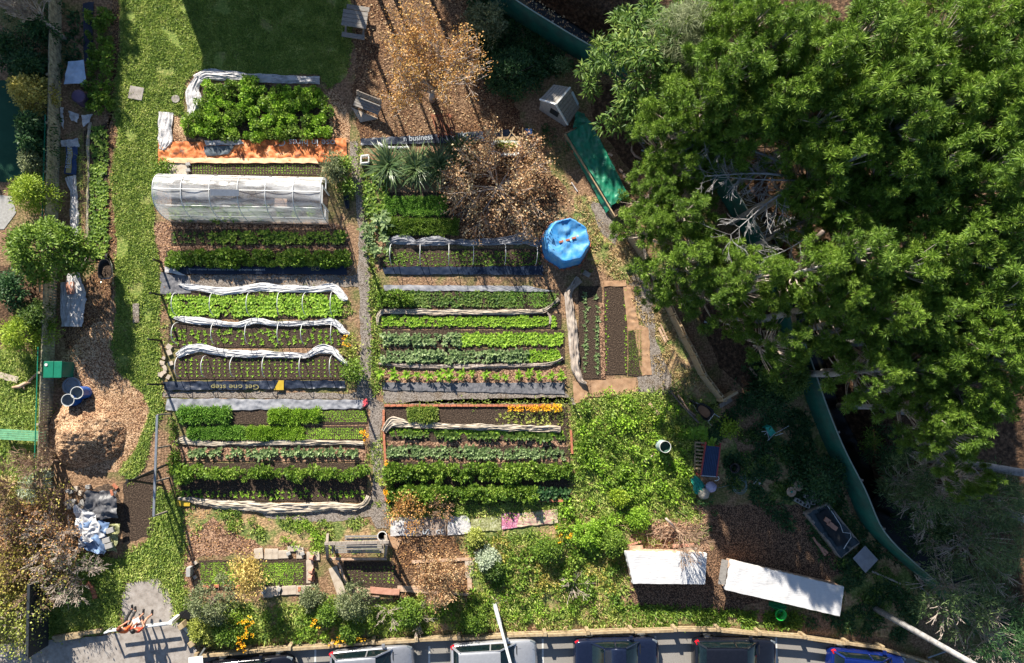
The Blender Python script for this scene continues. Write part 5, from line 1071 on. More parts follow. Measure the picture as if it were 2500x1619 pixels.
for i in range(14):
    x = random.uniform(390,420); y = random.uniform(845,925); q = W(x,y); s_ = random.uniform(.15,.3); b = MB(); b.box((q.x,q.y,.06),(s_,s_*.8,.1), rz=random.uniform(0,3), rx=random.uniform(-.2,.2)); b.obj('rubble_stone', m_pave, label='pale broken stone at the left end of the third tunnel', cat='rubble', group='rubble at the left of the third tunnel')
# low netted frame along the lower left bed
nf = thing('netted_frame','low grey timber frame with climbing plants left of the lower beds','trellis', V2(412,1130))
A = W(418,1010,0); B_ = W(410,1248,0)
for t in (0,.33,.66,1):
    q = A.lerp(B_, t); b = MB(); b.bar((q.x,q.y,0),(q.x-.12,q.y,1.25),.07); b.obj('post', m_wood, nf)
b = MB(); b.bar((A.x-.12,A.y,1.27),(B_.x-.12,B_.y,1.27),.1,.08); b.obj('top_rail', m_metal, nf)
b = MB()
for i in range(36): q = A.lerp(B_, i/35); b.tube([(q.x+.02,q.y,.02),(q.x-.1,q.y,1.24)], .006, 3, False)
for zz_ in (.3,.6,.9): b.tube([(A.x-.03,A.y,zz_),(B_.x-.03,B_.y,zz_)], .006, 3, False)
b.obj('netting', m_black, nf)
# tripod of poles added only to cast the forked shadow by the beige cloth
bp = thing('added_shadow_tripod','tall dark tripod of poles added to cast a forked shadow left of the wide beige cloth','added shadow caster', V2(398,1160))
for x,y in ((386,1150),(412,1132),(398,1185)): q = W(x,y); top = W(390,1152); b = MB(); b.tube([(q.x,q.y,0),(top.x+(top.x-q.x)*.12,top.y+(top.y-q.y)*.12,3.3)], [.06,.05], 6); b.obj('pole', m_black, bp)
# ---------- blue covered tank ----------
tk = thing('covered_tank','octagonal tank covered with a bright blue tarpaulin weighted by bricks','tank', V2(1383,592))
out = z8((200,262),(330,252),(452,352),(458,462),(425,570),(252,618),(118,482),(108,372)); TH = 1.15
c0 = W(1388,586,TH); c1 = (c0.x-.12, c0.y+.12)
K = 64; V = []; rings = []
top = [W(x,y,TH*.98) for x,y in out[:4]]
def R8(a): # octagon-ish radius
    k = math.pi/4; return 1.18/math.cos(((a+.15) % k)-k/2)*math.cos(k/2)*1.02
prof = [(1.06,0.0),(1.1,.03),(1.05,.3),(1.0,.75),(.98,1.02),(.93,1.12),(.88,1.14),(.78,1.1),(.6,1.06),(.5,1.05),(.4,1.04),(.3,1.03),(.2,1.03),(.1,1.03),(.01,1.03)]
for fi,(f,z) in enumerate(prof):
    for k in range(K):
        a = 2*math.pi*k/K; r = R8(a)*f; wv = .035*noise.noise(Vector((math.cos(a)*7, math.sin(a)*7, z*2)))*(1 if fi > 0 else 2.5)
        zz_ = z + ((.1*noise.noise(Vector((math.cos(a)*f*3.2, math.sin(a)*f*3.2, 2)))+.06*abs(noise.noise(Vector((math.cos(a)*f*9, math.sin(a)*f*9, 4))))) if fi > 4 else 0) - (.07*max(0,math.sin(a+.3)) if 5 < fi else 0)
        V.append((c0.x-.02+(r+wv)*math.cos(a), c0.y+(r+wv)*math.sin(a), max(zz_,.01)))
F = [(i*K+k, i*K+(k+1)%K, (i+1)*K+(k+1)%K, (i+1)*K+k) for i in range(len(prof)-1) for k in range(K)]
npobj('tarpaulin', V, F, m_btarp, tk, smooth=True)
b = MB()
for k in range(26): a = 2*math.pi*k/26; r = R8(a)*1.13; b.box((c0.x+r*math.cos(a), c0.y+r*math.sin(a), .04), (.22,.11,.08), rz=a+1.57+random.uniform(-.2,.2))
b.obj('edge_bricks', m_brick, tk)
for x,y,l,mt in ((1370,590,'left brick',m_brick),(1386,586,'long dark brick',m_brick),(1401,581,'red brick',m_brick),(1410,576,'white pebble',m_lgrey)): q = W(x,y,1.06); b = MB(); b.box((q.x,q.y,1.05),(.22 if mt is m_brick else .1,.1,.08), rz=.3); b.obj('brick' if mt is m_brick else 'pebble', mt, label='%s resting on the blue tarpaulin of the tank' % l, cat='brick' if mt is m_brick else 'pebble')
# ---------- coop ----------
cp = thing('chicken_coop','small wooden coop with a pitched board roof above the green tarpaulin','coop', V2(1372,290))
A = W(1318,243,1.35); Bq = W(1352,207,1.35); C_ = W(1392,214,1.9); D_ = W(1357,255,1.9); E_ = W(1386,305,.45); F_ = W(1415,262,.45)
ridge = (C_, D_)
def boards(a, c, d, e, nm, n, mat):
    """a->c along ridge direction, a->e down slope"""
    for i in range(n):
        t0 = i/n+.01; t1 = (i+1)/n-.01; P_ = [a.lerp(e,t0), c.lerp(d,t0), c.lerp(d,t1), a.lerp(e,t1)]; nn = (P_[1]-P_[0]).cross(P_[3]-P_[0]).normalized()*.025
        if nn.z < 0: nn = -nn
        b = MB(); b.add([p for p in P_]+[p+nn for p in P_], [(0,1,2,3),(7,6,5,4),(0,4,5,1),(1,5,6,2),(2,6,7,3),(3,7,4,0)]); b.obj(nm, mat, cp)
boards(D_, C_, Bq, A, 'roof_board', 6, m_woodg)
boards(D_, C_, F_, E_, 'side_board', 6, m_woodg)
b = MB(); b.bar(D_+Vector((0,0,.04)), C_+Vector((0,0,.04)), .08,.05); b.obj('ridge_cap', m_lgrey, cp)
b = MB(); b.bar(A, D_, .07,.08); b.bar(D_, E_, .07,.08); b.obj('bargeboard', m_whitepaint, cp)
gA = Vector((A.x+.1,A.y-.02,0)); fr_ = [Vector((A.x+.12,A.y,.02)), Vector((E_.x-.05,E_.y+.05,.02)), E_-Vector((.05,-.05,.03)), D_-Vector((0,0,.05)), A-Vector((-.05,0,.03))]
b = MB(); b.add(fr_, [(0,1,2,3,4)]); b.obj('front_wall', m_blockc, cp)
bk = [Vector((Bq.x+.1,Bq.y,.02)), Vector((F_.x,F_.y,.02)), F_.copy(), C_-Vector((0,0,.05)), Bq.copy()]; b = MB(); b.add(bk, [(4,3,2,1,0)]); b.obj('back_wall', m_woodg, cp)
b = MB(); b.add([fr_[0],bk[0],bk[4],fr_[4]], [(0,1,2,3)]); b.obj('side_wall', m_woodg, cp)
m1 = (fr_[0]+fr_[1])/2; b = MB(); nrm_ = (fr_[1]-fr_[0]).cross(Vector((0,0,1))).normalized(); 
if nrm_.y > 0: nrm_ = -nrm_
b.bar(m1+nrm_*.02+Vector((0,0,.55)), m1+nrm_*.02+Vector((0,0,1.15)), .5,.03, upv=tuple(nrm_)); b.obj('door_opening', m_dark, cp)
b = MB(); q0 = D_.lerp(E_,.35)*.3+C_.lerp(F_,.35)*.7
pp = [C_.lerp(F_,.2), C_.lerp(F_,.85), C_.lerp(F_,.85).lerp(D_.lerp(E_,.85),.12), C_.lerp(F_,.2).lerp(D_.lerp(E_,.2),.12)]; up4 = Vector((.03,.02,.05)); b.add([p+up4 for p in pp], [(0,1,2,3)]); b.obj('pale_trim', plain('pale_blue_trim',(.4,.5,.6)), cp)
# ---------- raised bed with green tarp ----------
rbd = thing('raised_bed','long raised timber bed under a bright green tarpaulin','raised bed', V2(1450,400))
P4 = [(1405,280),(1436,292),(1545,495),(1504,527)]; hz = .42; q = [W(x,y,hz) for x,y in ((1380,325),(1436,300),(1543,500),(1502,528))]
b = MB(); 
for i in range(4): a = q[i]; c_ = q[(i+1)%4]; b.bar((a.x,a.y,.2),(c_.x,c_.y,.2),.06,.42)
b.obj('timber_sides', m_pine, rbd)
b = MB(); b.add([(p.x,p.y,.36) for p in q], [(3,2,1,0)]); b.obj('soil_fill', m_soil, rbd)
o = crumple('tarpaulin', None, None, [(1384,328),(1440,296),(1534,479),(1491,503)], m_gtarp, zq=[.42]*4, amp=.12, seed=61, fr=1.5, edge=.03, parent=rbd, res=.05, aniso=(1.4,.7))
crumple('loose_tarp', None, None, [(1404,275),(1424,280),(1442,304),(1398,318)], m_gtarp, zq=[.2,.25,.45,.45], amp=.3, seed=62, fr=2, parent=rbd, res=.05)
crumple('tarp_skirt', None, None, [(1376,333),(1386,328),(1494,505),(1478,520)], m_gtarp, zq=[.03,.42,.42,.03], amp=.05, seed=63, parent=rbd)
for i,(x,y) in enumerate(((1396,361),(1399,372),(1409,388),(1417,400),(1426,417),(1436,430),(1447,452),(1452,462),(1461,475),(1470,487),(1480,505),(1471,490))): slab(x,y,.2,.11,-1.0+random.uniform(-.3,.3),'brown brick along the left edge of the green tarpaulin', mat=m_brick, name='brick', z=.1, hh=.09)['group'] = 'bricks left of the green tarpaulin'
for i,(x,y) in enumerate(((1510,424),(1518,436),(1528,452),(1485,385))): slab(x,y,.24,.12,-.6+random.uniform(-.9,.3),'tan brick along the right edge of the green tarpaulin', mat=m_plank, name='brick', z=.5, hh=.09)['group'] = 'bricks right of the green tarpaulin'
plank(1480,372,1502,408,.09,'narrow board along the right edge of the green tarpaulin', m_pine, .3)
b = MB(); b.bar(V2(1548,120+388,.3),V2(1560,505,.3),.05); 
plank(1395,445,1410,468,.05,'thin pale stick in the coop shadow', m_whitep, .04)
b = MB(); p = W(1578,394,.3); b.lathe([(.14,0),(.19,.3),(.22,.3),(.22,.33),(.17,.33),(.13,.03),(.001,.03)],20,(p.x,p.y,0)); b.obj('red_bucket', m_red, smooth=True, label='bright red bucket beside the curved log', cat='bucket')
b = MB(); b.tube([V2(1543,352,.1),V2(1542,368,.12),V2(1550,380,.12),V2(1566,388,.1)],[.03,.06,.07,.06],7); b.obj('curved_log', m_plank, smooth=True, label='small curved log beside the red bucket', cat='log')
b = MB(); b.tube([V2(1548,330,.1),V2(1580,370,.1),V2(1608,412,.1)],[.05,.06,.05],7); b.obj('straight_log', b_bark, smooth=True, label='straight thin log behind the red bucket', cat='log')
b = MB(); b.bar(V2(1560,262,.3),V2(1645,318,.3),.22,.25); b.obj('sleeper_log', b_bark, label='heavy old timber beam beneath the conifers near the red bucket', cat='log')
for i in range(22): 
    x = random.uniform(1530,1640); y = random.uniform(290,400)
    if i > 15: x = random.uniform(1700,1790); y = random.uniform(600,800)
    crumple('litter_scrap', 'small pale scrap of rubbish in the shade under the conifers', 'rubbish', [(x,y),(x+random.uniform(4,9),y+2),(x+7,y+6),(x-2,y+5)], plain('pale_scrap',(.35,.38,.42)) if i == 0 else bpy.data.materials['pale_scrap'], z=.04, amp=.05, seed=i, group='scraps under the conifers')
# ---------- pallet fence ----------
PF = [(1530,578),(1562,622),(1590,668),(1612,722),(1636,772),(1662,825),(1686,868),(1708,915),(1738,955),(1757,978)]
for i in range(len(PF)-1):
    a = W(*PF[i]); c_ = W(*PF[i+1]); d = (c_-a); L_ = d.length; rz = math.atan2(d.y,d.x); m = (a+c_)/2
    t = thing('upright_pallet', 'timber pallet number %s from the top of the upright pallet row' % ['one','two','three','four','five','six','seven','eight','nine'][i], 'pallet', (m.x,m.y,0), rz, 'pallets standing in the curved row')
    t['label'] = ['topmost upright pallet beside the terracotta slab','second upright pallet from the top of the curved row','third upright pallet from the top, above the low pine branch','upright pallet hidden beneath the low pine branch','fifth upright pallet, just below the low pine branch','sixth upright pallet in the middle of the curved row','seventh upright pallet beside the loose split boards','eighth upright pallet in the curved row','lowest upright pallet at the bend of the curved row'][i]
    def part(nm, mb, mat=m_pine): o_ = mb.obj(nm, mat, center=False); o_.parent = t
    HP = .95; L_ -= .03
    for k in range(6): b = MB(); b.box((0,-.06,.08+k*.158),(L_,.018,.1)); part('slat', b)
    for k in range(6): b = MB(); b.box((0,.06,.08+k*.158),(L_,.018,.1)); part('slat', b)
    for u in (-.46,0,.46): b = MB(); b.box((u*L_,0,HP/2),(.09,.1,HP)); part('stringer', b)
b = MB(); b.bar(V2(1757,978,.5),V2(1793,957,.5),.12,.9); b.obj('end_pallet', m_pine, label='short pallet turned outwards at the lower end of the row', cat='pallet')
plank(1510,578,1546,560,.28,'reddish slab laid across the top end of the pallet row', m_terra, 1.0, 'terracotta_slab', .07)
plank(1608,800,1625,835,.12,'split brown board lying left of the pallet row'); plank(1612,790,1630,830,.08,'thin brown board beside the split board'); plank(1757,992,1786,975,.2,'dark board in the shade below the end pallet', m_wood)
plank(1585,985,1608,1012,.15,'pale board lying in the weeds of the right hand plot', m_plank, .15); plank(1588,990,1605,1016,.1,'thin board beside the pale one in the weeds', m_plank, .12)
b = MB(); b.tube([V2(1641,959,.12),V2(1665,990,.15),V2(1706,1032,.12)],[.05,.05,.06],6); b.obj('garden_log', b_bark, smooth=True, label='long dark branch left of the compost wheelbarrow', cat='log')
b = MB(); b.tube([V2(1655,963,.12),V2(1680,1000,.16),V2(1698,1015,.12)],[.06,.05,.05],6); b.obj('garden_log', b_brown, smooth=True, label='shorter brown branch beside the long dark one', cat='log')
b = MB(); b.tube([V2(1565,1130,.12),V2(1582,1124,.14),V2(1593,1112,.2)],[.04,.05,.03],6); b.obj('garden_log', b_pale, smooth=True, label='pale bent branch in the weeds below the grey barrel', cat='log')
# ---------- white covered tables ----------
def covered(name, label, quad, h, mat, seed, legs=True, sag=.05):
    t = thing(name, label, 'covered table', V2(sum(p[0] for p in quad)/4, sum(p[1] for p in quad)/4))
    q = [W(x,y,h) for x,y in quad]
    crumple('cover', None, None, quad, mat, zq=[h]*4, amp=sag, z=.02, seed=seed, fr=.9, edge=.02, parent=t, res=.05, aniso=(1.3,.8))
    cx = sum(p.x for p in q)/4; cy = sum(p.y for p in q)/4; V = []; nn = 40; F = []
    per = []
    for i in range(4):
        for k in range(nn): per.append(q[i].lerp(q[(i+1)%4], k/nn))
    for j in range(5):
        for k, p in enumerate(per): wv = .03*noise.noise(Vector((p.x*5,p.y*5,seed)))*j; dx = p.x-cx; dy = p.y-cy; l = math.hypot(dx,dy); V.append((p.x+dx/l*wv, p.y+dy/l*wv, h+.03-j*.05))
    n_ = len(per); F = [(j*n_+k, j*n_+(k+1)%n_, (j+1)*n_+(k+1)%n_, (j+1)*n_+k) for j in range(4) for k in range(n_)]
    npobj('hanging_edge', V, F, mat, t, smooth=True)
    b = MB(); b.prism([(cx+(p.x-cx)*.98, cy+(p.y-cy)*.96) for p in q], h-.08, h-.03); b.obj('table_top', m_plank, t)
    for p in q: b = MB(); x = cx+(p.x-cx)*.93; y = cy+(p.y-cy)*.85; b.box((x,y,(h-.08)/2),(.08,.08,h-.08)); b.obj('leg', m_plank, t)
    for i in range(4):
        a = q[i]; c_ = q[(i+1)%4]; b = MB(); f = lambda p: (cx+(p.x-cx)*.95, cy+(p.y-cy)*.9, h*.45); b.bar(f(a),f(c_),.03,h*.8); b.obj('side_board', m_plank, t)
    return t
covered('covered_bench', 'long table under a bright white sheet crossed by twig shadows', zw((110,385),(895,400),(875,698),(178,692)), 1.0, m_white, 71, sag=.035)
covered('covered_bench', 'slanting long table under a white sheet half in shade', zw((1130,465),(2222,725),(2180,1008),(1068,752)), .95, m_white, 72, sag=.04)
plank(1770,1367,1761,1427,.34,'grey ribbed board at the left end of the slanting white table', m_woodg, .95)
plank(1521,1339,1569,1336,.2,'pale board resting above the twig shadowed white table', m_plank, .2); plank(1530,1333,1572,1320,.1,'thin brown board above the pale board', m_terra, .1)
plank(1642,1333,1694,1330,.16,'reddish board behind the twig shadowed white table', m_terra, .12); plank(1662,1341,1702,1341,.15,'grey brown board behind the white table', m_wood, .14)
p = W(1905,1500,.3); b = MB(); b.lathe([(.15,.0),(.24,.25),(.3,.4),(.26,.4),(.2,.1),(.001,.08)],18,(p.x,p.y,0)); b.obj('green_tub', plain('vivid_green',(.02,.5,.06),rough=.35), smooth=True, label='vivid green tub below the slanting white table', cat='tub')
cloth('green_bag','crumpled green bag beside the vivid green tub','bag',[(1872,1470),(1890,1475),(1905,1482),(1915,1478)],[.2,.4,.45,.2],plain('deep_green',(.01,.25,.08),rough=.45),seed=81,amp=.25,z=.1)
# ---------- shade area objects ----------
ct = thing('flatbed_trolley','dark blue ribbed table top on a red framed trolley','trolley', V2(1737,1125)); quad = [(1722,1088),(1758,1091),(1749,1164),(1711,1161)]; hh = .7; q = [W(x,y,hh) for x,y in quad]
b = MB(); b.prism([(p.x,p.y) for p in q], hh-.04, hh); b.obj('deck', m_navy, ct)
for k in range(9): t_ = (k+.5)/9; a = q[0].lerp(q[1],t_); c_ = q[3].lerp(q[2],t_); b = MB(); b.bar(a+Vector((0,0,.012)),c_+Vector((0,0,.012)),.06,.02); b.obj('rib', plain('blue_rib',(.03,.06,.14)) if k==0 else bpy.data.materials['blue_rib'], ct)
for a,c_ in ((q[0],q[3]),(q[1],q[2])): b = MB(); ex = (a-c_)*.12; b.bar(a+ex,c_,.06,.09); b.obj('side_rail', m_redp, ct)
b = MB(); b.bar(q[3],q[2],.05,.08); b.obj('end_bar', m_steel, ct)
p = W(1748,1168,hh); b = MB(); b.tube([(p.x+.16*math.cos(a),p.y+.12*math.sin(a),hh) for a in [i*.5-2 for i in range(9)]], .018, 6); b.obj('handle', m_pipe, ct)
for p in q: b = MB(); b.box((p.x,p.y,.3),(.06,.06,.6)); b.obj('leg', m_redp, ct)
pl = thing('slatted_pallet','slatted wooden pallet left of the red framed trolley','pallet', V2(1706,1112))
for i in range(8): b = MB(); a = W(1697,1080+i*9,.15); c_ = W(1720,1082+i*9,.15); b.bar(a,c_,.09,.02); b.obj('slat', m_pine, pl)
b = MB(); b.bar(V2(1697,1078,.08),V2(1695,1148,.08),.07,.1); b.obj('stringer', m_pine, pl); b = MB(); b.bar(V2(1718,1080,.08),V2(1716,1148,.08),.07,.1); b.obj('stringer', m_pine, pl)
cloth('green_sheet','crumpled teal green cloth beside the woven sacks','cloth',[(1688,1164),(1700,1178),(1706,1195),(1712,1198)],[.3,.6,.7,.3],m_teal,seed=82,amp=.3,z=.1,nv=16)
def sack(px,py,r,mat,lab): 
    p = W(px,py,.3); b = MB(); b.lathe([(r*.8,0),(r,.15),(r*.9,.32),(r*.45,.45),(.001,.5)],18,(p.x,p.y,0)); o = b.obj('woven_sack', mat, smooth=True, label=lab, cat='sack'); 
    for v in o.data.vertices: n_ = noise.noise(v.co*5); v.co.x += n_*.05; v.co.z += n_*.05*(v.co.z>.1)
sack(1719,1206,.3,m_sack,'tan woven sack below the teal cloth'); sack(1737,1190,.28,m_purp,'lilac grey sack right of the teal cloth')
hc = MB(); p = W(1806,1185,.05); pts = [(p.x+.35*math.cos(a)*(1+.1*math.sin(a*.37)), p.y+.35*math.sin(a)+.1*math.sin(a*.21), .04+.003*a) for a in [i*.35 for i in range(90)]]
hc.tube(pts, .013, 4); hc.tube([pts[-1], V2(1820,1155,.05), V2(1850,1120,.05), V2(1900,1095,.05)], .013, 4); hc.tube([pts[0], V2(1780,1185,.04), V2(1750,1192,.04)], .012, 4); hc.obj('garden_hose', plain('grey_hose',(.2,.28,.27)), smooth=True, label='coiled grey garden hose on the shaded bark', cat='hose')
p = W(1794,1143,.35); b = MB(); b.lathe([(.18,0),(.24,.35),(.27,.38),(.2,.38),(.17,.05),(.001,.05)],16,(p.x,p.y,0)); b.obj('plant_pot', m_black, smooth=True, label='black round pot near the coiled hose', cat='pot')
for i in range(12): x = 1836+random.uniform(0,20); y = 1165+random.uniform(0,28); q_ = W(x,y); b = MB(); b.box((q_.x,q_.y,.04),(.12,.05,.03), rz=random.uniform(0,3), ry=.3); b.obj('glass_shard', m_lgrey, label='small pale fragment on the bark right of the hose', cat='fragment', group='pale fragments right of the hose')
gc_ = thing('folding_chair','tipped over green folding chair with pale metal legs','chair', V2(1880,1056)); 
b = MB(); b.add([W(1868,1045,.4),W(1882,1040,.5),W(1895,1058,.3),W(1880,1066,.25)], [(0,1,2,3)]); b.add([W(1868,1045,.41),W(1882,1040,.51),W(1872,1036,.2),W(1860,1044,.15)], [(0,1,2,3)]); b.obj('fabric_seat', m_teal, gc_)
for a,c_ in (((1859,1054),(1880,1052)),((1866,1062),(1880,1048)),((1878,1074),(1872,1050)),((1874,1076),(1892,1058)),((1892,1064),(1912,1058)),((1886,1062),(1926,1040))): b = MB(); b.tube([V2(*a,.15),V2(*c_,.35)], .014, 5); b.obj('metal_tube', m_steel, gc_)
wp = thing('wooden_pallet','pale wooden pallet lying under the conifer edge','pallet', V2(1882,832))
def quadp(quad,u,v,z=.12): q = [W(x,y,z) for x,y in quad]; return q[0].lerp(q[1],u).lerp(q[3].lerp(q[2],u),v)
Q = [(1862,808),(1905,800),(1920,850),(1876,860)]
for u in (.03,.2,.42,.65,.88): b = MB(); b.bar(quadp(Q,u,0),quadp(Q,u,1),.09,.02); b.obj('slat', m_pine, wp)
for v in (0.02,.5,.98): b = MB(); b.bar(quadp(Q,0,v,.06),quadp(Q,1,v,.06),.1,.1); b.obj('stringer', m_pine, wp)
crumple('plastic_scrap','bright blue plastic scrap beneath the conifer edge','plastic sheet',[(1781,772),(1800,776),(1806,784),(1790,786)], m_btarp, seed=91, amp=.1)
for x,y,l in ((1933,1201,'left'),(1950,1187,'right')):
    p = W(x,y,.3); t = thing('straw_hat_reel','%s pale round cable reel on the shaded grass' % l,'reel',(p.x,p.y,0)); b = MB(); b.lathe([(.001,.28),(.25,.28),(.26,.25),(.1,.22),(.1,.06),(.26,.03),(.26,0),(.001,0)],20,(p.x,p.y,0)); b.obj('drum', m_plank, t); b = MB(); b.lathe([(.001,.3),(.06,.3),(.06,.26)],12,(p.x,p.y,0)); b.obj('hub', m_teal, t); t.name = 'cable_reel'
p = W(1978,1180,.4); b = MB(); b.lathe([(.2,0),(.26,.42),(.29,.42),(.29,.45),(.23,.45),(.19,.04),(.001,.04)],18,(p.x,p.y,0)); b.obj('black_bucket', m_black, smooth=True, label='black bucket behind the two cable reels', cat='bucket')
for x,y,r,l in ((1945,1222,.5,'leftmost'),(1962,1232,.4,'lower left'),(1968,1212,.3,'upper middle'),(1983,1205,.6,'topmost'),(1986,1218,.5,'right hand'),(1975,1225,.2,'central')):
    p = W(x,y); t = thing('hollow_block','%s grey hollow block in the pile beside the black tub' % l,'concrete block',(p.x,p.y,0), -r); 
    def part(nm, mb, mat): o_ = mb.obj(nm, mat, center=False, bevel=.008); o_.parent = t
    b = MB(); b.box((0,-.08,.15),(.4,.03,.3)); b.box((0,.08,.15),(.4,.03,.3))
    for u in (-.185,0,.185): b.box((u,0,.15),(.03,.13,.3))
    part('block', b, m_blockc)
# black pond liner
lt = thing('lined_pond','raised black liner pond holding pots beside the green fence','pond', V2(2030,1290))
Q = [(1970,1255),(2020,1230),(2096,1325),(2052,1360)]
b = MB()
for i in range(4): a = W(*Q[i],.4); c_ = W(*Q[(i+1)%4],.4); b.bar((a.x,a.y,.22),(c_.x,c_.y,.22),.1,.44)
b.obj('frame', m_wood, lt)
crumple('liner', None, None, Q, plain('liner',(.02,.035,.045),rough=.25,spec=.6), zq=[.4]*4, z=.0, amp=.12, seed=95, fr=1.2, edge=.1, parent=lt, res=.06)
crumple('water_pool', None, None, [(1990,1257),(2018,1243),(2070,1320),(2045,1335)], m_dark, zq=[.5]*4, amp=.02, seed=96, parent=lt)
b = MB(); pts = [W(x,y,.58) for x,y in ((2020,1235),(2035,1255),(2052,1282),(2058,1300),(2076,1302),(2078,1312),(2066,1330),(2060,1340))]; b.tube(pts, .018, 5); b.obj('hose', m_pipe, lt, smooth=True)
for x,y,l in ((2005,1265,'upper'),(2012,1274,'middle'),(2022,1282,'lower')): slab(x,y,.3,.22,-.6,'%s pinkish pot crate resting in the black pond' % l, mat=m_terra, name='pot_crate', z=.58, hh=.12)
ms = crumple('metal_sheet','flat square metal sheet on a frame beside the pond','metal sheet',[(2112,1332),(2144,1367),(2113,1399),(2082,1363)], plain('zinc_sheet',(.42,.42,.46),rough=.35,metal=.3,var=.2,scale=3), zq=[.5]*4, z=0, amp=.01, seed=1, edge=0)
b = MB(); a = W(2112,1365,.25); b.box((a.x,a.y,.24),(.7,.7,.48), rz=.8); o = b.obj('support_box', m_wood, ms); 
b = MB(); b.tube([V2(2128,1395,.1),V2(2170,1412,.12),V2(2198,1425,.1)],[.05,.06,.05],6); b.obj('birch_log', b_pale, smooth=True, label='pale mottled log below the metal sheet', cat='log')
b = MB(); b.tube([V2(2190,1430,.05),V2(2202,1452,.05)],.02,5); b.obj('thin_branch', b_pale, label='thin pale branch beside the mottled log', cat='branch')
b = MB(); b.tube([V2(2250,1435,.1),V2(2290,1475,.1)],.03,5); b.obj('thin_branch', b_grey, label='grey thin branch lying against the green fence', cat='branch')
for x0,y0,x1,y1,l in ((1985,1312,2015,1355,'split orange log left of the pond'),(1995,1325,2020,1350,'tan split log close to the pond')): b = MB(); b.tube([V2(x0,y0,.1),V2(x1,y1,.1)],[.06,.08],6); b.obj('split_log', m_terra, label=l, cat='log')
plank(1830,896,1848,920,.12,'brown board on the shaded ground near the conifers', m_plank); plank(1838,958,1868,940,.05,'thin pale stick near the shaded shrub', m_plank)
# ---------- green cladding fence along the creek ----------
gf = thing('green_fence','long dark green clad fence curving along the creek','fence', V2(1971,986))
gp = [Vector((*p,0)) for p in GP]; S = [0]
for i in range(1,len(gp)): S.append(S[-1]+(gp[i]-gp[i-1]).length)
HG = 1.85; n = int(S[-1]/.12); V = []; k_ = 5
xs = np.interp(np.linspace(0,S[-1],n+1), S, [p.x for p in gp]); ys = np.interp(np.linspace(0,S[-1],n+1), S, [p.y for p in gp])
ker = np.ones(15)/15; xs = np.concatenate([xs[:7],np.convolve(xs,ker,'valid'),xs[-7:]]); ys = np.concatenate([ys[:7],np.convolve(ys,ker,'valid'),ys[-7:]])
for i in range(n+1):
    a = max(i-1,0); c_ = min(i+1,n); d = Vector((xs[c_]-xs[a],ys[c_]-ys[a])).normalized(); nx_ = Vector((-d.y,d.x)); rr = .012*math.sin(i*2.1); h_ = HG+.04*noise.noise(Vector((i*.06,1,2)))
    V += [(xs[i]+nx_.x*rr,ys[i]+nx_.y*rr,0),(xs[i]+nx_.x*rr,ys[i]+nx_.y*rr,h_),(xs[i]+nx_.x*(rr+.03),ys[i]+nx_.y*(rr+.03),h_),(xs[i]+nx_.x*(rr+.03),ys[i]+nx_.y*(rr+.03),-.4)]
F = [(4*i+j,4*(i+1)+j,4*(i+1)+j+1,4*i+j+1) for i in range(n) for j in range(3)]
npobj('cladding', V, F, m_gfence, gf, smooth=False)
b = MB()
for i in range(0, n, 4): b.bar((xs[i],ys[i],HG+.03),(xs[min(i+4,n)],ys[min(i+4,n)],HG+.03),.05,.04)
b.obj('capping', plain('pale_capping',(.3,.36,.32)), gf)
t = 1.0
while t < S[-1]:
    i = int(t/S[-1]*n); d = Vector((xs[min(i+1,n)]-xs[max(i-1,0)],ys[min(i+1,n)]-ys[max(i-1,0)])).normalized(); nx_ = Vector((-d.y,d.x)); b = MB(); b.box((xs[i]+nx_.x*.1,ys[i]+nx_.y*.1,HG/2-.1),(.1,.1,HG+.2)); b.obj('post', m_wood, gf); t += 2.6
# ---------- guard rail by the road ----------
gr = thing('guard_rail','long weathered timber guard rail along the car park','guard rail', V2(1327,1535))
rl = [W(x,y) for x,y in RAIL]
for zz_, w_ in ((.5,.12),(.14,.06)):
    b = MB()
    for i in range(len(rl)-1):
        a = rl[i]; c_ = rl[i+1]; b.bar((a.x,a.y-.09+.03*(i%2),zz_),(c_.x,c_.y-.09+.03*(i%2),zz_),w_,.17)
    b.obj('rail', m_railw, gr)
for p in rl: b = MB(); b.box((p.x,p.y,.26),(.17,.2,.86), rz=random.uniform(-.1,.1)); b.obj('post', m_railw, gr, bevel=.01)
# ---------- poles ----------
lp = thing('street_lamp','tall pale steel lamp post leaning out over the car park','lamp post', V2(1207,1473))
a = W(1207,1473,0); top = W(1262,1760,6.5); top = Vector((W(1246,1619,2.9).x, W(1246,1619,2.9).y, 2.9)); d = (top-Vector((a.x,a.y,0))); tp = Vector((a.x,a.y,0))+d*2.6
b = MB(); b.tube([(a.x,a.y,0),Vector((a.x,a.y,0)).lerp(tp,.14)], [.11,.1], 12); b.obj('base_sleeve', M('lamp_base', lerp((.3,.32,.33),(.5,.52,.53)), scale=20), lp, smooth=True)
b = MB(); b.tube([Vector((a.x,a.y,0)).lerp(tp,.14), Vector((a.x,a.y,0)).lerp(tp,.15), tp], [.1,.075,.05], 12); b.obj('pole', plain('pale_steel',(.62,.64,.66),rough=.35), lp, smooth=True)
b = MB(); b.tube([tp, tp+Vector((.3,-1.2,.5)), tp+Vector((.5,-2.6,.6))], [.05,.04,.035], 8); b.obj('arm', m_metal, lp, smooth=True)
b = MB(); e = tp+Vector((.55,-2.9,.58)); b.box(e,(.28,.7,.12)); b.obj('lamp_head', m_metal, lp, bevel=.03)
b = MB(); b.lathe([(.001,.04),(.16,.04),(.18,0)],10,(a.x,a.y,0)); b.obj('foot_plate', m_metal, lp)
up_ = thing('utility_pole','grey timber utility pole at the lower right corner','utility pole', V2(2135,1483))
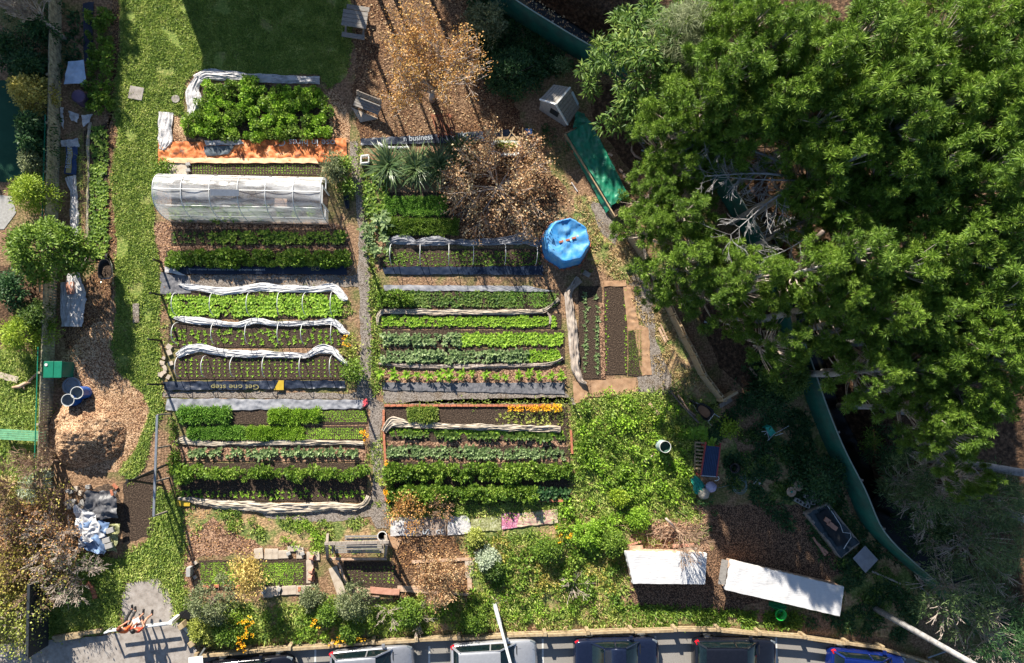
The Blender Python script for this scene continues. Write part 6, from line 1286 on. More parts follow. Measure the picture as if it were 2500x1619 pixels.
a = Vector((*V2(2135,1485)[:2],0)); t1 = W(2330,1595,4.6); tp = a + (t1-a)*1.7
b = MB(); b.tube([a, tp], [.16,.11], 14); b.obj('pole', b_grey, up_, smooth=True)
b = MB(); dd = Vector((.3,-.95,0)).normalized(); b.bar(tp-dd*1.1-Vector((0,0,.3)), tp+dd*1.1-Vector((0,0,.3)), .1,.12); b.obj('cross_arm', m_wood, up_)
for s_ in (-.95,-.4,.4,.95): b = MB(); q_ = tp+dd*s_; b.lathe([(.001,.16),(.04,.14),(.05,.04),(.02,0)],8,(q_.x,q_.y,q_.z-.24)); b.obj('insulator', m_lgrey, up_)
# white barrier gate and sitters' bar
wg = thing('barrier_gate','white tubular barrier gate across the entrance path','gate', V2(340,1545))
zg = .85; a = W(268,1541,zg); c_ = W(408,1524,zg)
for dz, dy in ((0,0),(-.28,-.02)): b = MB(); b.tube([a+Vector((0,dy,dz)), c_+Vector((0,dy,dz))], .05, 10); b.obj('bar', m_pipe, wg, smooth=True)
b = MB(); b.tube([c_, c_+Vector((.1,0,-.1)), Vector((c_.x+.12,c_.y,0))], .05, 8); b.tube([a+Vector((-.0,0,0)), a+Vector((-.22,-.08,0)), Vector((a.x-.26,a.y-.1,0))], .05, 8); b.tube([a.lerp(c_,.45)-Vector((0,.02,.0)), Vector((a.lerp(c_,.45).x,a.lerp(c_,.45).y,0))], .035, 8); b.obj('end_frame', m_pipe, wg, smooth=True)
b = MB(); q_ = W(416,1521,1.0); b.box((q_.x,q_.y,.5),(.16,.16,1.0)); b.obj('gate_post', m_whitepaint, wg, bevel=.01)
for x0,y0,x1,y1,l,m_ in ((452,1530,478,1562,'pale sloping capped timber beside the concrete ramp',m_lgrey),(130,1556,250,1539,'peeled yellow log edging above the footpath',m_railw),(135,1562,200,1552,'second lower log edging above the footpath',m_railw)):
    b = MB(); b.bar(V2(x0,y0,.2),V2(x1,y1,.2),.16,.22); b.obj('edging_log', m_, label=l, cat='log', bevel=.02)
for x,y,l in ((455,1518,'upper'),(480,1560,'lower')): b = MB(); q_ = W(x,y); b.box((q_.x,q_.y,.35),(.26,.26,.7), rz=.6); b.obj('timber_post', m_railw, label='%s square timber bollard beside the concrete ramp' % l, cat='post', bevel=.015)
p = W(456,1503,.25); b = MB()
for i in range(5): b.box((p.x-.2+.08*i,p.y+.05*math.sin(i),.12+.03*i),(.3,.34,.04), rz=.3+.2*i, rx=.2)
b.obj('black_bag', m_black, label='small heap of black rubbish beside the ramp shrubs', cat='rubbish')
sp = thing('road_sign','white square sign seen from above beside the rail end','sign', V2(505,1572)); a = W(506,1574); t_ = W(482,1612,2.2)
b = MB(); b.bar((a.x,a.y,0),(t_.x,t_.y,2.2),.08); b.obj('post', m_metal, sp); b = MB(); b.box((t_.x-.05,t_.y-.2,2.2),(.62,.7,.04), rz=.1); b.obj('panel', m_whitepaint, sp)
b = MB(); b.tube([V2(2265,1606,.5),V2(2310,1590,.6)], .04,6); b.obj('thin_pipe', m_metal, label='short grey pipe near the foot of the utility pole', cat='pipe')
# ================= trees =================
def build_tree(name, label, cat, at, h, crown_fn, trunk_fn, group=None):
    t = thing(name, label, cat, at, 0, group)
    for nm, V, F, mat in crown_fn(h): o = link(nm, np_mesh(nm, V, F, mat), t)
    b = MB(); trunk_fn(b, h); me_o = b.obj('trunk', b_bark, t, smooth=True, center=False)
    return t
# --- pines: six variants ---
def pine_proto(seed, mat, R_=2.3, depth=3.2, nc=230, m=110):
    random.seed(seed)
    C = []; nb = 19
    for k in range(nb):     # boughs, each a knot of needle tufts with gaps between them
        a = k*2.4+random.uniform(-.4,.4); u = ((k+.3)/nb)**.55
        rr = R_*u*(1+.2*noise.noise(Vector((math.cos(a)*1.5, math.sin(a)*1.5, seed)))); z = depth*(-(u**1.6)*.7 - random.uniform(0,.3)*u)
        for i in range(nc//nb): C.append((rr*math.cos(a)+random.gauss(0,.25), rr*math.sin(a)+random.gauss(0,.25), z+random.gauss(0,.17)))
    nc = len(C)
    C = np.array(C); rad = RNG.uniform(.14,.29,nc)
    k = nc*m; d = nrm(RNG.normal(0,1,(k,3)) + np.array([0,0,.55])); rr = np.repeat(rad, m)[:,None]
    B = np.repeat(C, m, 0) + d*rr*RNG.uniform(.05,.55,(k,1)); V, F = leaf_quads(B, d + RNG.normal(0,.22,(k,3)), rr[:,0]*RNG.uniform(.6,1.0,k), .024, .1)
    return C, V, F
PINES = []
for s_ in range(6):
    C, V, F = pine_proto(100+s_, g_pine if s_ % 3 else g_pine2)
    t = thing('pine_tree', 'proto', 'pine tree', (0,0,0)); H0 = 9.0
    m_ = RNG.random(len(V)//4) > -1; V = V + np.array([0,0,H0]); me = np_mesh('crown', V, F, g_pine if s_ % 3 else g_pine2); link('crown', me, t)
    b = MB(); b.tube([(0,0,0),(.1,.05,H0*.4),(.05,-.1,H0*.75),(0,0,H0-.3)], [.24,.18,.12,.04], 8)
    b.obj('trunk', b_grey, t, smooth=True, center=False)
    b = MB()
    for i in range(0, len(C), 4):
        c = C[i]; z0 = H0 + c[2]*.9 - 1.0 - .3*math.hypot(c[0],c[1]); b.tube([(0,0,max(z0,1.5)), (c[0]*.5, c[1]*.5, (max(z0,1.5)+H0+c[2])/2-.2), (c[0],c[1],H0+c[2])], [.05,.035,.015], 4, False)
    b.obj('branches', b_pale, t, smooth=True, center=False); PINES.append(t)
PL = [ # px, py, height, scale, label
(1625,445,7.4,.56,'pine at the left edge of the grove, nearest the blue tank'),(1680,395,8,.68,'pine between the red bucket and the grove edge'),(1622,540,7.6,.66,'pine whose crown hangs over the terracotta slab'),
(1695,510,8.5,.7,'pine left of the dead branches'),(1705,625,8.4,.8,'pine directly above the low branch over the pallet row'),(1612,708,4.6,.36,'low pine bough hanging across the upright pallets'),(1775,690,8.4,.7,'pine at the lower edge of the grove above the shaded clearing'),
(1670,300,8.5,.72,'pine just right of the heavy old beam'),(1760,215,10,.9,'pine right of the large leaved tree'),(1830,135,11,.95,'pine at the top beside the large leaved tree'),(1860,270,10,.85,'pine above the gap with orange needles'),
(1735,335,8.6,.5,'pine above the fallen pale branches'),(1940,60,11.5,1.0,'pine at the top, left of the middle of the grove'),(1955,200,11,1.0,'pine in the upper left of the grove'),(2060,110,12,1.05,'pine at the top, middle of the grove'),
(2170,40,12,1.05,'pine at the top edge, right of the grove middle'),(2280,110,12,1.1,'pine near the top, left of the corner group'),(2390,45,12,1.05,'pine at the top edge beside the corner pine'),(2485,110,12,1.05,'pine in the top right corner'),
(2050,260,11,.95,'pine right of the orange needle gap'),(2160,200,12,1.0,'pine in the upper middle of the grove'),(2270,270,12,1.05,'pine in the upper right part of the grove'),(2390,210,12,1.05,'pine below the top right corner'),(2490,290,12,1.0,'pine at the upper right edge'),
(2035,400,10,.6,'pine right of the fallen pale branches'),(2110,370,11,.95,'pine in the centre left of the grove'),(2230,400,11,.95,'pine in the centre of the grove'),(2350,370,11.5,1.05,'pine in the centre right of the grove'),(2470,430,11.5,1.0,'pine at the middle of the right edge'),
(2020,515,9,.45,'small pine below the fallen pale branches'),(2095,470,9,.4,'small pine beside the dark central gap'),(1875,665,9.6,.72,'round pine left of the curved bare trunk'),(2040,640,10.5,.72,'pine right of the curved bare trunk'),(2150,600,10.5,.95,'pine below the dark central gap'),
(2270,640,10.5,.95,'pine in the lower middle of the grove'),(2390,580,11,1.0,'pine in the lower right of the grove'),(2485,650,11,1.0,'pine at the lower right edge'),(2110,730,9.5,.85,'pine above the brown clearing'),(2230,760,10,.85,'pine right of the brown clearing'),
(1945,830,8.2,.66,'dense low pine above the creek'),(1835,765,7.5,.4,'small pine beside the wooden pallet'),(2140,810,8,.7,'pine on the bank right of the low creek pine'),(2340,770,10,.9,'pine in the lower grove right of the middle'),(2450,800,10.5,.9,'pine low on the right edge'),
(2200,905,8.8,.8,'pine overhanging the upper grey trunk'),(2300,900,9,.7,'pine between the two grey trunks'),(2330,1010,8.5,.68,'pine above the lower grey trunk'),(2430,960,9.5,.8,'pine at the right edge above the dusty tree'),(2390,1060,9,.68,'lowest full pine on the right edge'),(2500,190,12,1.1,'pine at the right edge between the corner pine and the next'),(2500,540,11.5,1.0,'pine at the right edge, just past the middle'),(2500,380,12,1.1,'pine at the right edge below the upper pair'),(2500,740,11,1.0,'pine at the right edge above the lower group'),(2500,880,10.5,1.0,'pine at the right edge behind the lower group'),(2240,180,12,.9,'pine between the top pair and the upper middle'),(1870,20,11,.8,'pine at the top edge beside the drooping leaved tree'),(2500,10,12,1.0,'pine cut by the top right corner'),
(2425,1180,7.5,.45,'single hanging pine bough over the dusty tree'),
]
for i, (px, py, h_, s_, lab) in enumerate(PL):
    p = W(px, py, h_); src = PINES[i % 6]; sc = (s_*1.04, s_*1.04, h_/9.0)
    if i < 6: t = src; t.location = (p.x,p.y,0); t.scale = sc; t.rotation_euler = (0,0,random.uniform(0,6)); t['label'] = lab; t['group'] = 'pines of the grove beyond the creek'
    else: dup(src, (p.x,p.y,0), random.uniform(0,6), sc, lab, 'pines of the grove beyond the creek')
LEAN = {}
def lean_trunk(t, dx, dy, k):      # edge trees grow out over the plot from trunks rooted further back
    sx = t.scale[0]; b = MB(); b.tube([(dx/sx,dy/sx,0),(dx*.8/sx,dy*.8/sx,3.5),(dx*.35/sx,dy*.35/sx,6.6),(0,0,8.5)], [.24,.19,.12,.04], 8)
    me = b.obj('tmp_trunk', b_grey, center=False, smooth=True); m_ = me.data; bpy.data.objects.remove(me)
    t.rotation_euler = (0,0,0)
    for ch in t.children:
        if ch.name.startswith('trunk'): ch.data = m_
for t in [o for o in COL.objects if o.name.startswith('pine_tree')]:
    l_ = t['label']
    for key, dx, dy in (('nearest the blue tank',4,.5),('between the red bucket',3,.5),('over the terracotta',4,0),('left of the dead branches',2.5,0),('above the low branch over',3,0),('low pine bough',6,.5),('above the shaded clearing',2,1),('just right of the heavy',3,0),('beside the wooden pallet',3,1),('dense low pine above',3,2),('single hanging',2,1),('lowest full',2,1)):
        if key in l_: lean_trunk(t, dx, dy, 0)
for s_ in PINES: s_['group'] = 'pines of the grove beyond the creek'
# --- large leaved tree at the top ---
def broad(name, label, cat, px, py, h, R_, mat, nc=90, m=70, L=.26, Wd=.09, depth=3, squash=(1,1), bark=b_bark, rad=(.35,.6), seed=0, group=None, up_=.2, bend=.35, solid=False):
    random.seed(seed+500); p = W(px,py,h-.3*depth); C = []
    for i in range(nc):
        a = random.uniform(0,6.283); u = random.random()**.5; f = 1+.25*noise.noise(Vector((math.cos(a)*1.6,math.sin(a)*1.6,seed)))
        C.append((R_*u*f*math.cos(a)*squash[0], R_*u*f*math.sin(a)*squash[1], h-depth*(.95*u**2+random.uniform(0,.25))))
    C = np.array(C); V, F = clumps(C, RNG.uniform(*rad,nc), m, L, Wd, up_=up_, bend=bend)
    t = thing(name, label, cat, (p.x,p.y,0), 0, group); V[:,2] = np.maximum(V[:,2], .03); link('crown' if h > 1.7 else 'foliage', np_mesh('crown', V, F, mat), t)
    b = MB(); r0 = .035*h; b.tube([(0,0,0),(.03*h,.02*h,h*.4),(0,0,h*.75)], [r0,r0*.8,r0*.4], 8)
    for i in range(0, nc, 3): c = C[i]; b.tube([(0,0,h*.3+.2*random.random()*h),(c[0]*.5,c[1]*.5,c[2]*.75),tuple(c)], [r0*.35,r0*.22,.01], 4, False)
    b.obj('trunk' if h > 1.7 else 'stems', bark, t, smooth=True, center=False); return t
broad('broadleaf_tree','large tree with drooping pointed leaves overhanging the green fence','tree',1610,130,7.5,3.0,g_broad,130,75,.3,.075,3.5,(.95,1.15),seed=1,bend=.5)
broad('broadleaf_tree','drooping leaved tree behind the first one at the top','tree',1760,20,8.5,2.0,g_broad,60,70,.3,.075,3,seed=2,bend=.5)
broad('feathery_tree','soft grey green feathery tree between the broad tree and the pines','tree',1690,55,9,1.2,g_olive,40,110,.4,.02,2.5,(1.1,1),seed=3,bend=.6)
broad('feathery_tree','soft feathery green bough over the drooping leaved tree','tree',1725,95,8.6,.8,g_olive,22,110,.4,.02,1.5,seed=4,bend=.6)
# --- autumn tree at the top ---
def limb_tree(name, label, cat, px, py, mat, h, R_, nleaf, L, Wd, depth=4, bark=b_brown, spread=.7, seed=0, L0=None, at_top=True, up_=.12, dirs=5, lean=(0,0), r0=.1, leafsz=.12, z0=.6, twig=.008, group=None):
    random.seed(seed+900); p = W(px,py,0); t = thing(name, label, cat, (p.x,p.y,0), 0, group); b = MB(); ends = []
    b.tube([(0,0,0),(lean[0]*.2,lean[1]*.2,z0)], [r0*1.3,r0], 8)
    for k in range(dirs):
        a = 2*math.pi*k/dirs+random.uniform(-.4,.4); branch(b, (lean[0]*.2,lean[1]*.2,z0), (math.cos(a)*R_/h+lean[0]*.5, math.sin(a)*R_/h+lean[1]*.5, random.uniform(.7,1.1)), L0 or h*.38, r0*.6, depth, spread, 5, twig, (2,3), up_, .22, ends)
    b.obj('branches', bark, t, smooth=True, center=False)
    if nleaf and ends:
        E = np.array([tuple(e) for e in ends]); E = E[E[:,2] > .25]; idx = RNG.integers(len(E), size=nleaf); B = E[idx] + RNG.normal(0,leafsz*1.6,(nleaf,3)); B[:,2] = np.maximum(B[:,2],.05)
        D = RNG.normal(0,1,(nleaf,3)); D[:,2] -= .2; V, F = leaf_quads(B, D, L*RNG.uniform(.6,1.2,nleaf), Wd*RNG.uniform(.7,1.2,nleaf), .3); link('leaves', np_mesh('leaves', V, F, mat), t)
    return t
limb_tree('autumn_tree','spreading tree with orange and golden autumn leaves at the top','tree',1055,245,g_orange,4.6,2.5,9000,.1,.07,4,b_pale,.6,1,None,True,.12,8,(0,.5),.13,.075,.7,twig=.013)
limb_tree('brown_leaved_tree','low spreading tree full of dry tan leaves right of the flax bushes','tree',1215,465,g_tan,1.4,3.3,6500,.12,.09,3,b_pale,.75,2,1.3,True,-.03,13,(0,.1),.07,.09,.3,twig=.013)
limb_tree('brown_leaved_tree','bare twiggy tree with pale orange leaves right of the swing bench','tree',1075,1395,g_tan,2.6,1.8,5200,.085,.06,4,b_brown,.6,3,.75,True,.12,7,(0,.25),.07,.06,.4,twig=.01)
limb_tree('yellow_leaved_tree','small sparse tree with yellow leaves over the close seedling bed','tree',632,1385,g_yellowleaf,2.2,1.3,2300,.1,.075,3,b_brown,.6,4,.75,True,.1,5,(-.1,.1),.05,.12,.3)
limb_tree('brown_shrub','dry orange brown shrub at the lower left corner of the brick bed','shrub',1000,1245,g_orange,.9,1.1,1100,.1,.06,2,b_brown,.6,5,.55,True,.08,7,(0,0),.03,.1,.15)
limb_tree('dead_shrub','small twiggy brown shrub below the dense bean bands','shrub',1085,1235,g_brown,.9,.9,250,.08,.05,3,b_brown,.6,6,.4,True,.08,6,(0,0),.03,.08,.12)
# --- bare trees ---
limb_tree('bare_tree','pale grey bare tree with fine twigs in the top left corner','tree',158,95,g_dry,3.6,1.5,0,.1,.1,5,b_pale,.4,7,.95,True,.1,5,(-1.1,.9),.1,z0=1.2,twig=.012)
limb_tree('bare_tree','pale bare branches over the shaded lawn at the top edge','tree',625,-45,g_dry,4.4,1.6,0,.1,.1,4,b_pale,.5,8,1.1,True,.05,6,(.2,-.5),.08,z0=1.5,twig=.012)
limb_tree('bare_tree','slender bare tree beside the green bench of the neighbour','tree',60,1180,g_gold,3.0,1.6,160,.09,.06,4,b_brown,.5,9,.9,True,.12,5,(-.3,.3),.06,z0=.8,twig=.01)
limb_tree('bare_shrub','bare twigs reaching over the paling fence','shrub',150,1125,g_dry,2.6,1.2,60,.1,.08,4,b_brown,.55,10,.75,True,.08,6,(-.2,.3),.05,z0=.5,twig=.009)
for i,(x,y,n_,mt,l) in enumerate(((40,1270,900,g_brown,'tangled bare shrub with few yellow leaves at the left edge above the lower corner'),(110,1235,500,g_gold,'tangled bare shrub left of the tarpaulin heap'),(150,1310,600,g_brown,'bare twiggy shrub between the tarpaulin heap and the yellow shrubs'),(70,1350,900,g_gold,'bare branches mixed with golden leaves near the dark fence'),(195,1385,200,g_dusty,'leaning bare branches below the tarpaulin heap'),(10,1430,1600,g_gold,'golden yellow leaved shrub at the lower left edge'),(60,1500,1800,g_yel,'yellow green shrub in the lower left corner'),(120,1400,500,g_gold,'straggly shrub beside the top of the dark fence'))):
    limb_tree('hedge_shrub', l, 'shrub', x, y, mt, 1.9, 1.7, n_*2, .11, .07, 4, b_brown if i%2 else b_pale, .65, 20+i, .75, True, .03, 8, (0,0), .05, .12, .2, twig=.01)
# fallen dead conifer limbs in the grove
def dead(px,py,z,dx,dy,L,r,seed,label,depth=4,name='dead_branch'):
    random.seed(seed); p = W(px,py,z); b = MB(); K = 7; pts = [Vector(p)]; d = Vector((dx,dy,-.06)).normalized(); rr = [r]
    for i in range(K): d = (d+Vector((random.gauss(0,.06),random.gauss(0,.06),0))).normalized(); pts.append(pts[-1]+d*L/K); rr.append(r*(1-.8*(i+1)/K))
    b.tube(pts, [x*.7 for x in rr], 7)
    for i in range(1,K+1):
        for s_ in (-1,1,-1,1):
            if random.random() < .8: nd = (d*.7+Vector((-d.y,d.x,0))*s_*random.uniform(.5,1.1)+Vector((0,0,random.gauss(0,.25)))).normalized(); branch(b, pts[i], nd, L*random.uniform(.1,.2), rr[i]*.22+.005, 2, .5, 3, .007, (1,3), 0, .25)
    b.obj(name, b_grey, smooth=True, label=label, cat='branch', group='dead branches in the gap of the grove')
dead(1925,405,8.3,-1,.35,3.6,.1,1,'upper thick pale dead branch in the gap of the grove')
dead(1935,430,8.3,-1,.12,3.6,.09,2,'second pale dead branch below the upper one')
dead(1945,440,8.3,-1,-.1,3.2,.06,3,'thin dead branch in the middle of the gap')
dead(1940,450,8.3,-1,-.75,3.4,.07,4,'dead branch curving down to the lower left of the gap')
dead(1900,500,7,-.5,-1,2.8,.06,5,'dead branch pointing down through the gap')
dead(1990,570,8,-1,-.45,2.6,.05,6,'curved dead branch above the round pine')
random.seed(44)
b = MB(); b.tube([W(1962,650,8),W(1975,615,8.6),W(1990,585,9.2),W(2010,565,9.6)],[.13,.13,.11,.09],9); b.obj('leaning_bare_tree', b_bark, smooth=True, label='curved bare brown trunk between two pines', cat='trunk')
b = MB(); b.tube([W(2088,585,9.6),W(2092,605,9.5),W(2096,640,9)],[.09,.1,.1],8); b.obj('leaning_bare_tree', b_pale, smooth=True, label='short pale leaning trunk right of the curved one', cat='trunk')
b = MB(); b.tube([W(2164,997,.8),W(2225,1005,2),W(2290,1022,3.2),W(2360,1040,4)],[.26,.22,.2,.18],10); b.obj('leaning_grey_tree', b_grey, smooth=True, label='upper thick grey trunk leaning out from the creek bank', cat='trunk')
b = MB(); b.tube([W(2214,1110,.8),W(2300,1124,2.2),W(2385,1136,3.4),W(2500,1155,5)],[.24,.22,.2,.18],10); b.obj('leaning_grey_tree', b_grey, smooth=True, label='lower thick grey trunk leaning out from the creek bank', cat='trunk')
b = MB(); b.tube([W(2425,1230,3),W(2470,1255,4),W(2520,1275,5)],[.2,.19,.18],10); b.obj('leaning_grey_tree', b_grey, smooth=True, label='short grey trunk at the right edge behind the dusty tree', cat='trunk')
dead(2300,1125,3.2,.5,1,2.6,.06,11,'pale bare bough above the lower grey trunk'); bpy.data.objects['dead_branch.006']['group'] = 'boughs at the grey trunks'
# dusty trees at the lower right
def wispy(px,py,h,R_,seed,label,mat=g_dusty,nc=70,m=60):
    t = broad('gum_tree', label, 'tree', px, py, h, R_, mat, nc, m, .22, .035, 2.2, seed=seed, bark=b_pale, rad=(.3,.65), up_=0)
    random.seed(seed); b = MB()
    for k in range(8): a = random.uniform(0,6.28); branch(b, (0,0,h*.55), (math.cos(a),math.sin(a),.35), R_*.5, .04, 3, .5, 4, .011, (2,3), .03, .25)
    b.obj('bare_twigs', b_pale, t, smooth=True, center=False)
wispy(2330,1200,5.0,2.2,31,'dusty green tree with pale twigs below the lower grey trunk')
wispy(2240,1190,3.5,1.1,32,'small pale twigged tree at the edge of the creek bank',m=40)
wispy(2440,1340,5.0,2.2,33,'dusty green tree at the right edge, middle of the lower corner')
wispy(2300,1300,3.0,1.2,34,'rounded dark shrub overhanging the creek',g_dark,m=70)
wispy(2380,1460,4.5,2.1,35,'dusty tree above the foot of the utility pole')
wispy(2470,1560,4.5,1.9,36,'dark tree in the lower right corner',g_dark)
wispy(2470,1230,5.5,1.6,37,'dusty tree at the right edge beside the short grey trunk')
# bushes on the creek side and by the fence
broad('shade_shrub','round green shrub leaning over the lower green fence','shrub',1940,918,2.4,1.1,g_cropd,45,70,.14,.07,1.2,seed=41)
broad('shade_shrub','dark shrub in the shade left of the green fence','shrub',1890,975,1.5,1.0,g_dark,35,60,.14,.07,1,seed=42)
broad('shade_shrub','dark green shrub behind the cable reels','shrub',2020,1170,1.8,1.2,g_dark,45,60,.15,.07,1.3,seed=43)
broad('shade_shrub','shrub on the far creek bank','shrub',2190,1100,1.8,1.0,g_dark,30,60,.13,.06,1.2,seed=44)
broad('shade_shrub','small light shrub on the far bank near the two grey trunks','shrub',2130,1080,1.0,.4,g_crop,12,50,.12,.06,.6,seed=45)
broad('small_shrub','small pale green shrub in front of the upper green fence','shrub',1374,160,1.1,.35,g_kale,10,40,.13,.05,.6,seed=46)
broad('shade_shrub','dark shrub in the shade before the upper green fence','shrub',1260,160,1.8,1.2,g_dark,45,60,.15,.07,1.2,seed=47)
broad('shade_shrub','shaded shrub along the upper green fence at the top edge','shrub',1190,40,2.0,1.0,g_olive,35,60,.15,.07,1.2,seed=48)
broad('small_shrub','sunlit lime shrub at the edge of the shade','shrub',1783,1045,.8,.4,g_lime,10,50,.12,.07,.5,seed=49)
# left neighbours
broad('neighbour_tree','large bright green round tree overhanging the paling fence','tree',82,598,3.6,1.5,g_crop,110,90,.13,.08,2.0,(1.08,.95),seed=51)
broad('lime_shrub','fine leaved lime green shrub above the large round tree','shrub',60,465,2.0,.85,g_lime,60,100,.12,.04,1.4,seed=52)
broad('golden_shrub','round golden green shrub near the top left','shrub',58,212,2.2,.75,g_gold,40,80,.12,.08,1.5,(1.1,.95),seed=53)
broad('lime_shrub','lime green conifer like shrub below the large round tree','shrub',42,812,1.8,.95,g_lime,60,100,.12,.04,1.4,seed=54)
broad('green_shrub','darker green shrub touching the fence beside the lime one','shrub',74,765,1.7,.55,g_cropd,35,80,.11,.05,1.2,seed=55)
broad('olive_shrub','olive and tan shrub below the dark hedge at the left','shrub',72,395,1.6,.5,g_olive,30,60,.12,.06,1,seed=56)
for i,(x,y,r_,l) in enumerate(((25,110,1.1,'dark hedge shrub in the top left corner'),(75,150,.75,'dark hedge shrub against the fence near the top'),(80,300,.7,'dark hedge shrub below the golden shrub'),(85,345,.6,'dark hedge shrub above the olive one'),(45,705,1.2,'dark shrub in the shade beneath the large round tree'),(100,60,.6,'dark shrub under the bare grey tree'))): broad('hedge_shrub', l, 'shrub', x-16, y, 1.8, r_*.75, g_dark, 30, 70, .15, .08, 1.2, seed=60+i)
broad('yucca','spiky pale green plant beside the paling fence','plant',86,1190,.9,.5,g_lav,10,60,.35,.04,.5,seed=69)
broad('dry_shrub','small tan shrub beside the spiky plant','shrub',10,1195,.7,.5,g_dry,12,50,.15,.04,.4,seed=70)
# shrubs of the garden
broad('olive_shrub','olive leaved shrub at the right end of the orange banner','shrub',810,408,1.2,.62,g_olive,28,60,.14,.05,.8,seed=71)
broad('green_shrub','small green shrub right of the olive one at the path','shrub',838,402,.9,.35,g_crop,12,60,.13,.07,.6,seed=72)
broad('green_shrub','small leafy plant below the greenhouse corner shrub','shrub',850,452,.8,.32,g_crop,10,50,.13,.07,.5,seed=73)
broad('green_shrub','green shrub with yellow flowers at the end of the third tunnel','shrub',862,905,.9,.4,g_crop,14,60,.12,.06,.6,seed=74)
broad('green_shrub','small shrub left of the pale board above the greenhouse','shrub',398,412,.5,.35,g_crop,10,50,.12,.07,.4,seed=75)
for i,(x,y,r_,mt,h_,l) in enumerate(((510,1480,1.05,g_olive,1.9,'greyish olive bush left of the yellow flowers on the bank'),(560,1545,.7,g_crop,1.2,'low green bush above the guard rail on the left'),(800,1500,.6,g_crop,1.2,'green bush with yellow tips in the middle of the bank'),(860,1480,.85,g_olive,1.7,'dusty olive bush below the pale boards'),(850,1545,.6,g_crop,1.0,'green bush beside the yellow clump at the rail'),(490,1545,.6,g_yel,.9,'yellowish bush beside the timber bollards'),(1000,1500,.6,g_crop,.9,'low green plant beneath the lamp post shadow'),(1160,1520,.55,g_crop,1.0,'green bush left of the lamp post foot'),(1190,1370,.45,g_lav,.8,'silvery white leaved bush right of the pale flat board'),(1208,1395,.4,g_cropd,.7,'dark green bush below the silvery one'),(1500,1330,.6,g_crop,.9,'green bush left of the covered bench'),(1162,1312,.3,g_yel,.7,'yellow green shrub covering the lower edge of the banners'),(1440,1310,.7,g_lett,.8,'lush green bush in the upper part of the sunny bank'),(1340,1345,.6,g_crop,.9,'green bush in the middle of the sunny bank'),(1560,1270,.5,g_lett,.6,'low fresh green bush below the weedy plot'),(1515,1218,.35,g_lime,.6,'small bright yellow flowering bush at the lower edge of the weedy plot'),(760,1465,.5,g_olive,1.0,'greyish shrub between the two lower seedling beds'),(905,1400,.01,g_dry,.3,None))):
    if l: broad('garden_shrub', l, 'shrub', x, y, h_, r_, mt, int(18+34*r_), 70, .1, .05, h_*.6, seed=80+i, rad=(.2,.4))
def flowers(poly, dens, z, lab):
    P2 = scatter(poly, dens); B = P3(P2, z); B[:,2] += RNG.uniform(-.25,.15,len(P2)); Pp = RNG.uniform(.8,1.3,len(P2)); V, F = replicate(mk(lambda: cloud(9,.05,.05,.04,.07,.06,0)), B, RNG.uniform(0,6,len(P2)), Pp)
    npobj('flowers', V, F, g_marig, label=lab, cat='flowers', kind='stuff')
flowers([(600,1490),(632,1480),(640,1530),(625,1565),(595,1560)], 30, 1.25, 'orange flowers between the olive bushes of the bank')
flowers([(760,1490),(790,1490),(790,1515),(765,1515)], 25, 1.1, 'yellow flowers on the green bush in the middle of the bank')
flowers([(805,1545),(850,1535),(850,1560),(808,1562)], 30, .9, 'yellow flowers near the guard rail')
flowers([(875,1545),(900,1540),(900,1558),(875,1560)], 25, .9, 'small clump of yellow flowers near the guard rail')
flowers([(1340,1280),(1380,1275),(1400,1310),(1350,1320)], 10, .7, 'orange blossoms on the upper sunny bank')
# flax
for x,y,s_,l in ((948,398,1.0,'leftmost large flax bush with long dark blades'),(1014,404,.95,'second flax bush from the left'),(1072,396,.95,'third flax bush beside the brown leaved tree'),(1128,364,.8,'rightmost smaller flax bush below the rusty slats')):
    p = W(x,y,.8); t = thing('flax_bush', l, 'flax bush', (p.x,p.y,0), 0, 'flax bushes in a row'); n = 150
    az = RNG.uniform(0,6.28,n); el = RNG.uniform(.35,1.45,n); base = np.column_stack([RNG.normal(0,.1,(n,2)), np.zeros(n)])
    V, F = strips(base, az, el, 1.55*s_*RNG.uniform(.7,1.15,n), .075*RNG.uniform(.7,1.2,n), RNG.uniform(.4,1.5), 5, [.7,1,.8,.05]); V[:,2] = np.maximum(V[:,2],.02)
    link('blades', np_mesh('blades', V, F, g_flax), t)
# cut branch pile behind the covered bench
limb_tree('cut_branch','grey forked dead branch standing behind the covered bench','branch',1645,1290,g_dry,3.0,1.0,0,.1,.1,4,b_brown,.5,71,.9,True,.1,5,(.1,-.1),.06,z0=.9,twig=.009)
b = MB(); b.tube([V2(1626,1266,.9), V2(1640,1280,.6), V2(1648,1292,.3)], [.06,.06,.05], 7); b.obj('cut_stump', b_pale, smooth=True, label='pale cut end of a limb above the dead forked branch', cat='branch')
random.seed(77); b = MB(); q = W(1620,1300)
for k in range(40): a = random.uniform(0,6.28); x = q.x+random.gauss(0,.8); y = q.y+random.gauss(0,.35); b.tube([(x,y,.25),(x+math.cos(a)*.6,y+math.sin(a)*.5,.3+random.uniform(-.1,.15)),(x+math.cos(a+.3)*1.1,y+math.sin(a+.3)*.9,.25)], [.014,.01,.006], 3, False)
b.obj('brushwood', b_brown, label='heap of dry twigs behind the covered bench', cat='brushwood', kind='stuff')
for k,(x,y,l) in enumerate(((950,1490,'thin bare branches in the lower bank left of the orange leaved tree'),(1020,1500,'dry twigs beneath the orange leaved tree'),(1400,1425,'fallen pale stems on the sunny bank'))): limb_tree('dead_twigs', l, 'branch', x, y, g_dry, .7, .8, 0, .1,.1,2,b_pale,.5,90+k,.5,True,.0,6,(0,0),.025,z0=.1,twig=.009)
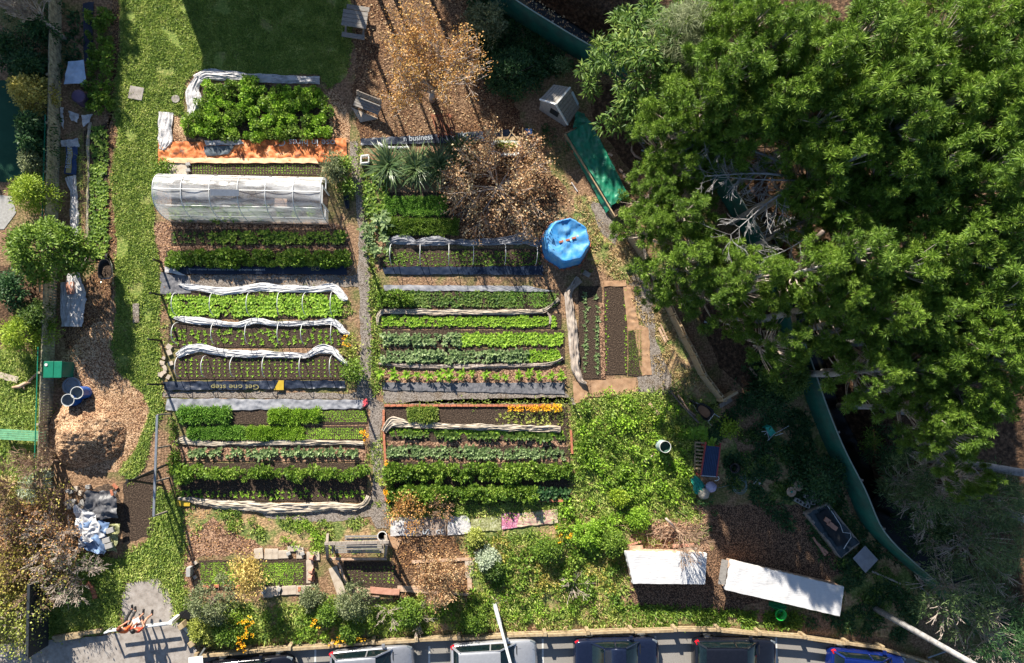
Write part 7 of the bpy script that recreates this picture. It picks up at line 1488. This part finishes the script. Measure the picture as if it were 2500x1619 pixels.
for k,(x,y,h_) in enumerate(((800,-150,6.5),(850,-190,7.5),(905,-150,6.5),(960,-230,7.5),(1120,-170,7),(1160,-230,8))):
    random.seed(k); p_ = W(x,y); t = thing('bare_trunk_tree', 'bare trunked tree number %s above the top edge of the photo' % 'one two three four five six'.split()[k], 'tree', (p_.x,p_.y,0)); b = MB(); b.tube([(0,0,0),(.1,0,h_*.5),(0,.1,h_)], [.14,.11,.05], 7)
    for i in range(5): branch(b, (0,0,h_*(.5+.1*i)), (random.gauss(0,1),random.gauss(0,1),.8), 1.0, .03, 1, .5, 4, .012, (1,2))
    b.obj('trunk', b_bark, t, smooth=True, center=False)
# ---------- shade casters standing outside the frame ----------
hs = thing('neighbour_house','pale house standing above the top edge of the photo','house', (0,0,0)); a = W(345,0).x; c_ = W(640,0).x; y0 = W(500,190).y + 5.2*math.cos(AZ)/math.tan(EL); hs.location = ((a+c_)/2, y0+4, 0)
b = MB(); b.box(((a+c_)/2, y0+4, 2.5), (c_-a, 8, 5)); b.obj('wall', m_lgrey, hs)
b = MB(); b.add([(a-.3,y0-.3,5),(c_+.3,y0-.3,5),(c_+.3,y0+8.3,5),(a-.3,y0+8.3,5),(a,y0+4,6.6),(c_,y0+4,6.6)], [(0,1,5,4),(3,4,5,2),(0,4,3),(1,2,5),(0,3,2,1)]); b.obj('roof', m_matg, hs)
def shade(px,py,h,r,lab,mat=g_dark,nc=80,seed=0,m=60,gaps=False):
    s = W(px,py); hh = h-1.0; x = s.x - hh/math.tan(EL)*math.sin(AZ); y = s.y + hh/math.tan(EL)*math.cos(AZ)
    random.seed(seed); C = []
    for i in range(nc): a = random.uniform(0,6.28); u = random.random()**.5; C.append((r*u*math.cos(a), r*u*math.sin(a), h-2.2*random.random()))
    V, F = clumps(np.array(C), RNG.uniform(.5,.9,nc), m, .4, .2); t = thing('shade_tree', lab, 'tree', (x,y,0)); link('crown', np_mesh('crown', V, F, mat), t)
    b = MB(); b.tube([(0,0,0),(.1,0,h*.5),(0,0,h*.85)], [.3,.22,.1], 8)
    for i in range(0,nc,6): c = C[i]; b.tube([(0,0,h*.5),(c[0]*.5,c[1]*.5,c[2]*.8),c], [.1,.06,.02], 4, False)
    b.obj('trunk', b_bark, t, smooth=True, center=False)
for i,(x,y,h_,r_) in enumerate(((790,90,8,1.9),(700,40,8,2.2),(640,110,9,1.3),(830,150,8,1.0),(1240,110,10,1.9),(1240,230,11,1.4),(1330,200,10,1.7),(1380,310,10,1.1),(1470,330,10,1.6),(1560,300,11,1.8),(1440,230,11,1.5),(120,120,8,2.4),(30,60,8,2.2),(200,90,8,1.7),(215,200,8,1.5),(120,300,9,1.9),(25,300,9,1.7),(225,20,7,1.3),(1160,20,9,1.3),(1500,60,11,2.2),(1380,60,11,2))):
    if y < 400: shade(x,y,h_,r_,'dark tree number %s beyond the top edge of the photo' % 'one two three four five six seven eight nine ten eleven twelve thirteen fourteen fifteen sixteen seventeen eighteen nineteen twenty twentyone'.split()[i], seed=200+i, nc=int(14+18*r_))
# ================= cars =================
m_silver = M('silver_paint', lerp((.42,.43,.47),(.52,.53,.57)), rough=.28, metal=.55, coat=1, bump=0)
m_white2 = M('pale_silver_paint', lerp((.55,.56,.6),(.64,.65,.69)), rough=.28, metal=.45, coat=1, bump=0)
m_cnavy = M('dark_blue_paint', lerp((.008,.013,.035),(.012,.018,.045)), rough=.25, metal=.3, coat=1, bump=0)
m_cblack = M('black_paint', lerp((.006,.007,.012),(.01,.011,.018)), rough=.25, metal=.2, coat=1, bump=0)
m_cblue = M('royal_blue_paint', lerp((.01,.035,.28),(.015,.05,.36)), rough=.25, metal=.4, coat=1, bump=0)
m_tail = plain('tail_light',(.55,.01,.02),rough=.15,spec=.7); m_head = plain('head_light',(.25,.28,.3),rough=.1,spec=.8,metal=.3); m_rim = plain('alloy_rim',(.6,.61,.63),rough=.3,metal=.8); m_trim = plain('black_trim',(.015,.015,.017),rough=.5)
def loft(mb, secs, closed=True):
    n = len(secs[0]); V = [p for s in secs for p in s]; K = len(secs)
    mb.add(V, [(i*n+k, i*n+k+1, (i+1)*n+k+1, (i+1)*n+k) for i in range(K-1) for k in range(n-1)])
def car(label, px, py, rz, L, Wd, paint, kind='hatch', grp='cars parked along the guard rail'):
    """front towards +x"""
    p = W(px,py,0); t = thing('parked_car', label, 'car', (p.x,p.y,-.145), rz, grp); hl = L/2; hw = Wd/2
    def part(nm, mb, mat, smooth=False, par=None, bevel=0):
        o_ = mb.obj(nm, mat, center=False, smooth=smooth, bevel=bevel); o_.parent = par or t; return o_
    rear_full = kind in ('hatch','wagon')
    # body: (x, halfwidth factor, bottom, belt z, deck z)
    st = [(-1,.62,.42,.62,.64),(-.985,.8,.32,.82,.86),(-.95,.92,.26,.9,.95),(-.85,.98,.22,.93,.98),(-.6,1,.2,.93,.97),(-.2,1,.2,.92,.95),(.2,1,.2,.9,.94),(.42,1,.2,.88,.93),(.62,.99,.2,.83,.9),(.8,.96,.22,.74,.82),(.92,.88,.26,.66,.73),(.98,.74,.32,.56,.6),(1,.56,.4,.48,.5)]
    secs = []
    for x, f, zb, zl, zd in st:
        w_ = hw*f; s = []
        half = [(w_*.9,zb),(w_*.985,zb+.12),(w_,(zb+zl)/2),(w_*.985,zl-.06),(w_*.93,zl),(w_*.8,zl+(zd-zl)*.6),(w_*.5,zd),(0,zd+.015)]
        s = [(x*hl, y, z) for y, z in half] + [(x*hl, -y, z) for y, z in half[-2::-1]]; secs.append(s)
    b = MB(); loft(b, secs); b.add(secs[0], [tuple(range(len(secs[0])))]); b.add(secs[-1], [tuple(range(len(secs[0])))[::-1]]); o = part('body', b, paint, True)
    o.modifiers.new('sub','SUBSURF').levels = 1; o.modifiers['sub'].render_levels = 2
    # cabin: glass loft + painted roof
    RH = 1.46 if kind != 'wagon' else 1.52; xr = -.93 if rear_full else -.62; rr_ = xr + (.14 if rear_full else .26)
    cs = [(xr*hl,.78,.92,.92),(rr_*hl,.74,.94,RH-.05),(-.35*hl,.76,.95,RH),(0,.76,.95,RH),(.14*hl,.75,.94,RH-.03),(.47*hl,.84,.91,.9)]
    secs = []
    for x, f, zb, zt in cs:
        w1 = hw*.9; w2 = hw*f if zt < 1 else hw*.72; secs.append([(x,w1 if zt > 1 else w2,.9),(x,(w1+w2)/2,(.9+zt)/2),(x,w2,zt-.03),(x,w2*.85,zt),(x,0,zt+.02),(x,-w2*.85,zt),(x,-w2,zt-.03),(x,-(w1+w2)/2,(.9+zt)/2),(x,-(w1 if zt > 1 else w2),.9)])
    b = MB(); loft(b, secs); part('glass', b, m_glass, True)
    b = MB(); rs = []
    for x, zt in ((rr_*hl-.03,RH-.055),(rr_*hl+.12,RH-.02),(-.35*hl,RH),(0,RH),(.13*hl,RH-.025)):
        w2 = hw*.74; rs.append([(x,w2,zt-.03),(x,w2*.97,zt+.005),(x,w2*.8,zt+.022),(x,0,zt+.04),(x,-w2*.8,zt+.022),(x,-w2*.97,zt+.005),(x,-w2,zt-.03)])
    loft(b, rs); part('roof', b, paint, True)
    for s_ in (1,-1):
        b = MB(); y1 = hw*.745; y0 = hw*.9
        b.bar((.13*hl,s_*y1,RH-.02),(.5*hl,s_*hw*.86,.9),.06,.05); b.bar((rr_*hl,s_*y1,RH-.05),(xr*hl-.02,s_*hw*.86,.92),.09 if rear_full else .07,.06); b.bar((-.1*hl,s_*(y1+.01),RH-.03),(-.08*hl,s_*(y0+.012),.93),.06,.03); b.bar((rr_*hl,s_*(y1+.01),RH-.03),(.13*hl,s_*(y1+.01),RH-.01),.04,.04)
        part('pillar', b, paint if s_ else m_trim)
        b = MB(); b.box((.3*hl,s_*(hw+.09),.98),(.16,.2,.13)); b.bar((.32*hl,s_*hw*.93,.93),(.31*hl,s_*(hw+.02),.96),.06,.04); part('wing_mirror', b, paint, bevel=.02)
        b = MB(); b.box((-.93*hl,s_*hw*.83,.86 if rear_full else .8),(.2,.17,.16 if rear_full else .1), rz=s_*.45); part('tail_light', b, m_tail, bevel=.02)
        b = MB(); b.box((.885*hl,s_*hw*.76,.665),(.3,.17,.07), rz=-s_*.42, ry=.22); part('headlight', b, m_head, bevel=.03)
        b = MB(); b.box((-.05*hl,s_*(hw*1.0),.62),(.16,.03,.03)); part('door_handle', b, paint); b = MB(); b.box((-.38*hl,s_*(hw*1.0),.64),(.16,.03,.03)); part('door_handle', b, paint)
        for x in (-.62*hl,.62*hl):
            b = MB(); Mx = Matrix.Rotation(math.pi/2,3,'X'); b.lathe([(.19,-.1),(.31,-.1),(.32,-.06),(.32,.06),(.31,.1),(.19,.1)],24,(x,s_*(hw-.09),.32),Mx); w_ = part('wheel', b, m_black, True)
            b = MB(); b.lathe([(.001,-.03),(.05,-.02),(.19,-.03),(.2,.0)],20,(x,s_*(hw+.01),.32),Matrix.Rotation(s_*math.pi/2,3,'X')); r_o = b.obj('rim', m_rim, center=False, smooth=True); r_o.parent = w_
    b = MB(); b.box((-.975*hl,0,.62),(.05,.5,.12)); part('number_plate', b, m_whitepaint)
    b = MB(); b.bar((.46*hl,.1,.95),(.4*hl,.62,1.0),.02,.02); b.bar((.46*hl,-.45,.95),(.4*hl,.1,1.0),.02,.02); part('wiper', b, m_trim)
    b = MB(); b.box((.515*hl,0,.915),(.05,Wd*.72,.012)); part('cowl', b, m_trim)
    b = MB()
    for s_ in (-1,1): b.bar((.53*hl,s_*hw*.6,.93),(.93*hl,s_*hw*.42,.73),.012,.006)
    part('bonnet_crease', b, paint)
    return t
car('silver hatchback, leftmost of the pale cars, tail light to the left', 912, 1612, .05, 4.0, 1.7, m_silver, 'hatch')
car('pale silver hatchback parked beneath the lamp post', 1205, 1598, .03, 4.25, 1.75, m_white2, 'hatch')
car('dark blue sedan with a sun glint on its rear corner', 1500, 1592, -.01, 4.3, 1.78, m_cnavy, 'sedan')
car('black hatchback with cream coloured seats seen through the rear glass', 1785, 1592, -.03, 4.35, 1.78, m_cblack, 'hatch')
car('royal blue hatchback at the right end of the row', 2103, 1622, -.13, 4.2, 1.75, m_cblue, 'hatch')
car('black car of which only the roof edge shows, leftmost in the row', 618, 1640, .06, 4.2, 1.72, m_cblack, 'sedan')
# ================= people =================
m_skin = plain('skin',(.5,.26,.17),rough=.5,var=.08,spec=.4); m_hair1 = plain('auburn_hair',(.12,.03,.012),rough=.5); m_hair2 = plain('dark_hair',(.015,.012,.012),rough=.5); m_or = plain('orange_top',(.65,.13,.03),rough=.8); m_rd = plain('red_shirt',(.6,.07,.03),rough=.8); m_bk = plain('black_trousers',(.015,.016,.02),rough=.8); m_paper = plain('paper',(.75,.75,.75)); m_shorts = plain('grey_shorts',(.2,.2,.21))
def skinned(nm, nodes, edges, mat, par, lev=2):
    me = bpy.data.meshes.new(nm); me.from_pydata([n[0] for n in nodes], edges, []); o = bpy.data.objects.new(nm, me); COL.objects.link(o); o.parent = par; me.materials.append(mat)
    sk = o.modifiers.new('skin','SKIN'); sk.use_smooth_shade = True
    for i, n in enumerate(nodes): r = n[1]; me.skin_vertices[0].data[i].radius = (r, r) if not isinstance(r, tuple) else r
    me.skin_vertices[0].data[0].use_root = True
    s = o.modifiers.new('sub','SUBSURF'); s.levels = 1; s.render_levels = lev; return o
def person(px, py, rz, label, hair, top, leg, legskin, knees, hands, feet, lean=.25):
    """sits at z .9 facing +y (local)"""
    p = W(px,py,.9); t = thing('person', label, 'person', (p.x,p.y,0), rz); S = .9
    N = []; E = []
    def add(v, r, par=None):
        N.append((Vector(v), r)); 
        if par is not None: E.append((par, len(N)-1))
        return len(N)-1
    pel = add((0,0,S+.1),(.15,.12)); sp = add((0,.04*lean,S+.3),(.135,.11),pel); ch = add((0,.3*lean,S+.48),(.15,.115),sp); nk = add((0,.42*lean,S+.61),(.055,.055),ch); n2 = add((0,.5*lean,S+.68),(.05,.05),nk); hd = add((0,.6*lean,S+.76),(.075,.09),n2); ht = add((0,.62*lean,S+.86),(.07,.085),hd); 
    for s_, k, f in ((-1,knees[0],feet[0]),(1,knees[1],feet[1])):
        h = add((s_*.1,.04,S+.06),.09,pel); kn = add(k,.062,h); m_ = add(((k[0]+f[0])/2,(k[1]+f[1])/2,(k[2]+f[2])/2+.02),.052,kn); an = add(f,.035,m_); to = add((f[0],f[1]+.16,f[2]-.04),.035,an)
    for s_, hnd in ((-1,hands[0]),(1,hands[1])):
        sh = add((s_*.17,.28*lean,S+.5),.055,ch); el_ = add((s_*.26,(.28*lean+hnd[1])/2-.02,(S+.5+hnd[2])/2-.1),.042,sh); wr = add(hnd,.028,el_); d = (Vector(hnd)-N[el_][0]).normalized(); side = Vector((0,0,1)).cross(d).normalized(); pm = add(Vector(hnd)+d*.05,(.036,.018),wr)
        for i,(o_,l_) in enumerate(((-.03,.07),(-.01,.08),(.01,.075),(.03,.06))): b0 = add(Vector(hnd)+d*.09+side*o_,.009,pm); b1 = add(Vector(hnd)+d*(.09+l_*.5)+side*o_*1.1-Vector((0,0,.008)),.008,b0); add(Vector(hnd)+d*(.09+l_)+side*o_*1.15-Vector((0,0,.03)),.007,b1)
        th_ = add(Vector(hnd)+d*.03+side*(-s_*.045),.01,wr); add(Vector(hnd)+d*.07+side*(-s_*.06),.009,th_)
    skinned('body', N, E, m_skin, t)
    # clothing
    q = [(N[i][0],N[i][1]) for i in range(3)]; g = lambda r: (r[0]*1.12+.01, r[1]*1.12+.01) if isinstance(r,tuple) else r*1.15+.008
    T = [(N[0][0]+Vector((0,0,.04)),g(N[0][1])),(N[1][0],g(N[1][1])),(N[2][0],g(N[2][1])),(N[3][0]-Vector((0,0,.03)),.07)]; TE = [(0,1),(1,2),(2,3)]
    arms = [i for i, n in enumerate(N) if abs(abs(n[0].x)-.17) < .001 and n[1] == .055]
    for a in arms: T.append((N[a][0],.07)); TE.append((2,len(T)-1)); T.append((N[a][0].lerp(N[a+1][0],.8),.058)); TE.append((len(T)-2,len(T)-1))
    skinned('shirt', T, TE, top, t)
    Lg = [(N[0][0],(.165,.135))]; LE = []
    for k in (7,12):
        Lg.append((N[k][0],.105)); LE.append((0,len(Lg)-1)); Lg.append((N[k+1][0] if not legskin else N[k][0].lerp(N[k+1][0],.5),.078)); LE.append((len(Lg)-2,len(Lg)-1))
        if not legskin: Lg.append((N[k+2][0],.065)); LE.append((len(Lg)-2,len(Lg)-1)); Lg.append((N[k+3][0],.05)); LE.append((len(Lg)-2,len(Lg)-1))
    skinned('trousers' if not legskin else 'shorts', Lg, LE, leg, t)
    for k in (10,15): b = MB(); v = N[k][0]; b.box((v.x,v.y+.09,v.z-.03),(.1,.28,.09)); o_ = b.obj('shoe', m_black, center=False, bevel=.03); o_.parent = t
    c = N[hd][0]+Vector((0,.0,.04)); b = MB(); hp_ = []
    for i in range(9):
        a = i/8*math.pi*.62; hp_.append((.001+.108*math.sin(a)+.0, .125*math.cos(a)))
    b.lathe(hp_[::-1], 16, (c.x,c.y-.02,c.z)); b.tube([(c.x,c.y-.08,c.z),(c.x,c.y-.12,c.z-.12),(c.x,c.y-.1,c.z-.25)],[.08,.07,.03],8); o_ = b.obj('hair', hair, center=False, smooth=True); o_.parent = t
    b = MB()
    for s_ in (-1,1): b.lathe([(.001,.012),(.012,0),(.001,-.012)],8,(c.x+s_*.032,c.y+.088,c.z-.03)); b.box((c.x+s_*.09,c.y+.0,c.z-.04),(.02,.03,.06))
    b.box((c.x,c.y+.1,c.z-.055),(.025,.03,.04)); b.box((c.x,c.y+.09,c.z-.095),(.045,.01,.01)); o_ = b.obj('face_features', m_skin, center=False); o_.parent = t
    return t
person(312,1536,.12,'person with auburn hair in an orange top and black trousers sitting on the white gate',m_hair1,m_or,m_bk,False,((-.02,.5,.92),(.2,.42,.9)),((.02,.34,1.05),(.3,.38,1.02)),((.02,.72,.4),(.16,.62,.4)),.5)
person(343,1534,-.05,'dark haired person in a red shirt with bare knees holding papers on the white gate',m_hair2,m_rd,m_shorts,True,((-.12,.46,.95),(.24,.44,.95)),((-.1,.32,1.1),(.16,.3,1.1)),((-.14,.48,.42),(.26,.46,.42)),.3)
p = W(332,1517,1.12); b = MB(); b.box((p.x,p.y,1.1),(.32,.24,.012), rz=.45); b.obj('paper_sheet', m_paper, label='white sheet of paper on the lap of the person in red', cat='paper')
